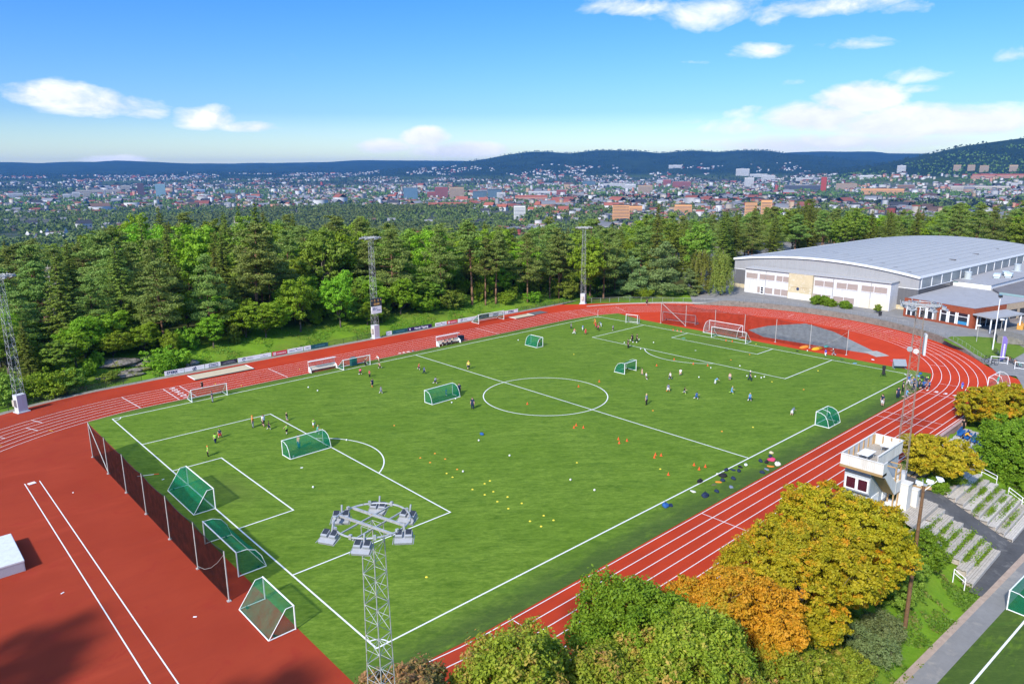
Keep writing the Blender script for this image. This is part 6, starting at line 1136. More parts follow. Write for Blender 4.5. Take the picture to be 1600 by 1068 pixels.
big_tree('maple_tree', 31, 59.6, -16.2, SL(-16.2), 4.6, 4.0, 1.0, 36000, .26, leafmat('amber_maple_leaves', (.28, .26, .012), (.54, .39, .018), (.58, .27, .02), .05, .3, .3), 'amber maple between the press box and the right hand stand', lobes=20, **fl)
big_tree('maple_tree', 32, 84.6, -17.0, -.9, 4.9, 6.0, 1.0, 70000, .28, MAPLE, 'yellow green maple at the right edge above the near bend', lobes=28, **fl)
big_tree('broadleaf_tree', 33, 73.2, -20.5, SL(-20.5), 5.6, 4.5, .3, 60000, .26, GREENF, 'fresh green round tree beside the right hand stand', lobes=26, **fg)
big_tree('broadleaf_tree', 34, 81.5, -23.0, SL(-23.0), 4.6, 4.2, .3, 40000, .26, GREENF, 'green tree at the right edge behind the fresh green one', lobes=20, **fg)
for x, y, h in ((-30, -7, 20), (-41, 7, 21), (-44, 0, 18)):
    put_tree('dark', x, y, h, 'broadleaf tree outside the left end of the red area, casting shade', 'trees left of the red area', z=-.2)
for i, (x, y, h, w, m_, lab) in enumerate([(30.6, -22.3, 2.2, 1.9, OLIVE, 'olive grey shrub below the largest maple, left of the wooden pole'), (28.2, -22.4, 2.2, 1.8, OLIVE, 'dull olive shrub at the left end of the grass bank'), (36.8, -20.8, 2.8, 2.2, DKLEAF, 'dark shrub at the back of the wooden pole'), (44.6, -21.0, 3.0, 2.4, GREENF, 'green shrub grown over the left stand'), (40.6, -20.6, 2.2, 1.8, DKLEAF, 'dark green shrub left of the overgrown stand'), (24.6, -22.6, 2.6, 2.0, GREENR, 'pale green shrub under the lower maple branches'), (70.2, -22.6, 2.2, 2.4, GREENF, 'green shrub at the far end of the right hand stand'), (57.6, -17.0, 1.2, 1.4, GREENF, 'low green shrub under the amber maple'), (60.5, -17.4, 1.4, 1.6, GREENF, 'low leafy shrub above the right hand stand'), (50.4, -15.9, .9, .8, GREENF, 'weedy tuft between press box and white pillar'), (142.6, 35.4, 1.6, 2.2, GREENF, 'green shrub in front of the hall, left one'), (142.2, 32.6, 1.5, 1.5, GREENF, 'green shrub in front of the hall, middle one'), (142.0, 29.0, 1.4, 1.6, GREENF, 'green shrub in front of the hall, right one'), (141.4, 22.0, 2.0, .7, DKLEAF, 'little conifer by the right end of the hall')]):
    zz = FC if x > 130 else SL(y)
    crown, trunk = broad_tree(60 + i, h, w, .1, int(2900 * w * w + 1500), .17 if x < 100 else .22, m_, BARKG, 12, 0, .05, tuft=.3, lp=40)
    o = empty('shrub', (x, y, zz - .05), 0, lab, 'shrub', 'shrubs on the near bank and by the hall'); link('trunk', trunk, o); link('crown', crown, o)

# weeds between the benches, tall grass on the bank: nobody could count them
rg = np.random.default_rng(77)
def scatter_stuff(name, pts, size, m_, label, cat):
    pts = np.asarray(pts); n = len(pts)
    tag(link(name, leaves_mesh(name, pts, np.tile([0, 0, .5], (n, 1)), size, rg.uniform(0, 1, n), m_, rg, .5, 1.0)), label, cat, kind='stuff')
P = []
for yb, x0, x1, n in [(-19.4, 46, 52.8, 700), (-20.3, 45.6, 53, 1800), (-21.1, 46, 53, 1500), (-22.0, 46.5, 53.4, 1400), (-22.9, 48, 53.5, 1300), (-23.6, 49, 53.4, 900), (-19.3, 59, 66, 500), (-20.2, 58.4, 64, 700), (-21.0, 58, 66, 1300), (-21.9, 58, 65, 1100), (-22.7, 58.5, 66, 900), (-23.5, 58, 65, 700)]:
    c = rg.uniform(x0, x1, 6); k = rg.integers(0, 6, n)
    xs = np.where(rg.random(n) < .75, c[k] + rg.normal(0, .5, n), rg.uniform(x0, x1, n)); ysv = yb + rg.normal(0, .13, n)
    P.append(np.stack([xs, ysv, np.array([bz(v) for v in ysv]) + .12 + np.abs(rg.normal(0, .26, n))], 1))
scatter_stuff('weeds', np.concatenate(P), .2, GREENF, 'weeds growing between the old benches of the stands', 'weeds')
n = 26000; xs = rg.uniform(18, 46, n); ysv = rg.uniform(-25.2, -18.2, n)
clump = vnoise(xs, ysv, .9) + .6 * vnoise(xs + 31, ysv, .35); kp = clump > -.15
xs, ysv = xs[kp], ysv[kp]
scatter_stuff('tall_grass', np.stack([xs, ysv, ground_z(xs, ysv) + np.abs(rg.normal(0, .13, len(xs)))], 1), .24, leafmat('bank_grass', (.075, .15, .012), (.17, .26, .03), (.24, .17, .06), .05, .3), 'tall rough grass on the bank around the wooden pole', 'grass')
n = 30000; xs = rg.uniform(-12, 128, n); ysv = 84.2 + np.abs(rg.normal(0, 5.5, n))
rb_ = np.hypot(xs - LX, ysv - TY); kp = ((rb_ > 52) | (xs > LX)) & (ysv < 103) & (ysv > 83.9 + 0 * xs) & (vnoise(xs, ysv, 1.8) > -.1); xs, ysv = xs[kp], ysv[kp]
scatter_stuff('tall_grass', np.stack([xs, ysv, ground_z(xs, ysv) + np.abs(rg.normal(0, .12, len(xs)))], 1), .34, leafmat('far_bank_grass', (.085, .17, .012), (.155, .25, .025), (.26, .20, .05), .04, .3), 'tufts of bright grass on the bank beyond the far straight', 'grass')
n = 26000; xs = rg.uniform(-30, 165, n); ysv = rg.uniform(86, 128, n)
kp = (vnoise(xs, ysv, 3.2) > .1) & ((ysv > 97) | (xs < 0) | (xs > 96)); kp &= ~((xs > 118) & (ysv < 84)); xs, ysv = xs[kp], ysv[kp]
scatter_stuff('undergrowth', np.stack([xs, ysv, ground_z(xs, ysv) + np.abs(rg.normal(0, .5, len(xs)))], 1), .55, DKLEAF, 'leafy undergrowth on the floor of the wood', 'undergrowth')
# ------------------------------------------------------------------ floodlight masts
LAMPG = mat('lamp_housing', (.31, .32, .34), .5, .4, .1, 4)
GLASSD = mat('dark_glass', (.03, .033, .04), .15, .6, .2, 3)
CAB = streaky('painted_steel', (.54, .55, .57), (.36, .32, .27), .4)
MH = 18.6
def lattice_mesh():
    mb = MB(); w0, w1, z0, n = .52, .33, 2.3, 21
    def wz(z): return w0 + (w1 - w0) * (z - z0) / (MH - z0)
    for sx, sy in ((1, 1), (1, -1), (-1, -1), (-1, 1)):
        mb.tube((sx * w0, sy * w0, z0 - .1), (sx * w1, sy * w1, MH), .027, .024, 5)
    for i in range(n + 1):
        z = z0 + (MH - z0) * i / n; w = wz(z); c = [(w, w, z), (w, -w, z), (-w, -w, z), (-w, w, z)]
        for a, b in zip(c, c[1:] + c[:1]): mb.tube(a, b, .012, n=4)
        if i < n:
            z2 = z0 + (MH - z0) * (i + 1) / n; w2 = wz(z2); d = [(w2, w2, z2), (w2, -w2, z2), (-w2, -w2, z2), (-w2, w2, z2)]
            for k in range(4):
                if (i + k) % 2: mb.tube(c[k], d[(k + 1) % 4], .013, n=4)
                else: mb.tube(c[(k + 1) % 4], d[k], .013, n=4)
    return mb.mesh('tower', GALV)
def ring_mesh():
    mb = MB(); r = 1.62
    p = [(r * math.cos(2 * PI * i / 32), r * math.sin(2 * PI * i / 32), MH + .25) for i in range(33)]
    mb.path(p, .045, 6)
    for k in range(10):
        a = 2 * PI * k / 10 + .2; mb.box((r * math.cos(a), r * math.sin(a), MH + .27), (.12, .12, .2), a)
    return mb.mesh('ring', GALV)
def beams_mesh():
    mb = MB()
    for o in (-.42, .42):
        L = math.sqrt(1.62 ** 2 - o * o)
        mb.box((o, 0, MH + .22), (.09, 2 * L, .10)); mb.box((0, o, MH + .13), (2 * L, .06, .06))
    return mb.mesh('cross_beams', GALV)
def lamp_parts():
    h = MB(); h.box((0, .26, -.02), (.74, .56, .12), rot=Matrix.Rotation(R(-24), 3, 'X'))
    for s in (-.2, .2): h.box((s, .18, .12), (.29, .33, .20), rot=Matrix.Rotation(R(-24), 3, 'X'))
    h.tube((-.42, .05, .0), (-.42, .6, -.1), .02, n=4); h.tube((.42, .05, 0), (.42, .6, -.1), .02, n=4)
    h.tube((0, -.10, .5), (0, .05, .05), .04, n=6)
    g = MB()
    for s in (-.2, .2): g.box((s, .16, .235), (.25, .28, .02), rot=Matrix.Rotation(R(-24), 3, 'X'))
    return h.mesh('floodlight', LAMPG), g.mesh('lamp_back', GLASSD)
TOWER, RINGM, BEAMS = lattice_mesh(), ring_mesh(), beams_mesh(); LMESH, LGLASS = lamp_parts()
k = MB(); k.bx(-.62, .62, -.55, .55, -.4, 2.5); k.bx(-.8, .8, -.75, .75, -.5, .12)
CABM = k.mesh('base_cabinet', CAB)
k = MB(); k.bx(-.95, -.62, -.3, .2, 1.0, 1.9)
BOXM = k.mesh('switch_box', mat('beige_box', (.50, .46, .38), .6, .3))
def mast(x, y, z, h, rz, label):
    o = empty('floodlight_mast', (x, y, z), rz, label, 'floodlight mast', 'floodlight masts round the sports ground')
    o.scale = (1, 1, h / MH)
    link('base_cabinet', CABM, o); link('switch_box', BOXM, o); link('tower', TOWER, o); link('ring', RINGM, o); link('cross_beams', BEAMS, o)
    for i in range(6):
        a = R(60 * i + 33)
        l = link('floodlight', LMESH, o, (1.74 * math.cos(a), 1.74 * math.sin(a), MH + .0), math.atan2(y - 33, x - 50) - PI / 2 - rz + .22 * math.sin(i * 2.1))
        link('lamp_back', LGLASS, l)
    return o
mast(-8.4, 78.4, 0, 18.9, .3, 'floodlight mast at the left edge behind the curving lanes')
m2 = mast(52.0, 82.9, 0, 19.6, .1, 'floodlight mast carrying the scoreboard beside the far straight')
mast(109.4, 79.4, 0, 18.4, .5, 'floodlight mast at the far right end of the straight, before the pines')
m4 = mast(52.2, -15.3, -.1, 19.5, .2, 'floodlight mast with round loudspeakers behind the press box')
mast(-8.1, -14.2, -.3, 18.05, .25, 'nearest floodlight mast with its lamp ring seen from above')

for c in m4.children:
    if c.name.startswith('tower'): c.material_slots[0].link = 'OBJECT'; c.material_slots[0].material = mat('rusted_steel', (.30, .24, .20), .6, .3, .25, 4, .2, (.30, .17, .08))
SIGNB = mat('black_sign', (.035, .045, .055), .5, .4, .2, 2)
AMBER = mat('amber_digits', (.70, .40, .10), .5, .3, .1)
NAVYP = mat('navy_print', (.03, .05, .12), .6, .2, .1); GREYP = mat('grey_print', (.30, .31, .33), .6, .2, .1)
sbx, sby = 52.05, 82.15
o = empty('scoreboard', (sbx, sby, 5.1), R(4), 'dark scoreboard with amber figures over a white panel on the mast', 'scoreboard')
k = MB(); k.bx(-1.25, 1.25, -.12, .12, 1.5, 3.0); k.build('display', SIGNB, o)
k = MB(); k.bx(-1.15, 1.15, -.10, .10, 0, 1.42); wp = k.build('white_panel', WHITE, o)
text_mesh('digits', '00:00', .62, AMBER, o, (.0, -.135, 1.86), (PI / 2, 0, 0), .012)
text_mesh('digits', '0   0', .62, AMBER, o, (.0, -.135, 2.56), (PI / 2, 0, 0), .012)
k = MB()
for x in (-1.05, 1.05): k.bx(x - .08, x + .08, -.135, -.12, 2.5, 2.75)
k.build('indicator', AMBER, o)
k = MB(); k.box((-.62, -.115, .78), (.52, .02, .06)); k.box((-.62, -.115, 1.14), (.52, .02, .06)); k.box((-.86, -.115, .96), (.06, .02, .42)); k.box((-.38, -.115, .96), (.06, .02, .42)); k.box((-.6, -.115, .95), (.25, .02, .05))
for i in range(7): k.box((.02 + i * .14, -.115, .62), (.10, .02, .10))
for i in range(2): k.box((-.05 + i * .13, -.115, 1.0), (.08, .02, .16))
k.build('sign_print', NAVYP, wp)

# loudspeakers and a tall white panel on the press box mast
for i, (x, y, z, l) in enumerate([(51.62, -14.95, 15.3, 'grey round loudspeaker, left of two on the press box mast'), (51.55, -15.55, 15.2, 'white round loudspeaker, right of two on the press box mast')]):
    k = MB(); k.lathe([(.08, -.16), (.21, -.13), (.26, 0), (.26, .09), (.21, .10)], n=16)
    o = k.build('loudspeaker', [LAMPG, mat('faded_white', (.55, .50, .48), .6)][i]); o.location = (x, y, z); o.rotation_euler = (PI / 2, 0, R(-60)); tag(o, l, 'loudspeaker')
k = MB(); k.bx(-.09, .09, -.42, .42, -1.0, 1.05); k.bx(-.11, -.09, -.36, .36, -.9, .95)
o = k.build('mast_panel', CAB); o.location = (52.3, -16.0, 15.8); o.rotation_euler = (0, 0, R(-62)); tag(o, 'tall white panel fixed edge-on to the press box mast', 'panel')

# ------------------------------------------------------------------ goals
NETG = netmat('green_net', (.006, .24, .125), .55); NETL = netmat('pale_green_net', (.03, .27, .16), .36); NETW = netmat('grey_net', (.33, .34, .32), .22)
BALLNET = netmat('black_ball_net', (.012, .012, .012), .68); BALLNET2 = netmat('thin_ball_net', (.03, .012, .012), .26)
def goal(label, ax, ay, bx_, by_, back, h, dep, style='curve', net=NETG, group='football goals', grey=False, mid=False, nonet=False):
    """a..b are the feet of the posts; back = +1 when the net lies to the left of a->b"""
    Wd = math.hypot(bx_ - ax, by_ - ay); rz = math.atan2(by_ - ay, bx_ - ax)
    o = empty('football_goal', (ax, ay, .012), rz, label, 'goal', group)
    s = back
    if style == 'curve': pr = [(0, h), (.35 * dep, h * .985), (.66 * dep, h * .84), (.86 * dep, h * .52), (dep, .05)]
    elif style == 'shelf': pr = [(0, h), (.30 * dep, h), (dep, .05)]
    else: pr = [(0, h), (.10 * dep, h * .98), (dep, .05)]
    fm = GALV if grey else WHITE
    k = MB(); r = .055
    k.tube((0, 0, 0), (0, 0, h), r, n=8); k.tube((Wd, 0, 0), (Wd, 0, h), r, n=8); k.tube((-r, 0, h), (Wd + r, 0, h), r, n=8)
    k.build('front_frame', fm, o)
    for x in (0, Wd):
        k = MB(); k.path([(x, s * a, b) for a, b in pr], .03, 6); k.tube((x, 0, .05), (x, s * dep, .05), .045, n=6); k.build('side_bar', fm, o)
    k = MB(); k.tube((0, s * dep, .05), (Wd, s * dep, .05), .045, n=6)
    if mid: k.tube((Wd / 2, 0, h), (Wd / 2, s * dep * .55, h * .9), .03, n=5); k.tube((Wd / 2, s * dep * .55, h * .9), (Wd / 2, s * dep, .05), .03, n=5)
    k.build('ground_bar', fm, o)
    if not nonet:
        v, f = [], []
        nx = max(4, int(Wd / .8)); P_ = []
        for a, b in zip(pr, pr[1:]):
            for q in (0, .5): P_.append((a[0] + (b[0] - a[0]) * q, a[1] + (b[1] - a[1]) * q))
        P_.append(pr[-1])
        for i in range(nx + 1):
            sag = .09 * math.sin(PI * i / nx)
            for j, (a, b) in enumerate(P_):
                e = math.sin(PI * j / (len(P_) - 1)) * sag; v.append((Wd * i / nx, s * max(a - e * .7, 0), max(b - e, .03)))
        m_ = len(P_)
        for i in range(nx):
            for j in range(m_ - 1): f.append((i * m_ + j, (i + 1) * m_ + j, (i + 1) * m_ + j + 1, i * m_ + j + 1))
        for x in (0.01, Wd - .01):
            b0 = len(v); v += [(x, s * a, b) for a, b in P_] + [(x, s * a, .04) for a, b in P_]
            for j in range(m_ - 1): f.append((b0 + j, b0 + j + 1, b0 + m_ + j + 1, b0 + m_ + j))
        me = bpy.data.meshes.new('net'); me.from_pydata(v, [], f); me.materials.append(net); me.update(); link('net', me, o)
    k = MB()
    for x in (.25, Wd - .25): k.tube((x - .07, s * dep * .75, .1), (x + .07, s * dep * .75, .1), .1, n=8)
    if not nonet: k.build('transport_wheels', DARK, o)
    return o
goal('full size goal with green net standing on the left goal line', 0, 37.1, 0, 29.5, -1, 2.15, 2.1, 'shelf')
goal('full size goal with green net turned away beside the black ball net', -3.35, 23.1, -3.35, 15.7, 1, 2.2, 2.4, 'curve')
goal('nearest goal, pale green net, half on the red surface', -3.15, 11.1, -3.15, 5.9, -1, 1.95, 2.05, 'shelf', NETL)
goal('curved green goal across the left penalty area line', 11.1, 38.0, 16.4, 38.1, -1, 1.8, 1.9)
goal('curved green goal left of the centre circle', 34.9, 42.6, 40.1, 42.8, -1, 1.8, 1.7)
goal('small green goal alone beyond the centre circle', 70.7, 57.8, 70.7, 54.6, -1, 1.75, 1.55)
goal('small green goal right of the centre circle, opening toward us', 66.9, 32.0, 70.0, 32.1, 1, 1.8, 2.1)
goal('small white goal with grey net on the far end of the right goal line', 98.8, 57.4, 99.5, 54.9, 1, 1.85, 1.35, 'curve', NETW)
goal('grey goal behind the ball net on the red infield', 105.9, 53.0, 107.2, 45.6, 1, 2.05, 1.8, 'slope', NETW, grey=True)
goal('full size white goal set back to back behind the right goal line', 104.6, 40.5, 104.6, 33.0, -1, 2.2, 2.2, 'curve', NETW)
goal('full size goal with pale green net on the right goal line', 99.8, 36.9, 99.8, 29.5, 1, 2.15, 2.1, 'slope', NETL)
goal('small six-barred green goal on the near touchline', 66.0, -.1, 69.3, -.1, -1, 1.8, 1.8, 'curve', NETG, mid=True)
goal('green-topped goal parked against the far advertising boards', 75.2, 78.7, 82.3, 78.5, 1, 2.0, 2.5, 'slope', NETL)
goal('white goal with pale net on the far touchline between the dugouts', 35.2, 66.0, 40.3, 66.0, 1, 1.75, 2.1, 'slope', NETL)
goal('white goal with pale net at the left end of the far touchline', 10.5, 66.0, 15.6, 65.9, 1, 1.85, 2.0, 'slope', NETL)
goal('white goal with loose net standing on the near bend lanes', 99.2, -10.6, 104.0, -10.8, -1, 1.9, 1.6, 'curve', NETW, mid=True)
g = goal('small goal with green net at the edge of the lower pitch', 43.9, -27.4, 48.9, -27.7, -1, 1.8, 2.0, 'curve', NETG); g.location.z = LZ + .02
g = goal('bare white goal frame, left of two by the forecourt edge', 116.6, -6.4, 117.6, -8.6, 1, 1.2, .8, 'slope', NETW, nonet=True)
g = goal('bare white goal frame, right of two by the forecourt edge', 115.2, -10.2, 115.6, -12.4, 1, 1.2, .8, 'slope', NETW, nonet=True)
k = MB(); k.lathe([(.001, -.3), (.12, -.28), (.17, 0), (.10, .35), (.001, .5)], n=8); k.tube((0, 0, -.2), (.5, .1, -.9), .1, .05)
o = k.build('gathered_net', mat('teal_net', (.05, .38, .30), .8, .2)); o.location = (101.9, -11.2, 1.2); o.rotation_euler = (0, R(20), 0)
tag(o, 'teal net bundle hanging in the white goal on the near bend', 'net')

# ------------------------------------------------------------------ ball nets
def ball_net(name, label, posts, h, netm, postm, group):
    x0, y0 = posts[0]
    o = empty(name, (x0, y0, 0), 0, label, 'ball net', group)
    v, f = [], []; n = 8
    P_ = []
    for (a, b), (c, d) in zip(posts, posts[1:]):
        for i in range(n): q = i / n; P_.append((a + (c - a) * q, b + (d - b) * q, h - .55 * 4 * q * (1 - q) * .55))
    P_.append((*posts[-1], h))
    for x, y, zt_ in P_:
        for j in range(4): v.append((x - x0, y - y0, .06 + (zt_ - .06) * j / 3))
    for i in range(len(P_) - 1):
        for j in range(3): f.append((i * 4 + j, (i + 1) * 4 + j, (i + 1) * 4 + j + 1, i * 4 + j + 1))
    me = bpy.data.meshes.new('netting'); me.from_pydata(v, [], f); me.materials.append(netm); me.update(); link('netting', me, o)
    k = MB(); k.path([(x - x0, y - y0, zt_) for x, y, zt_ in P_], .025, 5); k.build('top_rope', DARK, o)
    for x, y in posts:
        k = MB(); k.tube((x - x0, y - y0, 0), (x - x0, y - y0, h), .05, n=8); k.bx(x - x0 - .14, x - x0 + .14, y - y0 - .14, y - y0 + .14, 0, .08); k.build('post', postm, o)
    a, b = posts[0], posts[1]
    k = MB(); k.tube((0, 0, h), (b[0] - a[0], b[1] - a[1], .15), .05, n=6); k.build('brace', postm, o)
    a, b = posts[-1], posts[-2]
    k = MB(); k.path([(a[0] - x0 + (b[0] - a[0]) * q, a[1] - y0 + (b[1] - a[1]) * q, h - .25 - (h - .5) * (1 - (1 - q) ** 1.6)) for q in (0, .25, .5, .75, 1)], .014, 5); k.build('slack_rope', POSTW, o)
    return o
POSTW = mat('pale_post', (.42, .41, .39), .6, .3, .15, 3)
ball_net('ball_net', 'black ball net on pale posts along the left end of the turf', [(-5.45, 52.9), (-5.43, 46.3), (-5.4, 39.6), (-5.4, 33.0), (-5.38, 26.2), (-5.35, 19.3), (-5.3, 12.8)], 4.3, BALLNET, POSTW, 'ball nets behind the goals')
ball_net('ball_net', 'thin dark ball net on tall posts behind the right goals', [(103.6, 51.8), (104.9, 46.4), (104.9, 39.4), (104.9, 32.8), (104.9, 26.2), (105.0, 19.5), (104.8, 12.7)], 4.5, BALLNET2, POSTW, 'ball nets behind the goals')

# ------------------------------------------------------------------ advertising boards
def bl(x): return 83.2 if x < 50 else 83.2 - (x - 50) * .018
BRED = mat('board_red', (.62, .06, .09), .5, .3, .06); BDARK = mat('board_charcoal', (.03, .03, .05), .5, .3, .1); BTEAL = mat('board_petrol', (.012, .085, .105), .5, .3, .1); BPURP = mat('board_purple', (.035, .018, .10), .5, .3, .1)
BLAB = {'STERK': 'white board lettered STERK in bold navy', 'adidas': 'white board with three slanted navy bars over small lettering', 'box': 'white board with a dark ringed box emblem', 'dark': 'charcoal board with small pale print', 'two': 'white board with a round swirl mark and grey print', 'red': 'red board with a white square mark', 'bars': 'white board with blue print and a dark roof mark', 'short': 'short white board with grey print', 'teal': 'dark petrol board with faint pale print', 'purple': 'purple board lettered Norsk Tipping in white'}
def print_row(mb, x0, x1, zc, h, y, rg):
    x = x0
    while x < x1 - .05:
        w_ = rg.uniform(.06, .16); mb.box((x + w_ / 2, y, zc), (w_, .012, h * rg.uniform(.7, 1))); x += w_ + rg.uniform(.02, .06)
rg = np.random.default_rng(3)
for i, (x0, x1, kd) in enumerate(BOARDS):
    y0, y1 = bl(x0), bl(x1); L = math.hypot(x1 - x0, y1 - y0) - .06
    side = 'left of' if x0 < 50 else 'right of'
    uniq = '' if kd == 'purple' else f', {side} the scoreboard mast'
    o = empty('advertising_board', (x0, y0, .02), math.atan2(y1 - y0, x1 - x0), BLAB[kd] + uniq, 'advertising board', 'advertising boards along the far straight')
    H = .80
    base = {'red': BRED, 'dark': BDARK, 'teal': BTEAL, 'purple': BPURP}.get(kd, WHITE)
    k = MB(); k.bx(.03, L, -.03, .03, .06, H); k.build('panel', base, o)
    for x in (.2, L / 2, L - .2): k = MB(); k.bx(x - .04, x + .04, -.05, .25, -.02, .06); k.bx(x - .03, x + .03, .03, .07, 0, H); k.build('support', GALV, o)
    pm = {'red': WHITE, 'dark': GREYP, 'teal': mat('teal_print', (.12, .30, .33), .6, .2, .1), 'purple': WHITE}.get(kd, GREYP)
    yf = -.038
    if kd == 'STERK':
        text_mesh('lettering', 'STERK', .62, NAVYP, o, (L * .40, yf, .42), (PI / 2, 0, 0), .028)
        k = MB(); print_row(k, L * .78, L * .97, .60, .07, yf, rg); k.build('small_print', GREYP, o)
    elif kd == 'adidas':
        k = MB()
        for j, hh in enumerate((.18, .30, .42)):
            x = L * .5 - .32 + j * .25
            k.add([(x, yf, .30), (x + .19, yf, .30), (x + .19 - .14 * hh / .42, yf, .30 + hh), (x - .14 * hh / .42, yf, .30 + hh)], [(0, 1, 2, 3)])
        k.build('emblem', NAVYP, o)
        text_mesh('lettering', 'adidas', .24, NAVYP, o, (L * .5, yf, .19), (PI / 2, 0, 0), .012)
    elif kd == 'box':
        k = MB(); cx_ = L * .55
        for a in (.16, .66): k.box((cx_, yf, a), (1.5, .014, .08))
        for a in (-.72, .72): k.box((cx_ + a, yf, .41), (.08, .014, .56))
        print_row(k, cx_ - .5, cx_ + .5, .42, .2, yf, rg); k.build('emblem', NAVYP, o)
    elif kd == 'dark':
        k = MB(); print_row(k, L * .3, L * .75, .60, .06, yf, rg); print_row(k, L * .15, L * .85, .42, .09, yf, rg); print_row(k, L * .1, L * .9, .26, .06, yf, rg); k.build('small_print', pm, o)
    elif kd == 'two':
        k = MB(); ring_pts = [(L * .18 + .26 * math.cos(a) * (1 + .25 * math.sin(2 * a)), yf, .43 + .24 * math.sin(a)) for a in np.linspace(0, 5.2, 18)]
        k.path(ring_pts, .04, 4); k.box((L * .18 + .1, yf, .5), (.3, .014, .08)); k.build('emblem', NAVYP, o)
        k = MB(); print_row(k, L * .28, L * .42, .54, .09, yf, rg); print_row(k, L * .28, L * .44, .36, .09, yf, rg); print_row(k, L * .66, L * .9, .30, .11, yf, rg)
        k.box((L * .78, yf, .55), (.14, .014, .14)); k.build('small_print', GREYP, o)
    elif kd == 'red':
        k = MB(); k.box((L * .18, yf, .42), (.46, .014, .46)); print_row(k, L * .34, L * .92, .38, .16, yf, rg); e = k.build('emblem', WHITE, o)
        k = MB(); k.box((L * .18, yf - .012, .42), (.18, .01, .2), rot=Matrix.Rotation(.4, 3, 'Y')); k.build('mark', BRED, e)
    elif kd == 'purple':
        text_mesh('lettering', 'Norsk Tipping', .58, WHITE, o, (L * .56, yf, .42), (PI / 2, 0, 0), .022)
        k = MB(); k.box((L * .09, yf, .42), (.12, .014, .5), rot=Matrix.Rotation(.6, 3, 'Y')); k.box((L * .09, yf - .005, .42), (.12, .014, .5), rot=Matrix.Rotation(-.6, 3, 'Y')); k.build('emblem', WHITE, o)
    elif kd == 'bars':
        k = MB(); print_row(k, L * .1, L * .48, .38, .13, yf, rg); print_row(k, L * .62, L * .9, .38, .11, yf, rg); k.add([(L * .50, yf, .5), (L * .62, yf, .42), (L * .6, yf, .6), (L * .54, yf, .66)], [(0, 1, 2, 3)]); k.build('small_print', NAVYP, o)
    else:
        k = MB(); print_row(k, L * .25, L * .8, .40, .13, yf, rg); k.build('small_print', pm if kd != 'short' else NAVYP, o)

# ------------------------------------------------------------------ low fences
def low_fence(label, pts, h=.95, postm=None, step=2.9, rail=False):
    postm = postm or DARK
    x0, y0 = pts[0]
    o = empty('low_fence', (x0, y0, gz(x0, y0) if False else 0), 0, label, 'fence', 'low mesh fences round the track')
    Q = [Vector((*p, 0)) for p in pts]; seg = []; acc = 0
    out_ = [Q[0]]
    for a, b in zip(Q, Q[1:]):
        L = (b - a).length; n = max(1, round(L / step))
        for i in range(1, n + 1): out_.append(a + (b - a) * i / n)
    b0 = Vector((x0, y0, 0)); v, f = [], []
    for p in out_:
        q = p - b0; k = MB(); k.tube(q + Vector((0, 0, -.3)), q + Vector((0, 0, h)), .035, n=6); k.build('post', postm, o)
        v += [tuple(q + Vector((0, 0, .05))), tuple(q + Vector((0, 0, h - .03)))]
    for i in range(len(out_) - 1): f.append((2 * i, 2 * i + 2, 2 * i + 3, 2 * i + 1))
    me = bpy.data.meshes.new('wire_mesh'); me.from_pydata(v, [], f); me.materials.append(netmat('wire_net', (.10, .11, .10), .22)); me.update(); link('wire_mesh', me, o)
    k = MB(); k.path([tuple(p - b0 + Vector((0, 0, h))) for p in out_], .02, 5); k.build('top_rail', postm, o)
    return o
ft = [(LX + 50.6 * math.cos(a), TY + 50.6 * math.sin(a)) for a in np.linspace(R(112), R(88), 9)]
low_fence('dark mesh fence from the left mast to the first advertising board', [(-11.5, 79.3)] + ft[1:])
low_fence('dark mesh fence between the boards and the scoreboard mast', [(41.9, 83.3), (51.2, 83.3)])
low_fence('dark mesh fence from the last board to the far mast', [(90, 82.7), (99.8, 83.0), (108.4, 82.2)])
low_fence('pale mesh fence round the far corner of the track', [(110.5, 80.6), (118.2, 75.4), (124, 69.3), (128.8, 63.5), (132.6, 56.6), (135.2, 50.6)], .95, GALV, 2.6)

# retaining wall with a pale kerb round the right bend
def wall_arc(name, label, a0, a1, r, h0, h1, th, m_, n=36, follow=False):
    mb = MB()
    for i in range(n):
        a, b = a0 + (a1 - a0) * i / n, a0 + (a1 - a0) * (i + 1) / n; ha, hb = h0 + (h1 - h0) * i / n, h0 + (h1 - h0) * (i + 1) / n
        c = [(TX + k_ * math.cos(v), TY + k_ * math.sin(v)) for v in (a, b) for k_ in (r, r + th)]
        if follow: ha, hb = fz(*c[0]) + .04, fz(*c[2]) + .04
        V = [(*c[0], -.1), (*c[1], -.1), (*c[3], -.1), (*c[2], -.1), (*c[0], ha), (*c[1], ha), (*c[3], hb), (*c[2], hb)]
        mb.add(V, [(4, 5, 6, 7), (0, 4, 7, 3), (1, 2, 6, 5)])
        if i == 0: mb.add(V, [(0, 1, 5, 4)])
        if i == n - 1: mb.add(V, [(3, 7, 6, 2)])
    return tag(mb.build(name, m_), label, 'wall')
STONE = mat('rough_stone_wall', (.20, .185, .16), .95, .1, .35, 1.4, 0, (.11, .115, .08), .5)
wall_arc('retaining_wall', 'rough stone retaining wall curving round the right bend', R(36.5), R(-57), 45.15, 0, 0, .55, STONE, 56, True)
wall_arc('kerb', 'pale concrete kerb along the far part of the bend', R(70), R(26.5), 46.2, .14, .5, .3, CONC, 20)['kind'] = 'structure'
fzz = lambda a: fz(TX + 46 * math.cos(a), TY + 46 * math.sin(a))
k = MB()
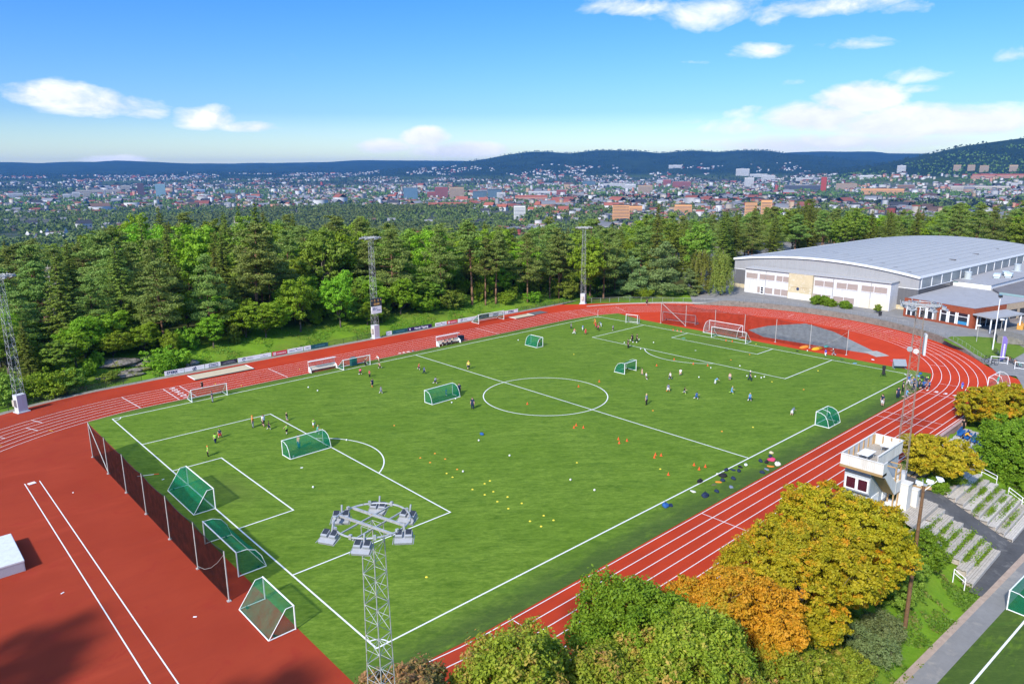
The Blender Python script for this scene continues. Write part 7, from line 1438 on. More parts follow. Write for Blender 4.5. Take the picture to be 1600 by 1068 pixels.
for i in range(46):
    a, b = R(22 - i * 1.7), R(22 - (i + 1) * 1.7)
    k.tube((TX + 46.0 * math.cos(a), TY + 46.0 * math.sin(a), fzz(a) - .1), (TX + 46.0 * math.cos(a), TY + 46.0 * math.sin(a), fzz(a) + .75), .02, n=4)
    k.tube((TX + 46.0 * math.cos(a), TY + 46.0 * math.sin(a), fzz(a) + .75), (TX + 46.0 * math.cos(b), TY + 46.0 * math.sin(b), fzz(b) + .75), .014, n=4)
tag(k.build('railing', GALV), 'thin wire railing on top of the retaining wall', 'railing')
# low wall and drop beside the near lanes at the right
k = MB(); k.bx(64, 92, -12.75, -12.45, -1.6, .12); k.box((78, -12.6, .15), (28.2, .42, .08))
w_ = k.build('track_wall', [mat('pink_wall', (.40, .27, .25), .9, .1, .2, 1.2, 0, (.26, .2, .19))]); tag(w_, 'pinkish low wall dropping from the track edge beside the stand', 'wall')

# ------------------------------------------------------------------ dugouts
def dugout(label, x, y, w, rz):
    o = empty('dugout', (x, y, .012), rz, label, 'dugout', 'dugouts on the far touchline')
    k = MB()
    for s in (0, w):
        k.path([(s, 0, 0), (s, .1, 1.75), (s, -.55, 1.85)], .035, 6); k.tube((s, 0, .05), (s, -1.0, .05), .035)
    k.tube((0, .1, 1.75), (w, .1, 1.75), .03); k.build('frame', WHITE, o)
    k = MB(); k.box((w / 2, -.28, 1.86), (w + .1, .75, .06), rot=Matrix.Rotation(R(-8), 3, 'X')); k.build('roof', WHITE, o)
    k = MB(); k.quad((0, .06, .9), (w, .06, .9), (w, .1, 1.72), (0, .1, 1.72)); k.build('clear_back', netmat('clear_sheet', (.6, .5, .48), .25), o)
    k = MB(); k.bx(0, w, -.02, .06, .1, .92); k.bx(.05, w - .05, -.55, -.05, .40, .46); k.build('bench', mat('bench_cream', (.62, .56, .48), .6, .3), o)
    for s in (-.03, w - .03):
        k = MB(); k.prism([(-.0, .1), (-.95, .1), (-.9, .5), (-.35, .85), (0, .92)], 0, .06); e = k.build('side_panel', WHITE, o); e.rotation_euler = (PI / 2, 0, PI / 2); e.location = (s, 0, 0)
    return o
dugout('white dugout with a cream bench, left of the pale goal', 30.4, 69.0, 4.7, R(-2))
dugout('white dugout with people on its bench beyond the halfway line', 56.6, 68.9, 5.0, R(-2))
k = MB(); k.bx(-.5, .5, -.4, .4, 0, 1.0); k.bx(-.55, .55, -.45, .45, 1.0, 1.06); o = k.build('storage_bin', mat('bin_navy', (.02, .035, .06), .6, .3)); o.location = (62.6, 69.0, .01); tag(bevel(o, .04), 'dark navy bin beside the dugout beyond the halfway line', 'bin')
k = MB(); k.bx(-.55, .55, -.35, .35, 0, 1.35); k.box((0, 0, 1.42), (.8, .6, .14)); o = k.build('storage_bin', mat('bin_teal', (.015, .09, .10), .6, .3)); o.location = (38.0, 67.6, .01); tag(bevel(o, .05), 'dark teal bin behind the pale goal on the far touchline', 'bin')

# ------------------------------------------------------------------ people
PAL = {'black': (.018, .018, .02), 'navy': (.018, .03, .07), 'grey': (.25, .27, .30), 'lime': (.35, .62, .08), 'red': (.45, .04, .045), 'orange': (.70, .22, .03), 'white': (.72, .72, .72), 'teal': (.10, .38, .33), 'peach': (.66, .40, .30), 'blue': (.025, .10, .30), 'pink': (.55, .06, .14), 'slate': (.17, .20, .28), 'redwhite': (.55, .26, .26), 'yellow': (.70, .58, .10), 'sky': (.12, .32, .55), 'purple': (.07, .05, .38), 'plum': (.06, .03, .07), 'skin': (.52, .32, .23), 'brown': (.09, .05, .025), 'dark': (.02, .015, .012), 'blond': (.50, .36, .16), 'amber': (.72, .36, .02), 'beige': (.55, .45, .30), 'pale': (.62, .60, .52), 'olive': (.12, .13, .05)}
def cloth(c): return mat('cloth_' + c if c != 'skin' else 'skin', PAL[c], .8 if c != 'skin' else .6, .2, .15, 9)
def bodies(pose):
    """one continuous skinned figure 1.0 tall facing +y; returns mesh with slots skin, shirt, shorts, socks, shoes and a hair mesh"""
    J, E, RAD, S = {}, [], {}, {}
    def j(n, p, r, par=None, s=None):
        J[n] = Vector(p); RAD[n] = r
        if par: E.append((par, n)); S[(par, n)] = s
    lean = {'bend': .75, 'run': .18, 'lunge': .12}.get(pose, .03)
    def up(d, side=0.0, fwd=0.0):  # a point at d above the hips along the leaning spine
        return Vector((side, math.sin(lean) * d + math.cos(lean) * fwd, hip + math.cos(lean) * d - math.sin(lean) * fwd))
    hip = .50 if pose != 'bend' else .47
    if pose == 'lunge': hip = .45
    j('pelvis', (0, 0, hip), .082)
    j('waist', up(.11), .074, 'pelvis', 'shirt'); j('chest', up(.245), .088, 'waist', 'shirt'); j('neck', up(.325), .036, 'chest', 'shirt')
    j('chin', up(.375, 0, .012), .046, 'neck', 'skin'); j('head', up(.425, 0, .01), .058, 'chin', 'skin'); j('top', up(.475, 0, .0), .035, 'head', 'skin')
    j('nose', up(.41, 0, .072), .008, 'head', 'skin')
    arms = {'stand': ((.10, .02), (.10, .02)), 'walk': ((.30, .15), (-.25, .15)), 'run': ((.75, .9), (-.6, .9)), 'arms': ((.1, 0), (.1, 0)), 'bend': ((.9, .2), (.8, .2)), 'lunge': ((.5, .4), (-.5, .4))}[pose]
    for sd, s in ((1, 'r'), (-1, 'l')):
        a, bnd = arms[0 if sd > 0 else 1]
        sh = up(.285, sd * .105)
        j('sh' + s, sh, .042, 'chest', 'shirt')
        out = .04 if pose != 'arms' else .17
        dz = .165 if pose != 'arms' else .03
        el = sh + Vector((sd * out, math.sin(a) * .165, -math.cos(a) * dz)); j('el' + s, el, .030, 'sh' + s, 'shirt')
        o2 = .01 if pose != 'arms' else .14
        wr = el + Vector((sd * o2, math.sin(a + bnd) * .15, -math.cos(a + bnd) * (.15 if pose != 'arms' else .04))); j('wr' + s, wr, .020, 'el' + s, 'skin')
        d = (wr - el).normalized(); pl = wr + d * .035; j('palm' + s, pl, .019, 'wr' + s, 'skin')
        sdv = d.cross(Vector((0, 1, .3))).normalized()
        for i, (o_, L) in enumerate(((-.015, .038), (-.005, .045), (.006, .042), (.016, .034))): j(f'f{i}' + s, pl + sdv * o_ + d * L + Vector((0, .008 * i, 0)), .0055, 'palm' + s, 'skin')
        j('th' + s, wr + d * .02 + Vector((0, .028, 0)), .006, 'wr' + s, 'skin')
    legs = {'stand': ((.02, .02), (-.03, .02)), 'walk': ((.35, .1), (-.3, .35)), 'run': ((.75, .75), (-.35, 1.0)), 'arms': ((.2, .1), (-.2, .3)), 'bend': ((.2, .35), (-.1, .3)), 'lunge': ((.75, .35), (-.65, .2))}[pose]
    lw = {'lunge': .07}.get(pose, .0)
    for sd, s in ((1, 'r'), (-1, 'l')):
        a, bnd = legs[0 if sd > 0 else 1]
        hp = Vector((sd * .058, 0, hip - .03)); j('hip' + s, hp, .066, 'pelvis', 'shorts')
        kn = hp + Vector((sd * (.012 + lw), math.sin(a) * .225, -math.cos(a) * .225)); j('kn' + s, kn, .046, 'hip' + s, 'shorts')
        b = a - bnd
        an = kn + Vector((sd * lw, math.sin(b) * .205, -math.cos(b) * .205)); j('an' + s, an, .030, 'kn' + s, 'socks')
        to_ = an + Vector((sd * .01, .085, -.022)); j('to' + s, to_, .022, 'an' + s, 'shoes')
    zmin = min(J[n].z - RAD[n] for n in J)
    names = list(J); idx = {n: i for i, n in enumerate(names)}
    me = bpy.data.meshes.new('body'); me.from_pydata([tuple(J[n] - Vector((0, 0, zmin))) for n in names], [(idx[a], idx[b]) for a, b in E], [])
    o = bpy.data.objects.new('body', me); COL.objects.link(o)
    md = o.modifiers.new('skin', 'SKIN'); md.use_smooth_shade = True
    for i, n in enumerate(names):
        sv = me.skin_vertices[0].data[i]; sv.radius = (RAD[n], RAD[n] * (.72 if n in ('waist', 'chest', 'pelvis') else 1)); sv.use_root = (n == 'pelvis')
    dg = bpy.context.evaluated_depsgraph_get(); dg.update()
    out = bpy.data.meshes.new_from_object(o.evaluated_get(dg)); bpy.data.objects.remove(o, do_unlink=True)
    out.name = 'body_' + pose
    SL_ = ['skin', 'shirt', 'shorts', 'socks', 'shoes', 'knee']
    P0 = {n: J[n] - Vector((0, 0, zmin)) for n in names}
    out.materials.clear()
    for s_ in SL_: out.materials.append(cloth('skin'))
    for p in out.polygons:
        c = p.center; bestd = 9
        for (a, b) in E:
            A, B = P0[a], P0[b]; d = B - A; q = max(0, min(1, (c - A).dot(d) / max(d.length_squared, 1e-9)))
            dist = (c - (A + d * q)).length - (RAD[a] + (RAD[b] - RAD[a]) * q)
            if dist < bestd: bestd = dist; w_ = S[(a, b)]; qq = q; e = (a, b)
        if e[0].startswith('kn') and qq < .3: w_ = 'knee'
        if e[0].startswith('hip') and qq > .92: w_ = 'knee'
        if e[0].startswith('sh') and qq > .72: w_ = 'skin'
        if e == ('chest', 'neck') and qq > .8: w_ = 'skin'
        if e[0] == 'pelvis' and e[1] == 'waist' and qq < .35: w_ = 'shorts'
        p.material_index = SL_.index(w_); p.use_smooth = True
    h = P0['head']; tp = P0['top']; ax = (tp - P0['chin']).normalized()
    mb = MB(); n = 10; vs = []
    fw = Vector((0, math.cos(lean), -math.sin(lean))); sdv = Vector((1, 0, 0))
    for k_ in range(5):
        th = PI / 2 * k_ / 4
        for i in range(n):
            t_ = 2 * PI * i / n; rr = .068 * math.cos(th)
            dip = .035 if math.sin(t_) < .2 else -.012
            vs.append(h + sdv * rr * math.cos(t_) + fw * (rr * math.sin(t_) - .006) + ax * (.068 * math.sin(th) + .006 - (dip if k_ == 0 else 0)))
    fs = [(k_ * n + i, k_ * n + (i + 1) % n, (k_ + 1) * n + (i + 1) % n, (k_ + 1) * n + i) for k_ in range(4) for i in range(n)]
    mb.add(vs, fs); hair = mb.mesh('hair', cloth('brown'), True)
    return out, hair
BODY = {p: bodies(p) for p in ('stand', 'walk', 'run', 'arms', 'bend', 'lunge')}
def person(x, y, h, shirt, shorts, socks, hair, pose, deg, label, z=.014, group='players and coaches on the ground'):
    b, hr = BODY[pose]
    o = empty('person', (x, y, z), R(deg), label, 'person', group); o.scale = (h * 1.06, h * 1.06, h)
    bo = link('body', b, o); trou = shorts if shorts == socks or (socks != 'skin' and h > 1.5 and shorts in ('black', 'navy', 'grey', 'blue')) else 'skin'
    for i, c in enumerate(('skin', shirt, shorts, socks if trou == 'skin' else shorts, 'orange' if socks == 'orange' else ('black' if socks != 'lime' else 'lime'), trou)):
        bo.material_slots[i].link = 'OBJECT'; bo.material_slots[i].material = cloth(c)
    ho = link('hair', hr, o); ho.material_slots[0].link = 'OBJECT'; ho.material_slots[0].material = cloth({'grey': 'pale', 'orange': 'orange', 'red': 'orange', 'purple': 'blue'}.get(hair, hair))
    return o
for p in PEOPLE: person(*p)
person(76.6, -14.2, 1.7, 'amber', 'black', 'black', 'dark', 'bend', 200, 'person in a bright yellow jacket bending among the blue seats', z=gz(76.6, -14.2))
person(80.6, -12.95, 1.75, 'black', 'black', 'black', 'dark', 'stand', 150, 'person in black standing under the yellow green maple', z=gz(80.6, -13.2))
for i, (x, c, l) in enumerate([(57.6, 'peach', 'person in peach, leftmost on the bench of the dugout'), (58.6, 'redwhite', 'person in red and white in the middle of the dugout bench'), (59.7, 'beige', 'person in beige leaning on the dugout bench, rightmost')]):
    person(x, 68.25, 1.5, c, 'navy', 'white', 'brown', 'bend', 190, l)

# ------------------------------------------------------------------ cones, markers, balls, bags
TC = mat('orange_plastic', (.72, .10, .02), .45, .4, .06); TD = mat('orange_marker', (.78, .26, .03), .5, .3, .06); TY_ = mat('yellow_marker', (.72, .58, .05), .5, .3, .06)
k = MB(); k.bx(-.13, .13, -.13, .13, 0, .03); k.lathe([(.105, .03), (.06, .20), (.026, .33), (.02, .36)], n=12); CONE = k.mesh('traffic_cone', TC)
k = MB(); k.lathe([(.125, 0), (.118, .02), (.05, .07), (.038, .075), (.042, .066)], n=14); DISC = [k.mesh('marker_disc', TD), k.mesh('marker_disc', TY_)]
def near_name(x, y):
    best_, bn = 9e9, ''
    for u, v, n in ((0, 33, 'left goal'), (49.8, 33, 'centre circle'), (PL, 33, 'right goal'), (49.8, 66, 'far end of the halfway line'), (49.8, 0, 'near end of the halfway line'), (16.5, 53, 'left penalty area, far corner'), (16.5, 13, 'left penalty area, near corner'), (83, 53, 'right penalty area, far corner'), (83, 13, 'right penalty area, near corner'), (68, 33, 'small goal right of the circle'), (37.5, 42, 'green goal left of the circle'), (13.7, 37, 'curved goal at the penalty line')):
        d = (x - u) ** 2 + (y - v) ** 2
        if d < best_: best_, bn = d, n
    return bn
def spread(items, what, maker):
    cells_ = {}
    for x, y in items: cells_.setdefault(near_name(x, y), []).append((x, y))
    for nm, lst in cells_.items():
        lst.sort(key=lambda p: screen(p[0], p[1])[0])
        for i, (x, y) in enumerate(lst):
            w_ = ', alone' if len(lst) == 1 else f', {ORD[i]} from left'
            maker(x, y, f'{what} by the {nm}{w_}')
def mk_cone(x, y, l): tag(link('traffic_cone', CONE, None, (x, y, .012), random.uniform(0, 3)), l, 'cone', 'orange cones on the pitch')
def mk_disc(i): return lambda x, y, l: tag(link('marker_disc', DISC[i], None, (x, y, .012)), l, 'marker disc', ('orange', 'yellow')[i] + ' marker discs on the pitch')
spread(CONES, 'orange cone', mk_cone); spread(DISCS_ORANGE, 'flat orange marker', mk_disc(0)); spread(DISCS_YELLOW, 'flat yellow marker', mk_disc(1))
bm = bmesh.new(); bmesh.ops.create_icosphere(bm, subdivisions=2, radius=.115)
for f in bm.faces: f.smooth = True
BALL = bpy.data.meshes.new('football'); bm.to_mesh(BALL); bm.free()
m, t = newmat('football_leather'); tc = t.n('ShaderNodeTexCoord').outputs['Object']
vr = t.n('ShaderNodeTexVoronoi'); vr.inputs['Scale'].default_value = 11; t.l(tc, vr.inputs['Vector'])
finish(t, t.mix(t.ramp(vr.outputs['Distance'], .25, .3), (.06, .06, .07), (.80, .80, .80)), .5, .4); BALL.materials.append(m)
spread(BALLS, 'white football', lambda x, y, l: tag(link('football', BALL, None, (x, y, .125), random.uniform(0, 3)), l, 'football', 'footballs lying on the pitch'))

def lump(seed, sx, sy, sz, wr=.25):
    rg = np.random.default_rng(seed); bm = bmesh.new(); bmesh.ops.create_icosphere(bm, subdivisions=3, radius=1)
    k_ = rg.normal(0, 1, (7, 3)) * 2.2; ph = rg.uniform(0, 6, 7)
    for v in bm.verts:
        n_ = sum(math.sin(float(np.dot(k_[i], v.co)) + ph[i]) for i in range(7)) / 7
        v.co *= 1 + wr * n_ * 1.6; v.co.x *= sx; v.co.y *= sy; v.co.z = max(v.co.z * sz, -sz * .35) + sz * .35
    for f in bm.faces: f.smooth = True
    me = bpy.data.meshes.new('bag'); bm.to_mesh(me); bm.free(); return me
LUMP = {'small': [lump(i, .30, .21, .20) for i in range(3)], 'big': [lump(i + 5, .46, .34, .28) for i in range(3)], 'flat': [lump(i + 9, .34, .2, .045, .45) for i in range(4)], 'long': [lump(15, .60, .27, .22)], 'mat': [lump(17, 1.5, .55, .32, .12)]}
NM = {'small': ('kit_bag', 'bag'), 'big': ('kit_bag', 'bag'), 'long': ('kit_bag', 'bag'), 'flat': ('garment', 'clothes'), 'mat': ('foam_mat', 'mat')}
for ms in LUMP.values():
    for me in ms: me.materials.append(cloth('navy'))
for i, (x, y, c, kd, l) in enumerate(BAGS):
    nm, ct = NM[kd]; me = LUMP[kd][i % len(LUMP[kd])]
    if not me.materials: me.materials.append(cloth(c))
    o = link(nm, me, None, (x, y, .014), R(-8) if kd == 'mat' else random.uniform(0, 3)); o.material_slots[0].link = 'OBJECT'; o.material_slots[0].material = cloth(c)
    tag(o, l, ct, 'bags and clothes left beside the pitch')
    if kd in ('small', 'long', 'big'):
        q = {'small': .26, 'long': .24, 'big': .4}[kd]
        k = MB(); k.path([(-.22, 0, q * .8), (-.12, .02, q * 1.3), (.12, .02, q * 1.3), (.22, 0, q * .8)], .018, 5); k.build('strap', DARK, o)
for i, (x, y) in enumerate([(48.4, 69.1), (49.3, 69.0), (50.2, 69.0), (51.2, 68.9)]):
    o = link('garment', LUMP['flat'][i % 4], None, (x, y, .014), i * 1.3); o.material_slots[0].link = 'OBJECT'; o.material_slots[0].material = cloth('pale' if i < 3 else 'slate')
    tag(o, f'pale garment dropped by the far lanes, {ORD[i]} of four from left', 'clothes', 'bags and clothes left beside the pitch')

# ------------------------------------------------------------------ odd things
o = empty('corner_flag', (PL, PW, .012), .4, 'white corner flag pole at the far right corner of the pitch', 'corner flag')
k = MB(); k.tube((0, 0, 0), (0, 0, 1.5), .022, n=6); k.build('pole', WHITE, o)
k = MB(); k.bx(0, .36, -.006, .006, 1.15, 1.48); k.build('flag', cloth('white'), o)
o = empty('corner_flag', (-2.8, 43.0, .05), R(-27), 'white corner pole with orange tip lying on the turf by the ball net', 'corner flag')
k = MB(); k.tube((-.6, 0, 0), (1.1, 0, .02), .03, n=6); k.build('pole', WHITE, o)
k = MB(); k.tube((1.1, 0, .02), (1.6, 0, .02), .045, n=6); k.build('tip', TC, o)
k = MB(); k.bx(-.35, .35, -.28, .28, 0, .05); o = k.build('take_off_board', WHITE); o.location = (-12.2, 49.2, .02); o.rotation_euler = (0, 0, .2); tag(bevel(o, .01), 'white take-off board at the head of the two runway lines', 'board')
o = empty('camera_tripod', (95.4, 2.8, .012), .4, 'black camera tripod on the right goal line near the corner', 'tripod')
for a in (0, 2.1, 4.2):
    k = MB(); k.tube((0, 0, 1.3), (.5 * math.cos(a), .5 * math.sin(a), 0), .03, n=5); k.build('leg', DARK, o)
k = MB(); k.bx(-.18, .18, -.25, .25, 1.3, 1.75); k.tube((.15, 0, 1.55), (.42, 0, 1.55), .09, n=8); k.bx(-.2, .2, -.2, .2, .4, 1.2); k.build('camera', DARK, o)
k = MB(); k.box((0, 0, .95), (2.0, 1.3, .12), rot=Matrix.Rotation(R(48), 3, 'X')); k.bx(-.95, .95, .35, .5, 0, 1.4); k.bx(-.95, -.85, -.5, .45, 0, .1); k.bx(.85, .95, -.5, .45, 0, .1)
o = k.build('equipment_box', mat('slanted_grey', (.22, .25, .28), .6, .3)); o.location = (102.3, 2.9, .012); o.rotation_euler = (0, 0, R(-50)); tag(o, 'slanted grey equipment box behind the near corner flag spot', 'box')
for i, (x, y) in enumerate([(-1.5, 40.5), (-9.5, 43.5), (-8.0, 12.5), (-14.6, 23.0)]):
    k = MB(); k.bx(-.14, .14, -.06, .06, 0, .04); o = k.build('paper_scrap', WHITE); o.location = (x, y, .015); o.rotation_euler = (0, 0, i * 1.1 + .3)
    tag(bevel(o, .015), f'white scrap on the surface left of the ball net, {ORD[i]} from the far end', 'litter', 'white scraps on the red surface')
# steel cover of the jump mats at the left edge
o = empty('mat_cover', (-16.1, 29.0, 0), R(0), 'white steel cover box with ribbed side at the left edge', 'mat cover')
k = MB(); k.bx(-6.0, 0, 0, 6.2, 0, .80)
for i in range(58): k.bx(-5.95 + i * .102, -5.95 + i * .102 + .05, -.02, 0, .02, .78)
k.build('ribbed_side', mat('ribbed_grey', (.52, .53, .56), .5, .4, .06), o)
for i in range(2):
    k = MB(); k.bx(-6.05, .04, -.05 + i * 3.15, 3.07 + i * 3.15, .80, 1.02); bevel(k.build('roof_slab', streaky('pale_lid', (.60, .63, .66), (.40, .38, .34), .4), o), .04)
# rock outcrop behind the fence at the left
m, t = newmat('bare_rock'); tc = t.n('ShaderNodeNewGeometry').outputs['Position']
vr = t.n('ShaderNodeTexVoronoi', feature='DISTANCE_TO_EDGE'); vr.inputs['Scale'].default_value = .55
dn = t.n('ShaderNodeVectorMath', operation='ADD'); nn_ = t.n('ShaderNodeTexNoise'); nn_.inputs['Scale'].default_value = 1.1; nn_.inputs['Detail'].default_value = 6; t.l(tc, nn_.inputs['Vector']); t.l(tc, dn.inputs[0]); t.l(nn_.outputs['Color'], dn.inputs[1]); t.l(dn.outputs[0], vr.inputs['Vector'])
c = t.mix(t.ramp(t.noise(tc, 1.3, 7, .7), .35, .65), (.17, .15, .13), (.31, .28, .25)); c = t.mix(t.ramp(t.noise(tc, .5, 6, .7), .5, .58), c, (.15, .17, .03)); c = t.mix(t.ramp(vr.outputs['Distance'], .06, .0), c, (.04, .04, .03))
finish(t, c, .95, .1, 0, t.noise(tc, 1.6, 8, .7), .9, .5); ROCK = m
for i, (x, y, sx, sy, sz, a, l) in enumerate([(7.2, 92.6, 4.4, 2.2, .75, -.5, 'broad bare rock slab, left of two above the fence'), (12.2, 91.6, 3.4, 2.0, .75, .1, 'broad bare rock slab behind the big round bush, right of two'), (6.2, 87.6, 3.4, 1.1, .4, -.2, 'low dark rock step just behind the fence'), (18.2, 87.0, .9, .7, .75, .3, 'grey boulder, largest behind the first advertising boards'), (17.0, 86.6, .6, .5, .5, 1, 'small grey boulder left of the largest boulder'), (9.6, 88.8, 2.8, 1.0, .4, -.1, 'low rock ledge between slab and fence')]):
    o = link('rock', lump(30 + i, sx, sy, sz, .34), None, (x, y, gz(x, y) - .25 * sz), a); o.data.materials.append(ROCK); tag(o, l, 'rock', 'rocks behind the far fence')
# ------------------------------------------------------------------ sports hall
ROOFG = mat('pale_metal_roof', (.34, .35, .36), .8, .2, .07, .35, 0, (.31, .33, .36))
CLADL = streaky('light_grey_cladding', (.32, .32, .33), (.22, .22, .22), .35); CLADD = streaky('dark_grey_cladding', (.12, .12, .13), (.17, .17, .165), .4)
RENDER = streaky('white_render', (.62, .62, .64), (.38, .37, .35)); SHUT = mat('shuttered_panel', (.33, .265, .24), .8, .2, .08, 2)
CREAM = mat('cream_render', (.52, .44, .29), .85, .2, .14, .8, 0, (.60, .56, .48)); GLZ = mat('window_glass', (.02, .025, .035), .08, .6, .3, .6)
HA = R(-3.43)
hall = empty('sports_hall', (149.2, 16.8, FC), HA, 'large sports hall with a pale arched roof and grey gable', 'sports hall')
HL, HW, EV, AP = 84.0, 46.8, 7.55, 9.5
def arch(y): q = (y - HW / 2) / (HW / 2); return AP - (AP - EV) * q * q
ysv = np.linspace(0, HW, 25)
k = MB()
for a, b in zip(ysv, ysv[1:]):
    for u0 in range(0, 84, 12): k.quad((u0 - .35 * (u0 == 0), a, arch(a) + .12), (u0 + 12, a, arch(a) + .12), (u0 + 12, b, arch(b) + .12), (u0 - .35 * (u0 == 0), b, arch(b) + .12))
rf = k.build('roof', ROOFG, hall)
k = MB()
for y in np.linspace(2.3, HW - 2.3, 19): k.box((HL / 2, y, arch(y) + .145), (HL - 1, .05, .05))
k.build('standing_seam', mat('seam_grey', (.30, .32, .35), .6, .3), rf)
k = MB()
for a, b in zip(ysv, ysv[1:]):
    k.add([(-.45, a, arch(a) - .28), (-.45, b, arch(b) - .28), (-.45, b, arch(b) + .17), (-.45, a, arch(a) + .17), (0, a, arch(a) + .17), (0, b, arch(b) + .17)], [(0, 3, 2, 1), (3, 4, 5, 2)])
k.bx(-.4, HL, -.22, 0, EV - .25, EV + .2); k.bx(-.4, HL, HW, HW + .22, EV - .25, EV + .2)
k.build('fascia', WHITE, hall)
k = MB()
for a, b in zip(ysv, ysv[1:]): k.quad((0, b, 4.9), (0, a, 4.9), (0, a, arch(a)), (0, b, arch(b)))
for a, b in zip(ysv, ysv[1:]): k.quad((HL, a, 0), (HL, b, 0), (HL, b, arch(b)), (HL, a, arch(a)))
k.quad((0, 0, 4.9), (HL, 0, 4.9), (HL, 0, EV), (0, 0, EV)); k.quad((HL, HW, 4.9), (0, HW, 4.9), (0, HW, EV), (HL, HW, EV)); k.build('gable_wall', CLADL, hall)
k = MB()
for i in range(45): k.box((-.012, .9 + i * 1.02, (4.95 + arch(.9 + i * 1.02)) / 2 - .15), (.02, .05, arch(.9 + i * 1.02) - 5.2))
k.build('panel_joint', mat('joint_grey', (.34, .34, .35), .7, .3), hall)
k = MB(); k.quad((.0, HW, 1.0), (.0, 0, 1.0), (.0, 0, 4.9), (.0, HW, 4.9)); k.quad((0, 0, 1.0), (HL, 0, 1.0), (HL, 0, 4.9), (0, 0, 4.9)); k.quad((HL, HW, 0), (0, HW, 0), (0, HW, 4.9), (HL, HW, 4.9)); k.build('lower_wall', CLADD, hall)
k = MB(); k.bx(-.05, 0, 0, HW, 4.85, 4.98); k.bx(-.06, HL, -.06, 0, 4.85, 4.98); k.build('trim', WHITE, hall)
k = MB(); k.bx(-.08, 0, -.1, HW + .1, 0, 1.0); k.bx(0, 20, -.08, 0, 0, 1.0); k.build('plinth', CREAM, hall)
for i in range(15):
    x = 1.2 + i * 5.4
    k = MB(); k.bx(x + .1, x + 5.0, -.05, -.0, 5.15, EV - .3); w_ = k.build('side_window', mat('grey_glass', (.18, .21, .23), .3, .5, .2, .3), hall)
    k = MB(); k.bx(x - .2, x + .1, -.09, 0, 4.98, EV - .25); k.build('frame', WHITE, w_)
k = MB(); k.bx(.6, 17, -.05, 0, 1.6, 4.7); k.build('side_window', GLZ, hall)
for i in range(3):
    k = MB(); k.bx(30 + i * 17, 30.8 + i * 17, 4.2 + .8 * i, 5.6 + .8 * i, arch(5) + .1, arch(5) + .3); k.build('roof_vent', mat('vent_dark', (.12, .11, .11)), hall)
k = MB()
for i in range(9): k.bx(2 + i * 2.1, 2.7 + i * 2.1, 3 + i * 3.9, 4.3 + i * 3.9, arch(3.6 + i * 3.9) + .1, arch(3.6 + i * 3.9) + .16)
k.build('roof_patch', mat('roof_patch_grey', (.23, .23, .24)), hall)

# two storey white front block
fb = empty('changing_block', (145.35, 21.1, FC), R(1.2) * -1 + HA * 0, 'two storey white block with shuttered windows before the hall', 'building')
FW, FH, FD = 35.8, 6.15, 4.6
k = MB(); k.bx(0, FD, 0, FW, -.2, FH); k.build('wall', RENDER, fb)
k = MB(); k.bx(-.25, FD, -.2, FW + .2, FH, FH + .2); k.build('roof', mat('block_roof', (.40, .39, .38), .8), fb)
for i in range(5): k = MB(); k.tube((-.12, 4.2 + i * 8.6, 0), (-.12, 4.2 + i * 8.6, FH), .06, n=6); k.build('downpipe', mat('pipe_grey', (.30, .30, .31), .5, .4), fb)
k = MB(); k.tube((-.32, -.2, FH + .02), (-.32, FW + .2, FH + .02), .09, n=6); k.build('gutter', mat('pipe_grey', (.30, .30, .31)), fb)
def fx(px_): return FW * (1 - (px_ - 205) / 1335.0)
def window(par, y0, y1, z0, z1, m_, mull=0):
    k = MB(); k.bx(-.06, 0.02, y0, y1, z0, z1); w_ = k.build('window', m_, par)
    k = MB(); k.bx(-.10, -.06, y0 - .08, y1 + .08, z1, z1 + .08); k.bx(-.12, -.06, y0 - .08, y1 + .08, z0 - .08, z0)
    for i in range(mull + 1):
        if 0 < i <= mull: y = y0 + (y1 - y0) * i / (mull + 1); k.bx(-.09, -.06, y - .05, y + .05, z0, z1)
    k.build('frame', WHITE, w_)
for a, b, mu in ((220, 335, 0), (358, 508, 0), (528, 655, 1), (895, 1065, 1), (1092, 1272, 1), (1305, 1512, 1)): window(fb, fx(b), fx(a), 3.75, 5.1, SHUT, mu)
for a, b, mu in ((343, 368, 0), (418, 495, 0), (515, 648, 1), (890, 1045, 1), (1072, 1252, 1)): window(fb, fx(b), fx(a), .35, 1.85, SHUT, mu)
k = MB(); k.bx(-.08, 0.01, fx(408), fx(372), 0, 1.95); d_ = k.build('door', WHITE, fb)
k = MB()
for z in (.25, .85, 1.4): k.bx(-.10, -.08, fx(403), fx(379), z, z + .45)
k.build('pane', GLZ, d_)
k = MB(); k.bx(-.55, 0, fx(885), fx(658), -.2, FH - .05); bay = k.build('stained_bay', CREAM, fb)
k = MB(); k.lathe([(.001, 0), (.36, 0), (.36, .06), (.001, .06)], n=18); e = k.build('round_emblem', NAVYP, bay); e.rotation_euler = (0, -PI / 2, 0); e.location = (-.56, fx(752), 2.55)
STAIN = mat('brown_stain', (.40, .30, .17), .9)
for side, s0 in ((1, fx(690)), (-1, fx(780))):
    k = MB()
    for i in range(4):
        y = s0 - i * .42; k.bx(-.565, -.55, y - .10, y, 2.5 - .35 * ((i * 7) % 3) * .3, 3.0)
        k.bx(-.565, -.55, y - .36, y - .02, 2.9, 3.05)
    k.build('worn_sign', STAIN, bay)
k = MB(); k.bx(-.57, -.55, fx(880), fx(662), -.1, 1.5); k.build('pale_plinth', mat('pale_plinth_paint', (.72, .69, .60), .9, .1, .15, 2, 0, (.6, .55, .42)), bay)
k = MB(); k.bx(-.07, 0, fx(1535), fx(1297), -.2, 2.15); k.build('cream_door_panel', mat('cream_panel', (.68, .61, .48), .8, .2, .05, 2), fb)

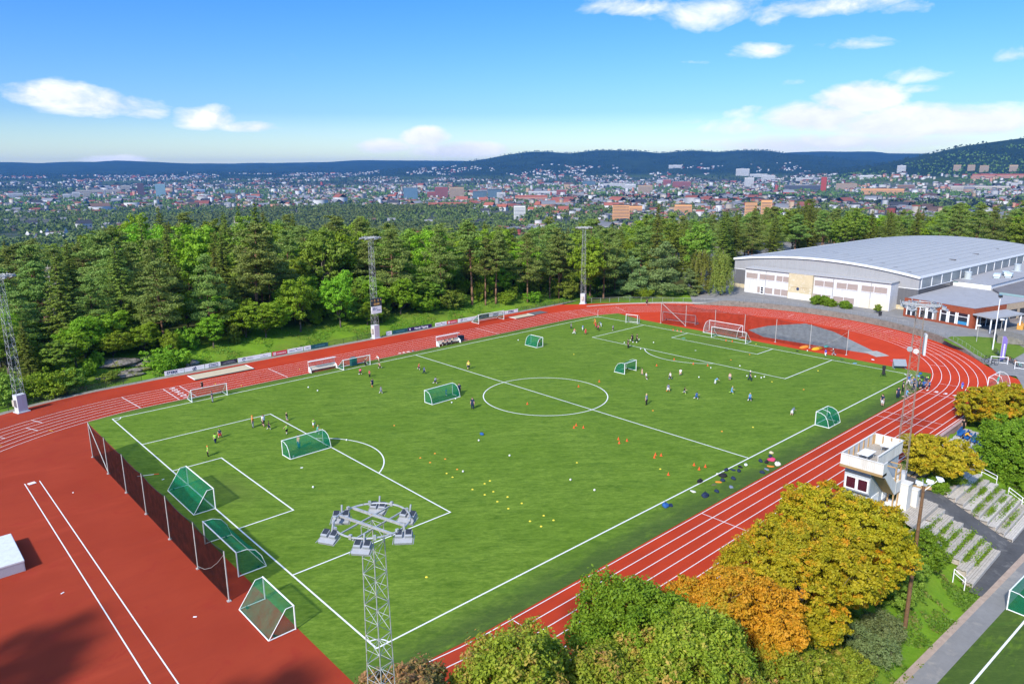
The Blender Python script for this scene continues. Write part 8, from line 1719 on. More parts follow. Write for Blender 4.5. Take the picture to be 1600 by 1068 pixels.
# red clad annex with flat roofs
REDW = mat('red_brown_cladding', (.26, .065, .03), .75, .2, .22, 2.0); FLATR = mat('grey_felt_roof', (.32, .32, .335), .9, .15, .09, .5, 0, (.27, .265, .27))
an = empty('annex_building', (142.0, 16.8, FC), 0, 'low flat roofed building with red brown cladding and big windows', 'building')
def W_(x, y): return (x - 142.0, y - 16.8)
foot = [W_(*p) for p in [(142.0, 16.8), (138.1, 2.6), (148.0, -.2), (166, -5.2), (215, -16), (215, 12.6), (150.5, 16.6)]]
k = MB(); k.prism(foot, -.1, 3.75); k.build('wall', mat('annex_grey_wall', (.25, .21, .19), .8), an)
k = MB(); k.prism([(x * 1.0, y) for x, y in foot], 3.75, 3.82); k.build('roof', FLATR, an)
def face(par, a, b, z0, z1, m_, name, out=.06, t0=0, t1=1, sub=None):
    """slab set just proud of a wall running a->b (outside on the left of b->a)"""
    a, b = Vector((*a, 0)), Vector((*b, 0)); d = b - a; L = d.length; d.normalize(); n = Vector((d.y, -d.x, 0))
    p, q = a + d * L * t0, a + d * L * t1
    k = MB(); k.add([(*(p)[:2], z0), (*(q)[:2], z0), (*(q + n * out)[:2], z0), (*(p + n * out)[:2], z0), (*(p)[:2], z1), (*(q)[:2], z1), (*(q + n * out)[:2], z1), (*(p + n * out)[:2], z1)], [(0, 3, 2, 1), (4, 5, 6, 7), (0, 1, 5, 4), (1, 2, 6, 5), (2, 3, 7, 6), (3, 0, 4, 7)])
    return k.build(name, m_, par)
A_, B_, C_, D_ = foot[0], foot[1], foot[2], foot[3]
# outward is -x here, so run B->A
def wface(*a, **kw): return face(an, B_, A_, *a, **kw)
# direction B->A has normal (dy,-dx) pointing +x; use A->B for outward faces
def af(z0, z1, m_, nm, out, t0, t1): return face(an, A_, B_, z0, z1, m_, nm, -out if False else out, t0, t1)
nAB = Vector((B_[1] - A_[1], -(B_[0] - A_[0]), 0)).normalized()
sgn = 1 if nAB.x < 0 else -1
for z0, z1, t0, t1 in ((2.75, 4.0, 0, 1), (-.1, .45, 0, 1)): af(z0, z1, REDW, 'cladding', sgn * .14, t0, t1)
for t0, t1 in ((0, .035), (.20, .235), (.50, .53), (.955, 1.0)): af(.45, 2.75, REDW, 'cladding', sgn * .13, t0, t1)
for t0, t1, blue in ((.05, .115, 0), (.125, .19, 0), (.25, .33, 0), (.36, .44, 0), (.55, .64, 0), (.67, .76, 0), (.79, .93, 0)):
    w_ = af(.5, 2.7, GLZ, 'window', sgn * .05, t0, t1)
    for s0, s1, z0, z1 in ((t0 - .008, t0 + .006, .45, 2.75), (t1 - .006, t1 + .012, .45, 2.75), (t0, t1, 2.0, 2.1)):
        f_ = af(z0, z1, WHITE, 'frame', sgn * .11, s0, s1); f_.parent = w_
b_ = af(.5, 1.1, mat('blue_poster', (.04, .22, .42), .5), 'poster', sgn * .075, .80, .92)
for z0, z1, m_ in ((2.75, 4.0, REDW),): face(an, B_, C_, z0, z1, m_, 'cladding', sgn * .14, 0, 1)
face(an, B_, C_, -.1, 2.75, REDW, 'cladding', sgn * .12, 0, .14)
face(an, B_, C_, .2, 2.6, GLZ, 'window', sgn * .06, .2, .98)
for i in range(5): face(an, B_, C_, .1, 2.7, WHITE, 'post', sgn * .12, .2 + i * .19, .215 + i * .19)
face(an, C_, D_, 2.75, 4.0, mat('larch_cladding', (.40, .31, .22), .8, .2, .15, 2), 'cladding', sgn * .14, 0, 1)
face(an, C_, D_, .9, 2.6, GLZ, 'window', sgn * .06, .05, .95)
for i in range(6): face(an, C_, D_, .6, 2.75, mat('larch_cladding', (.4, .31, .22)), 'cladding', sgn * .12, .05 + i * .17, .09 + i * .17)
k = MB()
for p, q in ((A_, B_), (B_, C_), (C_, D_)): k.tube((*p, 3.95), (*q, 3.95), .10, n=4)
k.build('roof_edge', mat('dark_roof_edge', (.10, .06, .07), .6), an)
k = MB(); k.prism([W_(168.5, 17.0), W_(166.3, 7.4), W_(215, 3.2), W_(215, 12.4)], 3.8, 4.95); up_ = k.build('upper_wall', WHITE, an)
k = MB(); k.prism([W_(168.3, 17.2), W_(166.1, 7.2), W_(215, 3.0), W_(215, 12.6)], 4.95, 5.05); k.build('upper_roof', FLATR, an)
k = MB(); a, b = W_(168.45, 16.4), W_(167.25, 11.0); k.add([(a[0] - .06, a[1], 4.0), (b[0] - .06, b[1], 4.0), (b[0] - .06, b[1], 4.75), (a[0] - .06, a[1], 4.75)], [(0, 1, 2, 3)]); k.build('upper_window', mat('grey_blind', (.42, .42, .40), .6), an)
k = MB(); k.add([(a[0] - .10, a[1], 4.55), (b[0] - .10, b[1], 4.55), (b[0] - .10, b[1], 4.93), (a[0] - .10, a[1], 4.93)], [(0, 1, 2, 3)]); k.build('awning', mat('teal_awning', (.22, .33, .34), .6), an)
k = MB(); k.prism([W_(161.5, 4.5), W_(159.6, -2.4), W_(215, -14), W_(215, 2.9), W_(166, 7.0)], 3.83, 4.25); k.build('side_roof', mat('dark_felt', (.17, .16, .165), .9, .15, .15, .6), an)
k = MB(); a, b = W_(161.5, 4.5), W_(159.6, -2.4); k.add([(a[0] - .1, a[1], 3.85), (b[0] - .1, b[1], 3.85), (b[0] - .1, b[1], 4.3), (a[0] - .1, a[1], 4.3)], [(0, 1, 2, 3)]); k.build('teal_fascia', mat('teal_awning', (.22, .33, .34), .6), an)
cp = [W_(*p) for p in [(137.6, 2.7), (135.3, -1.3), (144.8, -4.2), (147.5, -.4)]]
k = MB(); k.prism(cp, 2.85, 3.1); k.build('canopy', mat('canopy_grey', (.33, .33, .34), .8, .2, .1, 1), an)
for p in ((138.0, 1.9), (135.8, -1.0), (140.2, -2.4), (144.2, -3.8)):
    x, y = W_(*p); k = MB(); k.bx(x - .1, x + .1, y - .1, y + .1, -.1, 2.85); k.build('canopy_post', WHITE, an)
STEEL = mat('roof_steel', (.42, .46, .47), .45, .5, .08, 3)
for x, y, l in ((172.5, 14.0, 'round steel roof vent, left of two on the annex roof'), (196.0, 9.6, 'round steel roof vent at the right edge of the annex roof')):
    k = MB(); k.lathe([(.75, 0), (.75, 1.5), (.82, 1.55), (.80, 1.75), (.2, 1.8)], n=18); k.bx(-1.0, 1.0, -1.0, 1.0, 0, .1); o = k.build('roof_ventilator', STEEL); o.location = (x, y, FC + 5.05); tag(o, l, 'roof vent', 'roof vents on the annex')
for x, y, a, l in ((179.5, 9.8, .2, 'pale air handling box on the annex roof, nearest the hall'), (182.2, 8.0, .1, 'pale air handling box, middle of three on the annex roof'), (185.0, 9.3, .4, 'pale air handling box, rightmost on the annex roof')):
    k = MB(); k.bx(-1.5, 1.5, -.7, .7, .35, .95)
    for s in (-1.2, 1.2): k.bx(s - .1, s + .1, -.6, .6, 0, .35)
    o = k.build('air_handler', mat('pale_blue_grey', (.55, .62, .64), .5, .4, .05)); o.location = (x, y, FC + 5.05); o.rotation_euler = (0, 0, a); tag(bevel(o, .04), l, 'air handler', 'air handling boxes on the annex roof')
k = MB(); k.bx(-1.6, 1.6, -.5, .5, 0, .8); k.bx(-1.6, 1.6, .3, .5, .8, 1.2); o = k.build('wooden_crate', mat('orange_timber', (.60, .30, .06), .7)); o.location = (145.2, -4.0, FC); tag(o, 'orange timber crate under the canopy', 'crate')
k = MB()
for i in range(6): k.bx(0, 8 - i * .5, i * .7, 6, i * .22, (i + 1) * .22)
o = k.build('stone_steps', STONE); o.location = (131.5, -9.5, fz(134, -8)); o.rotation_euler = (0, 0, R(20)); tag(o, 'stone steps at the right edge above the lawn', 'steps')

# pole with lamp head, feather banner, bin, stands
o = empty('lamp_post', (124.7, -4.5, fz(124.7, -4.5)), .5, 'tall white lamp post on the small lawn', 'lamp post')
k = MB(); k.tube((0, 0, 0), (0, 0, 9.5), .11, .07, 8); k.build('pole', WHITE, o)
k = MB(); k.bx(-.35, .35, -.25, .25, 9.45, 9.85); k.bx(.25, .8, -.15, .15, 9.5, 9.8); k.build('lamp_head', GLASSD, o)
for i, (x, y) in enumerate(((127.6, -1.1), (135.5, -2.8))):
    o = empty('lamp_post', (x, y, fz(x, y)), 0, ('short pale path lamp left of the tall white lamp post', 'short pale path lamp right of the tall white lamp post')[i], 'lamp post')
    k = MB(); k.tube((0, 0, 0), (0, 0, 3.0), .05, n=6); k.build('pole', POSTW, o)
    k = MB(); k.lathe([(.05, 2.95), (.42, 3.0), (.38, 3.12), (.02, 3.2)], n=12); k.build('lamp_head', WHITE, o)
PUR = mat('purple_fabric', (.20, .15, .42), .8, .2, .08)
o = empty('feather_banner', (117.6, -7.4, fz(117.6, -7.4)), R(-48), 'purple feather banner beside the parked bicycles', 'banner')
k = MB(); k.tube((0, 0, 0), (0, 0, 4.6), .03, n=6); k.build('pole', POSTW, o)
k = MB(); pr = [(0, .5), (.75, .75), (.85, 3.4), (.8, 4.1), (.5, 4.6), (0, 4.65)]
k.prism([(a, b) for a, b in pr], -.012, .012); b_ = k.build('flag', PUR, o); b_.rotation_euler = (PI / 2, 0, 0)
k = MB()
for i in range(7): k.box((.45, .02, 1.2 + i * .33), (.24, .012, .2))
k.build('white_print', WHITE, o)
k = MB()
for i in range(7): k.box((.45, -.02, 1.2 + i * .33), (.24, .012, .2))
k.build('white_print', WHITE, o)
k = MB(); k.lathe([(.28, 0), (.36, .9), (.38, .95), (.30, 1.0)], n=12); o = k.build('litter_bin', DARK); o.location = (138.4, 20.2, FC); tag(o, 'black litter bin on the forecourt before the hall', 'bin')
def bicycle(x, y, a, label, col_):
    o = empty('bicycle', (x, y, fz(x, y)), a, label, 'bicycle', 'bicycles parked on the forecourt')
    for s in (-.52, .52):
        k = MB(); k.path([(s + .33 * math.cos(2 * PI * i / 14), 0, .34 + .33 * math.sin(2 * PI * i / 14)) for i in range(15)], .03, 4)
        for i in range(4): b = PI * i / 4; k.tube((s - .31 * math.cos(b), 0, .34 - .31 * math.sin(b)), (s + .31 * math.cos(b), 0, .34 + .31 * math.sin(b)), .006, n=3)
        k.build('wheel', DARK, o)
    k = MB(); A1, S1, B1, H1 = (-.52, 0, .34), (-.18, 0, .85), (-.05, 0, .32), (.36, 0, .88)
    for p, q in ((A1, S1), (A1, B1), (B1, S1), (B1, H1), (S1, H1), (H1, (.52, 0, .34))): k.tube(p, q, .022, n=5)
    k.build('frame', cloth(col_), o)
    k = MB(); k.box((-.2, 0, .93), (.26, .13, .06)); k.build('saddle', DARK, o)
    k = MB(); k.tube((.38, -.28, 1.0), (.38, .28, 1.0), .018, n=5); k.tube((.36, 0, .88), (.38, 0, 1.0), .018, n=5); k.build('handlebar', DARK, o)
for i, (x, y) in enumerate(((117.4, -5.6), (116.4, -6.3), (115.3, -7.1))): bicycle(x, y, R(-45), f'{ORD[i]} bicycle from the left leaning on the track railing', ('black', 'slate', 'black')[i])
for i in range(8):
    q = i / 7; bicycle(122.4 - 5.4 * q, -5.6 - 4.8 * q, R(45 + 8 * math.sin(i * 2)), f'{ORD[i]} bicycle from the left in the rack by the lawn', ('black', 'slate', 'navy', 'black', 'red', 'black', 'orange', 'teal')[i])

# ------------------------------------------------------------------ press box
WB = streaky('white_boards', (.68, .65, .60), (.42, .37, .30)); GRW = streaky('grey_blue_wall', (.42, .46, .49), (.28, .28, .27)); PLYS = mat('brown_underside', (.33, .22, .10), .8, .2, .15, 2)
pb = empty('press_box', (44.0, -16.4, -.3), 0, 'white two storey press box with a railed roof deck and outside stair', 'press box')
# local: x 0..7.6 away from us along the track, y 0..3.8 towards the track
k = MB(); k.bx(.5, 7.2, 1.1, 3.5, -1.6, 5.0); body_ = k.build('wall', GRW, pb)
k = MB(); k.bx(-.05, 7.65, 1.0, 3.85, 5.0, 5.25); k.bx(-.05, .9, -.1, 1.0, 5.0, 5.25); k.build('deck', PLYS, pb)
k = MB()
for i in range(15): k.bx(.06, 7.55, 1.02 + i * .186, 1.185 + i * .186, 5.25, 5.29)
k.build('deck_boards', WOODGREY, pb)
def boards(name, a, b, z0, z1, m_, inner=False, n=None):
    k = MB(); a, b = Vector((*a, 0)), Vector((*b, 0)); d = b - a; L = d.length; n = n or int(L / .17); d.normalize(); nn = Vector((-d.y, d.x, 0))
    for i in range(n):
        c = a + d * (L * (i + .5) / n); k.box((c.x, c.y, (z0 + z1) / 2), (L / n * .88, .04, z1 - z0), math.atan2(d.y, d.x))
    c = (a + b) / 2 + nn * .035; k.box((c.x, c.y, (z0 + z1) / 2), (L, .02, z1 - z0 - .04), math.atan2(d.y, d.x))
    c = (a + b) / 2; k.box((c.x, c.y, z1 + .03), (L + .1, .16, .06), math.atan2(d.y, d.x))
    return k.build(name, m_, pb)
INN = mat('worn_inner_boards', (.50, .42, .34), .85, .2, .18, 2, 0, (.38, .25, .13))
boards('parapet', (0, 3.8), (0, 0), 5.05, 6.3, WB); boards('parapet', (7.6, 1.0), (7.6, 3.8), 5.05, 6.3, WB); boards('parapet', (7.6, 3.8), (0, 3.8), 5.05, 6.3, WB); boards('parapet', (1.5, 1.0), (7.6, 1.0), 5.05, 6.3, WB)
for s in range(7):
    k = MB(); k.bx(.3 + s * 1.15, .4 + s * 1.15, 3.66, 3.76, 5.28, 6.28); k.build('rail_post', TIMBER, pb)
for s in range(4):
    k = MB(); k.bx(7.44, 7.54, 1.2 + s * .8, 1.3 + s * .8, 5.28, 6.28); k.build('rail_post', TIMBER, pb)
for y0, y1, nm in ((2.4, 3.25, 'window'), (1.3, 2.15, 'window')):
    k = MB(); k.bx(.44, .52, y0, y1, 2.95, 4.05); w_ = k.build('window', mat('plum_glass', (.06, .012, .02), .12, .6, .2), pb)
    k = MB(); k.bx(.38, .45, y0 - .12, y0, 2.85, 4.15); k.bx(.38, .45, y1, y1 + .12, 2.85, 4.15); k.bx(.38, .45, y0, y1, 4.05, 4.15); k.bx(.38, .45, y0, y1, 2.85, 2.95); k.build('frame', WHITE, w_)
for z0 in (2.55, 4.45): k = MB(); k.bx(.40, .52, 1.1, 3.5, z0, z0 + .14); k.build('trim', mat('dark_trim', (.06, .07, .09), .6), pb)
for x0 in (1.2, 3.8):
    k = MB(); k.bx(x0, x0 + 1.6, 1.02, 1.1, 1.2, 2.3); k.build('wall_panel', WHITE, pb)
k = MB(); k.bx(1.0, 5.8, 1.0, 1.1, .75, .9); k.build('trim', mat('dark_trim', (.06, .07, .09)), pb)
k = MB(); k.bx(2.6, 6.6, -.1, 1.1, -1.6, .6); k.bx(2.5, 6.7, -.2, 1.1, .6, .72); k.build('ground_store', WHITE, pb)
# stair going down along the outer side of the deck, away from the front
k = MB(); n = 10
for i in range(n): k.bx(.9 + .27 * i, .9 + .27 * (i + 1), 0, .98, 5.0 - .25 * (i + 1), 5.06 - .25 * (i + 1))
k.build('stair_tread', WOODGREY, pb)
k = MB(); k.add([(.5, 0, 5.0), (.5, .98, 5.0), (3.6, .98, 2.3), (3.6, 0, 2.3), (.5, 0, 4.8), (.5, .98, 4.8), (3.6, .98, 2.1), (3.6, 0, 2.1)], [(4, 5, 6, 7), (0, 4, 7, 3), (1, 2, 6, 5)]); k.build('stair_underside', PLYS, pb)
k = MB(); y = -.10; k.add([(-.02, y, 5.0), (.6, y, 4.8), (3.7, y, 2.05), (3.7, y, 3.3), (.9, y, 5.75), (.9, y, 6.3), (-.02, y, 6.3)] + [(a, y + .08, b) for a, b in ((-.02, 5.0), (.6, 4.8), (3.7, 2.05), (3.7, 3.3), (.9, 5.75), (.9, 6.3), (-.02, 6.3))], [tuple(range(7)), tuple(range(13, 6, -1))] + [(i, (i + 1) % 7, 7 + (i + 1) % 7, 7 + i) for i in range(7)]); k.build('stair_side', WB, pb)
k = MB(); k.bx(3.6, 4.9, 0, .98, 2.2, 2.34); k.build('stair_landing', WOODGREY, pb)
k = MB(); k.bx(3.7, 4.95, -.12, -.04, 2.15, 3.3); k.bx(4.9, 4.98, -.1, .98, 2.15, 3.3); k.build('landing_side', WB, pb)
k = MB()
for x, y in ((4.85, 0), (3.65, 0), (4.85, .9)): k.bx(x - .06, x + .06, y - .06, y + .06, -1.9, 4.9 if y == 0 else 3.4)
for a in (4.8, 4.1): k.bx(3.6, 4.9, -.05, .03, a, a + .1)
k.bx(4.82, 4.9, 0, 1.0, 4.8, 4.9); k.bx(3.6, 3.7, 0, 1.0, 4.8, 4.9); k.build('stair_post', TIMBER, pb)
for x, y, l in ((46.6, -13.9, 'white table on the press box deck, left of two'), (50.3, -14.6, 'white table on the press box deck, right of two')):
    o = empty('table', (x, y, 4.99), 0, l, 'table', 'white tables on the press box deck')
    k = MB(); k.bx(-.95, .95, -.55, .55, .70, .75); bevel(k.build('tabletop', WHITE, o), .02)
    for a, b in ((-.8, -.4), (.8, -.4), (-.8, .4), (.8, .4)): k = MB(); k.bx(a - .03, a + .03, b - .03, b + .03, 0, .70); k.build('leg', GALV, o)
for x, y, sx, sy, h, l in ((49.9, -16.6, .55, .5, 2.5, 'white boxed gate pillar, taller of two beside the press box'), (51.2, -17.2, .3, .3, 1.6, 'slim white gate pillar, shorter of two beside the press box')):
    k = MB(); k.bx(-sx, sx, -sy, sy, -.6, h); k.bx(-sx - .06, sx + .06, -sy - .06, sy + .06, h, h + .1); o = k.build('gate_pillar', WB); o.location = (x, y, -.1); tag(bevel(o, .03), l, 'pillar', 'white pillars by the press box')

# ------------------------------------------------------------------ stands: old bench rows on the slope, blue seats
PLK = [mat('pale_planks', (.43, .385, .33), .85, .2, .2, 2.5, 0, (.30, .27, .22)), WOODGREY, mat('bleached_planks', (.52, .48, .43), .85, .2, .2, 3, 0, (.36, .33, .28))]
def bench(x0, x1, y, z, label, group, mi=0, dep=.84, fas=True):
    o = empty('stand_bench', ((x0 + x1) / 2, y, z), random.uniform(-.004, .004), label, 'bench row', group)
    L = x1 - x0; k = MB()
    for i in range(4):
        e = random.uniform(-.12, .12); k.box((e / 2, -.12 - i * dep / 4, .40 + random.uniform(-.008, .008)), (L - abs(e), dep / 4 - .025, .05))
    k.build('seat_plank', PLK[mi], o)
    if fas: k = MB(); k.box((0, -dep - .03, .22), (L, .04, .38)); k.build('front_board', PLK[2], o)
    for i in range(int(L / 2.4) + 1): k = MB(); k.bx(-L / 2 + .3 + i * 2.3, -L / 2 + .42 + i * 2.3, -dep, -.02, -.3, .37); k.build('support', DEADW, o)
GL, GR = 'benches of the left stand', 'benches of the right stand'
k = MB()
for i in range(15): k.bx(48.0 - .09 * i, 53.7 + random.uniform(-.08, .08), -16.0 - .18 * i - .165, -16.0 - .18 * i, -.18 - .02 * i, -.12 - .02 * i)
k.bx(46.8, 53.6, -18.7, -18.65, -1.6, -.45); tag(k.build('stand_platform', PLK[0]), 'wide plank platform at the top of the left stand', 'platform')
Lr = [(-18.75, 46.2, 50.0), (-18.75, 50.2, 53.9), (-19.62, 46.0, 53.7), (-20.5, 46.5, 53.8), (-21.35, 46.6, 53.7), (-22.2, 47.4, 53.9), (-23.05, 46.4, 53.8), (-23.9, 45.3, 53.6)]
lab = ['left half of the uppermost bench row in the left stand', 'right half of the uppermost bench row in the left stand'] + [f'{n} bench row from the top in the left stand' for n in ('second', 'third', 'fourth', 'fifth', 'sixth')] + ['lowest bench row of the left stand, with a white front']
for (y, x0, x1), l in zip(Lr, lab): bench(x0, x1, y + .35, bz(y) - .12, l, GL, random.randrange(3))
Rr = [(-18.0 - .77 * i) for i in range(9)]
for i, y in enumerate(Rr):
    l = 'uppermost' if i == 0 else ('lowest' if i == 8 else ORD[i])
    bench(57.3 - .02 * i, 66.4 - .25 * (i % 3), y + .35, bz(y) - .12, f'{l} bench row ' + ('' if i in (0, 8) else 'from the top ') + 'in the right stand', GR, random.randrange(3), .72)
k = MB(); k.box((55.6, -16.35, .05), (.35, 1.9, .3), R(35)); tag(k.build('timber_edge', TIMBER), 'short timber edging at the head of the ramp', 'edging')
for i in range(4):
    bench(54.6, 60.4, -13.9 - .55 * i, -.42 - .08 * i, f'{ORD[i]} plain timber bench from the track, behind the press box', 'plain timber benches behind the press box', 0, .5, False)
    for o in [c for c in bpy.data.objects if c.name.startswith('stand_bench')][-1:]:
        for c in o.children:
            if c.name.startswith('seat_plank'): c.data.materials[0] = mat('new_timber', (.46, .33, .20), .8, .2, .15, 3)
def rail(label, pts, h=1.0):
    o = empty('handrail', pts[0], 0, label, 'handrail', 'white handrails of the stands'); p0 = Vector(pts[0])
    Q = [Vector(p) - p0 for p in pts]
    for q in Q: k = MB(); k.tube(q - Vector((0, 0, .4)), q + Vector((0, 0, h)), .045, n=6); k.build('post', WHITE, o)
    for zz in (h, h * .6): k = MB(); k.path([q + Vector((0, 0, zz)) for q in Q], .035, 6); k.build('rail', WHITE, o)
rail('white handrail above the right stand by the fresh green tree', [(65.4, -17.6, bz(-17.6)), (66.5, -19.0, bz(-19.0)), (67.0, -20.4, bz(-20.4))])
rail('white handrail beside the lower rows of the right stand', [(66.2, -21.8, bz(-21.8)), (65.9, -23.2, bz(-23.2)), (65.6, -24.6, bz(-24.4))])
rail('white handrail at the left end of the left stand', [(45.0, -18.8, bz(-18.8)), (45.0, -19.9, bz(-19.9)), (45.0, -21.0, bz(-21.0))], .9)
rail('white handrail at the foot of the left stand', [(44.9, -23.0, bz(-23)), (44.7, -24.0, bz(-24))], .9)
BLUE = mat('blue_plastic', (.02, .12, .38), .45, .4, .08)
def seats(n, x, y, z, rz, label):
    o = empty('seat_row', (x, y, z), rz, label, 'seat row', 'blue seat rows of the stands')
    k = MB(); k.bx(-n * .28, n * .28, -.05, .05, .18, .26)
    for s in (-n * .24, n * .24): k.bx(s - .04, s + .04, -.25, .25, -.3, .2)
    k.build('beam', GALV, o)
    for i in range(n):
        k = MB(); c = -n * .26 + .26 + i * .52
        k.box((c, -.18, .40), (.46, .44, .05)); k.box((c, .07, .62), (.46, .05, .48), rot=Matrix.Rotation(R(-12), 3, 'X')); k.build('seat', BLUE, o)
for i, (x, y) in enumerate(((60.9, -14.1), (61.8, -14.9), (62.9, -15.7))): seats(4, x, y, -.30, R(90), f'{ORD[i]} blue seat row from the track, under the amber maple')
for i in range(5): seats(5, 77.6 - .25 * i, -13.5 - .85 * i, -.75 - .12 * i, R(4), f'{ORD[i]} blue seat row from the track wall at the right')
k = MB()
for i in range(6): k.bx(72.5, 81, -13.9 - .85 * i, -13.05 - .85 * i, -1.6, -.80 - .12 * i)
tag(k.build('seat_steps', mat('pale_concrete', (.42, .42, .43), .9, .2, .15, 1.5)), 'pale concrete steps carrying the blue seats at the right', 'steps')

# wooden lamp pole on the bank
wz_ = gz(34.9, -22.6)
o = empty('wooden_pole', (34.6, -22.7, wz_ - .05), 0, 'tall brown wooden pole with three white lamps on the grass bank', 'lamp pole')
k = MB(); k.tube((0, 0, -.5), (0, 0, 12.4), .17, .11, 10); k.build('pole', mat('brown_pole', (.17, .095, .05), .9, .15, .3, 2.5, 0, (.10, .06, .04), .3), o)
k = MB(); k.tube((0, -.1, 11.9), (.0, .15, 12.8), .03, n=5); k.tube((.0, .1, 11.7), (.9, -.65, 12.7), .025, n=5); k.bx(-.15, .15, -.25, .25, 12.35, 12.45); k.build('bracket', GALV, o)
for x, y, zz, a in ((-.15, .3, 12.5, .3), (.45, -.25, 12.6, .2), (1.0, -.75, 12.8, .5)):
    k = MB(); k.box((x, y, zz), (.62, .5, .10), a, rot=Matrix.Rotation(a, 3, 'Z') @ Matrix.Rotation(.15, 3, 'X')); k.box((x, y, zz - .13), (.4, .3, .16), a); bevel(k.build('lamp', WHITE, o), .03)
# ------------------------------------------------------------------ the town below and the far slopes
TC_ = {'white': (.54, .54, .54), 'cream': (.48, .43, .36), 'brick': (.12, .06, .055), 'glass': (.22, .36, .40), 'glassblue': (.055, .13, .20), 'dkglass': (.04, .08, .11), 'red': (.30, .07, .055), 'tan': (.40, .29, .19), 'grey': (.33, .33, .33), 'bluish': (.28, .40, .58), 'dark': (.05, .055, .07), 'orange': (.66, .33, .13), 'salmon': (.50, .25, .17), 'brown': (.22, .13, .08), 'chimney': (.30, .05, .03), 'redroof': (.55, .42, .36), 'flat': (.6, .6, .6), 'grid': (.66, .66, .64)}
RF = {'red': (.30, .095, .06), 'dark': (.055, .055, .06), 'grey': (.22, .22, .23), 'brown': (.14, .085, .06)}
def wallm(c): return mat('wall_' + c, TC_[c], .8, .2, .08, .05)
def roofm(c): return mat('tiles_' + c, RF[c], .85, .15, .12, .3)
TWIN = mat('town_windows', (.07, .085, .10), .3, .5, .15, .2)
def block(x, y, z, w, h, c, label):
    """flat roofed block facing the camera: walls, roof, window rows, roof plant"""
    a = math.atan2(y - CY, x - CX) - PI / 2
    dp = min(max(w * .45, 12), 40)
    nm = {'chimney': 'brick_tower', 'redroof': 'row_building', 'salmon': 'row_building'}.get(c, 'town_building')
    o = empty(nm, (x, y, z - 8), a, label, 'building', 'landmark buildings of the town')
    h += 8
    k = MB(); k.bx(-w / 2, w / 2, 0, dp, 0, h); k.build('wall', wallm(c), o)
    if c in ('redroof', 'salmon'):
        k = MB(); k.add([(-w / 2 - 1, -1, h), (w / 2 + 1, -1, h), (w / 2 + 1, dp + 1, h), (-w / 2 - 1, dp + 1, h), (-w / 2 - 1, dp / 2, h + 7), (w / 2 + 1, dp / 2, h + 7)], [(0, 1, 5, 4), (2, 3, 4, 5), (0, 4, 3), (1, 2, 5)]); k.build('roof', roofm('red'), o)
    else:
        k = MB(); k.bx(-w / 2 - .5, w / 2 + .5, -.5, dp + .5, h, h + 1.2)
        if w > 40: k.bx(-w * .15, w * .1, dp * .3, dp * .7, h + 1.2, h + 5)
        k.build('roof', roofm('grey' if c not in ('orange', 'tan') else 'brown'), o)
    if c not in ('chimney',) and h > 20:
        fl_ = 3.6 if h < 60 else 5
        n = max(1, int((h - 10) / fl_)); k = MB()
        for i in range(n):
            k.bx(-w / 2 + 1, w / 2 - 1, -.3, .1, 9 + i * fl_, 9 + i * fl_ + fl_ * .4)
        k.build('window_rows', TWIN if c not in ('glass', 'glassblue', 'dkglass') else mat('mirror_glass', (.16, .24, .30), .15, .6, .1, .1), o)
for l in LANDMARKS: block(*l)
def hip(o_w, o_d, h, rh, mb):
    w, d = o_w / 2, o_d / 2
    mb.add([(-w - .5, -d - .5, h), (w + .5, -d - .5, h), (w + .5, d + .5, h), (-w - .5, d + .5, h), (-w - .5, 0, h + rh), (w + .5, 0, h + rh)], [(0, 1, 5, 4), (2, 3, 4, 5), (0, 4, 3), (1, 2, 5)])
rh_ = random.Random(4)
VC = {'white': 'white', 'cream': 'cream', 'brown': 'brown', 'red': 'red', 'grey': 'grey', 'flat': 'flat', 'salmon': 'salmon', 'redroof': 'white'}
VLOOK = {'white': 'white villa', 'cream': 'cream villa', 'brown': 'brown timber villa', 'red': 'red villa', 'grey': 'grey villa', 'flat': 'flat roofed white house', 'salmon': 'salmon house', 'redroof': 'white house with red tiled roof'}
TM = [(60, 'the far left treetops'), (231, 'the glass tower'), (330, 'the pale blue hall'), (560, 'the scoreboard mast'), (642, 'the blue glass offices'), (702, 'the brick offices'), (812, 'the white tower block'), (905, 'the stadium roof'), (970, 'the left orange tower'), (1067, 'the middle orange block'), (1184, 'the twin orange towers'), (1286, 'the red tower'), (1400, 'the orange factory'), (1500, 'the cream warehouse')]
def villa_label(px_, look, cnt, extra):
    mk = min(TM, key=lambda m: abs(m[0] - px_)); side = 'left' if px_ < mk[0] else 'right'
    key = (look, mk, side, extra); cnt[key] = cnt.get(key, 0) + 1; n = cnt[key]
    od = ORD[n - 1] + ' ' if n <= 16 else ''
    return f'{od}{look} {side} of {mk[1]}, {extra}'
CNT = {}
def villa(x, y, z, w, c, rc, label, a, parts=True, group='villas among the trees below the wood'):
    o = empty('villa', (x, y, z - 3), a, label, 'house', group)
    d = w * .7; h = 3 + w * .34
    k = MB(); k.bx(-w / 2, w / 2, -d / 2, d / 2, 0, h); k.add([(-w / 2, -d / 2, h), (-w / 2, d / 2, h), (-w / 2, 0, h + w * .26), (w / 2, -d / 2, h), (w / 2, d / 2, h), (w / 2, 0, h + w * .26)], [(0, 2, 1), (3, 4, 5)]); k.build('wall', wallm(VC[c]), o)
    k = MB()
    if c == 'flat': k.bx(-w / 2 - .4, w / 2 + .4, -d / 2 - .4, d / 2 + .4, h, h + .5)
    else: hip(w, d, h, w * .28, k)
    k.build('roof', roofm(rc), o)
    k = MB()
    for j in (-.3, 0, .3): k.bx(j * w - w * .06, j * w + w * .06, -d / 2 - .08, -d / 2 + .02, 3 + w * .1, 3 + w * .22)
    k.build('windows', TWIN, o)
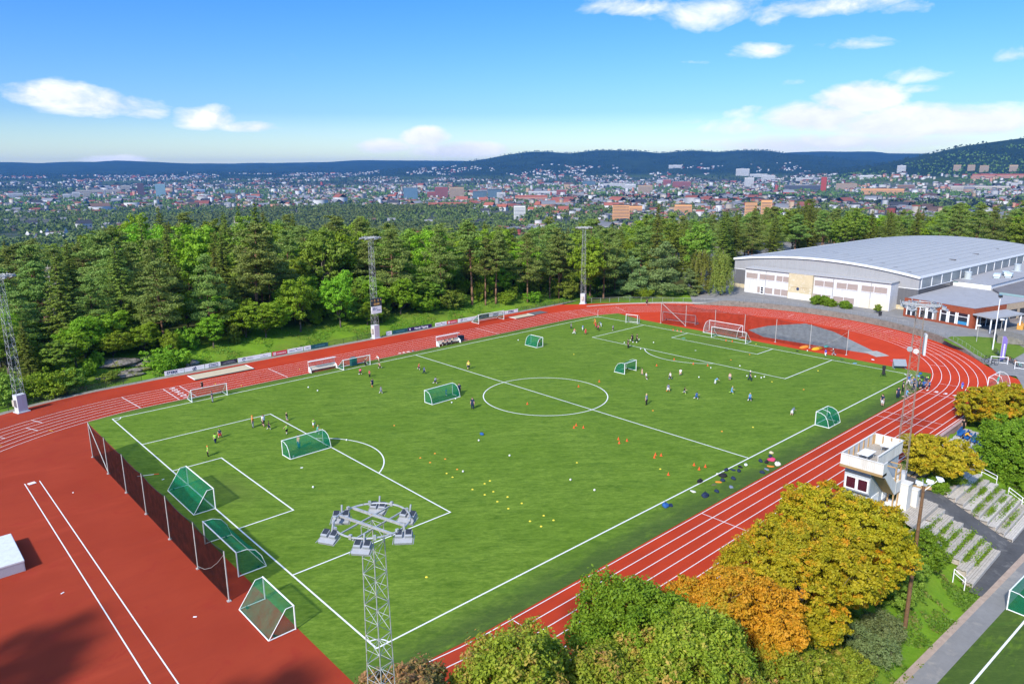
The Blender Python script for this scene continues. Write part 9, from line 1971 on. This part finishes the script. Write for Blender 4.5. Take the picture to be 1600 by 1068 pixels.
for x, y, z, w, c in sorted(VILLAS, key=lambda v: screen(v[0], v[1])[0]):
    rc = 'red' if c in ('redroof', 'salmon') else rh_.choice(['dark', 'grey', 'brown', 'dark'])
    villa(x, y, z, w, c, rc, villa_label(screen(x, y)[0], VLOOK[c], CNT, 'above the treetops'), math.atan2(y - CY, x - CX) - PI / 2 + rh_.uniform(-.7, .7))

# the next nearest houses: one small mesh each, told by colour and place
def house_mesh(c, rc, w, d, h, rhh):
    k = MB(); k.bx(-w / 2, w / 2, -d / 2, d / 2, -3, h)
    k.add([(-w / 2, -d / 2, h), (-w / 2, d / 2, h), (-w / 2, 0, h + rhh), (w / 2, -d / 2, h), (w / 2, d / 2, h), (w / 2, 0, h + rhh)], [(0, 2, 1), (3, 4, 5)])
    k2 = MB(); hip(w, d, h, rhh + .15, k2)
    return k.mesh('wall', wallm(c)), k2.mesh('roof', roofm(rc))
HT = [('white', 'dark', 'small white house with dark roof'), ('white', 'red', 'small white house with red roof'), ('cream', 'red', 'small cream house with red roof'), ('salmon', 'red', 'small salmon house with red roof'), ('grey', 'grey', 'small grey house'), ('brown', 'dark', 'small brown house with dark roof'), ('white', 'grey', 'small white house with grey roof'), ('tan', 'brown', 'small tan house with brown roof')]
HM = [[house_mesh(c, r_, w, d, h, q) for w, d, h, q in ((12, 9, 6, 3.2), (20, 11, 8, 4), (34, 12, 11, 3.5))] for c, r_, _ in HT]
AZ0, AZ1 = YAW - R(37), YAW + R(37)
hr = np.random.default_rng(21)
rows = []
tries = 0
taken = [(l[0], l[1]) for l in LANDMARKS] + [(v[0], v[1]) for v in VILLAS]
while len(rows) < 236 and tries < 20000:
    tries += 1
    a = hr.uniform(AZ0, AZ1); r_ = 1100 + 2700 * hr.random() ** 1.0
    x, y = CX + r_ * math.cos(a), CY + r_ * math.sin(a)
    if math.sin(x / 210) * math.cos(y / 260) < -.25: continue
    if a > YAW + R(1) and r_ < 2700 and hr.random() < .62: continue
    if any((x - u) ** 2 + (y - v) ** 2 < 28 ** 2 for u, v in taken): continue
    taken.append((x, y)); rows.append((x, y, r_))
lst = []
for x, y, r_ in rows:
    t_ = hr.choice(len(HT), p=[.24, .16, .12, .12, .07, .07, .14, .08]); s_ = hr.choice(3, p=[.70, .26, .04])
    lst.append((screen(x, y)[0], x, y, t_, s_, r_))
lst.sort()
for px_, x, y, t_, s_, r_ in lst:
    ex = 'nearer streets' if r_ < 1900 else ('middle streets' if r_ < 2900 else 'farther streets')
    look = HT[t_][2] if s_ == 0 else (HT[t_][2].replace('small', 'long') if s_ == 2 else HT[t_][2].replace('small', 'mid-sized'))
    o = empty('town_house', (x, y, gz(x, y)), hr.uniform(0, 3.1), villa_label(px_, look, CNT, ex), 'house', 'houses of the town beyond the wood')
    link('wall', HM[t_][s_][0], o); link('roof', HM[t_][s_][1], o)

# everything farther: thousands of roofs that read as one mass
def town_mass(n, r0, r1, name, label, seed, hmin, hmax, wmin, wmax, dens, pal, power=1.0, zmax=9e9):
    g = np.random.default_rng(seed)
    a = g.uniform(AZ0, AZ1, n * 3); r_ = r0 + (r1 - r0) * g.random(n * 3) ** power
    x, y = CX + r_ * np.cos(a), CY + r_ * np.sin(a)
    f_ = vnoise(x, y, 170) + .5 * vnoise(x + 999, y, 60)
    lf = ss(R(-2), R(8), np.arctan2(y - CY, x - CX) - YAW); f_ = f_ - 3.5 * lf * (r_ < 2750)      # gardens and woods, not streets, on the left slope
    zz = ground_z(x, y); near_ = prof(np.arctan2(y - CY, x - CX), RIDGE_NEAR); k = np.where((f_ > dens) & (zz < zmax - 90 * np.abs(f_ - .6)) & ((near_ < 40) | (zz < -25)))[0][:n]; x, y = x[k], y[k]; n = len(x); z = zz[k]
    w = g.uniform(wmin, wmax, n) * np.where(g.random(n) < .14, g.uniform(1.6, 2.8, n), 1); d = w * g.uniform(.45, .8, n); h = g.uniform(hmin, hmax, n) * np.where(g.random(n) < .06, 2.0, 1); rhh = np.where(g.random(n) < .62, d * .32, .6)
    th = np.round(vnoise(x, y, 200) * 2) * .7 + g.normal(0, .08, n) + (g.random(n) < .5) * PI / 2; c, s = np.cos(th), np.sin(th)
    L = np.array([(-1, -1, 0), (1, -1, 0), (1, 1, 0), (-1, 1, 0), (-1, -1, 1), (1, -1, 1), (1, 1, 1), (-1, 1, 1)], float)
    lx, ly = L[:, 0] * w[:, None] / 2, L[:, 1] * d[:, None] / 2
    wx = x[:, None] + lx * c[:, None] - ly * s[:, None]; wy = y[:, None] + lx * s[:, None] + ly * c[:, None]; wz = z[:, None] - 6 + L[:, 2] * (h[:, None] + 6)
    wv = np.stack([wx, wy, wz], -1)
    RL = np.array([(-1, -1, 0), (1, -1, 0), (1, 1, 0), (-1, 1, 0), (-1, 0, 1), (1, 0, 1)], float)
    lx, ly = RL[:, 0] * (w[:, None] / 2 + .5), RL[:, 1] * (d[:, None] / 2 + .5)
    rx = x[:, None] + lx * c[:, None] - ly * s[:, None]; ry = y[:, None] + lx * s[:, None] + ly * c[:, None]; rz = z[:, None] + h[:, None] + RL[:, 2] * rhh[:, None] + .05
    rv = np.stack([rx, ry, rz], -1)
    V = np.concatenate([wv, rv], 1).reshape(-1, 3)
    F = np.array([(0, 1, 5, 4), (1, 2, 6, 5), (2, 3, 7, 6), (3, 0, 4, 7), (8, 9, 13, 12), (10, 11, 12, 13), (8, 12, 11, 11), (9, 10, 13, 13)])
    F4 = (F[None, :6] + np.arange(n)[:, None, None] * 14).reshape(-1, 4)
    wc = np.array([TC_[p] for p in pal[0]]); rc = np.array([RF[p] for p in pal[1]])
    wi = g.choice(len(wc), n, p=pal[2]); ri = g.choice(len(rc), n, p=pal[3])
    tone = g.uniform(.7, 1.15, (n, 1))
    C_ = np.concatenate([np.repeat((wc[wi] * tone)[:, None], 8, 1), np.repeat((rc[ri] * tone)[:, None], 6, 1)], 1).reshape(-1, 3)
    o = link(name, np_mesh(name, V, F4, TOWNM, attr={'shade': np.clip(C_, 0, 1)}))
    tag(o, label, 'houses', kind='stuff')
m, t = newmat('town_paint')
at = t.n('ShaderNodeAttribute', attribute_name='shade').outputs['Color']
finish(t, at, .8, .2); TOWNM = m
PALT = (['white', 'cream', 'salmon', 'grey', 'red', 'tan', 'dkglass'], ['red', 'dark', 'grey', 'brown'], [.40, .18, .10, .14, .05, .09, .04], [.22, .22, .42, .14])
PALS = (['white', 'cream', 'brown', 'grey', 'red'], ['dark', 'grey', 'red', 'brown'], [.6, .15, .1, .1, .05], [.35, .3, .2, .15])
town_mass(5200, 2100, 5600, 'town_houses', 'dense roofs and walls of the town centre, too many to count', 1, 6, 15, 9, 23, -.3, PALT)
town_mass(1500, 1300, 2600, 'town_houses', 'roofs of the nearer streets between the trees, too many to count', 5, 5, 9, 10, 20, .1, PALT)
town_mass(3000, 5200, 8600, 'suburb_houses', 'pale houses dotted over the far slopes, too many to count', 2, 5, 10, 10, 24, .15, PALS, zmax=70)

def wood_mass(n, r0, r1, name, label, seed, hmin, hmax, dens, material, az=None, sc=300, leaves=26):
    """far woods: every crown a loose bunch of leaf faces, reads as one mass"""
    g = np.random.default_rng(seed)
    a = g.uniform(*(az or (AZ0, AZ1)), n * 4); r_ = r0 + (r1 - r0) * g.random(n * 4)
    x, y = CX + r_ * np.cos(a), CY + r_ * np.sin(a)
    k = np.where(vnoise(x, y, sc) + .4 * vnoise(x, y + 500, sc / 3) > dens)[0][:n]; x, y = x[k], y[k]; n = len(x)
    h = g.uniform(hmin, hmax, n); w = h * g.uniform(.22, .42, n)
    u = unit(n * leaves, g).reshape(n, leaves, 3); u[..., 2] = np.abs(u[..., 2]) * 1.2 - .35
    p = np.stack([x[:, None] + u[..., 0] * w[:, None], y[:, None] + u[..., 1] * w[:, None], (ground_z(x, y) + h * .5)[:, None] + u[..., 2] * h[:, None] * .5], -1).reshape(-1, 3)
    sz = np.repeat(w * 1.05 * (26 / leaves) ** .5, leaves)
    tint = np.clip(np.repeat(g.uniform(0, 1, n), leaves) * .6 + g.uniform(0, .4, n * leaves), 0, 1)
    tag(link(name, leaves_mesh(name, p, u.reshape(-1, 3) + np.array([0, 0, .3]), sz, tint, material, g, .8, .35)), label, 'woods', kind='stuff')
FARW = leafmat('far_foliage', (.06, .11, .018), (.16, .235, .04), (.25, .24, .05), -.02, .15)
FARW2 = leafmat('hill_foliage', (.010, .024, .010), (.030, .052, .018), None, 0, .1)
wood_mass(4300, 440, 1300, 'sloping_woods', 'woods on the slope below the sports ground', 3, 9, 16, -1.4, FARW, sc=60, leaves=90)
wood_mass(15000, 1150, 3200, 'town_trees', 'trees between the streets of the town', 6, 9, 17, -.7, FARW, sc=55, leaves=18)
wood_mass(12000, 3000, 5600, 'town_trees', 'parks and street trees of the farther town', 7, 9, 17, -.3, FARW, sc=80, leaves=12)
wood_mass(9000, 5000, 9300, 'slope_woods', 'woods between houses on the far slopes', 8, 10, 18, -.4, FARW2, sc=120, leaves=12)
wood_mass(4200, 1500, 2600, 'park_woods', 'dark belt of woods round the open fields', 9, 13, 20, -.45, FARW, (YAW + R(3), YAW + R(27)), 160, 34)
wood_mass(1500, 2700, 3500, 'park_woods', 'dark wooded ridge in front of the right hand suburbs', 10, 13, 20, -.3, FARW2, (AZ0, YAW - R(4)), 200, 30)
for i, (az_, r_, w_, d_) in enumerate(((YAW + R(20.5), 1750, 150, 110), (YAW + R(9.5), 1640, 170, 120), (YAW + R(6.5), 1560, 120, 80), (YAW + R(12.5), 1800, 90, 60), (YAW + R(34.2), 1480, 40, 30))):
    cx_, cy_ = CX + r_ * math.cos(az_), CY + r_ * math.sin(az_)
    poly = [(cx_ + w_ * math.cos(b) * (1 + .15 * math.sin(3 * b)), cy_ + d_ * math.sin(b)) for b in np.linspace(0, 2 * PI, 25)[:-1]]
    zc = max(gz(px_, py_) for px_, py_ in poly) + 1.5
    s_ = sheet('field', poly, zc, mat('field_green', (.12, .24, .04), .95, .1, .15, .02), 'bright green open field among the far trees, ' + ('left of the glass tower line', 'left of the blue glass offices', 'below the blue glass offices', 'behind the scoreboard mast', 'at the far left')[i], 'field')

# ------------------------------------------------------------------ air
m, t = newmat('haze_air')
pv = t.n('ShaderNodeVolumePrincipled'); pv.inputs['Color'].default_value = (*HAZE_COL, 1); pv.inputs['Density'].default_value = HAZE_D; pv.inputs['Anisotropy'].default_value = .1
o_ = t.n('ShaderNodeOutputMaterial'); t.l(pv.outputs[0], o_.inputs['Volume'])
k = MB(); zlo = float(gzv.min()) - 2; zhi = max(float(gzv.max()), 45) + 12
k.bx(CX - 15600, CX + 15600, CY - 15600, CY + 15600, zlo, zhi)
o = k.build('haze', m); tag(o, 'thin blue haze in the air over the town and hills', 'haze', kind='stuff')
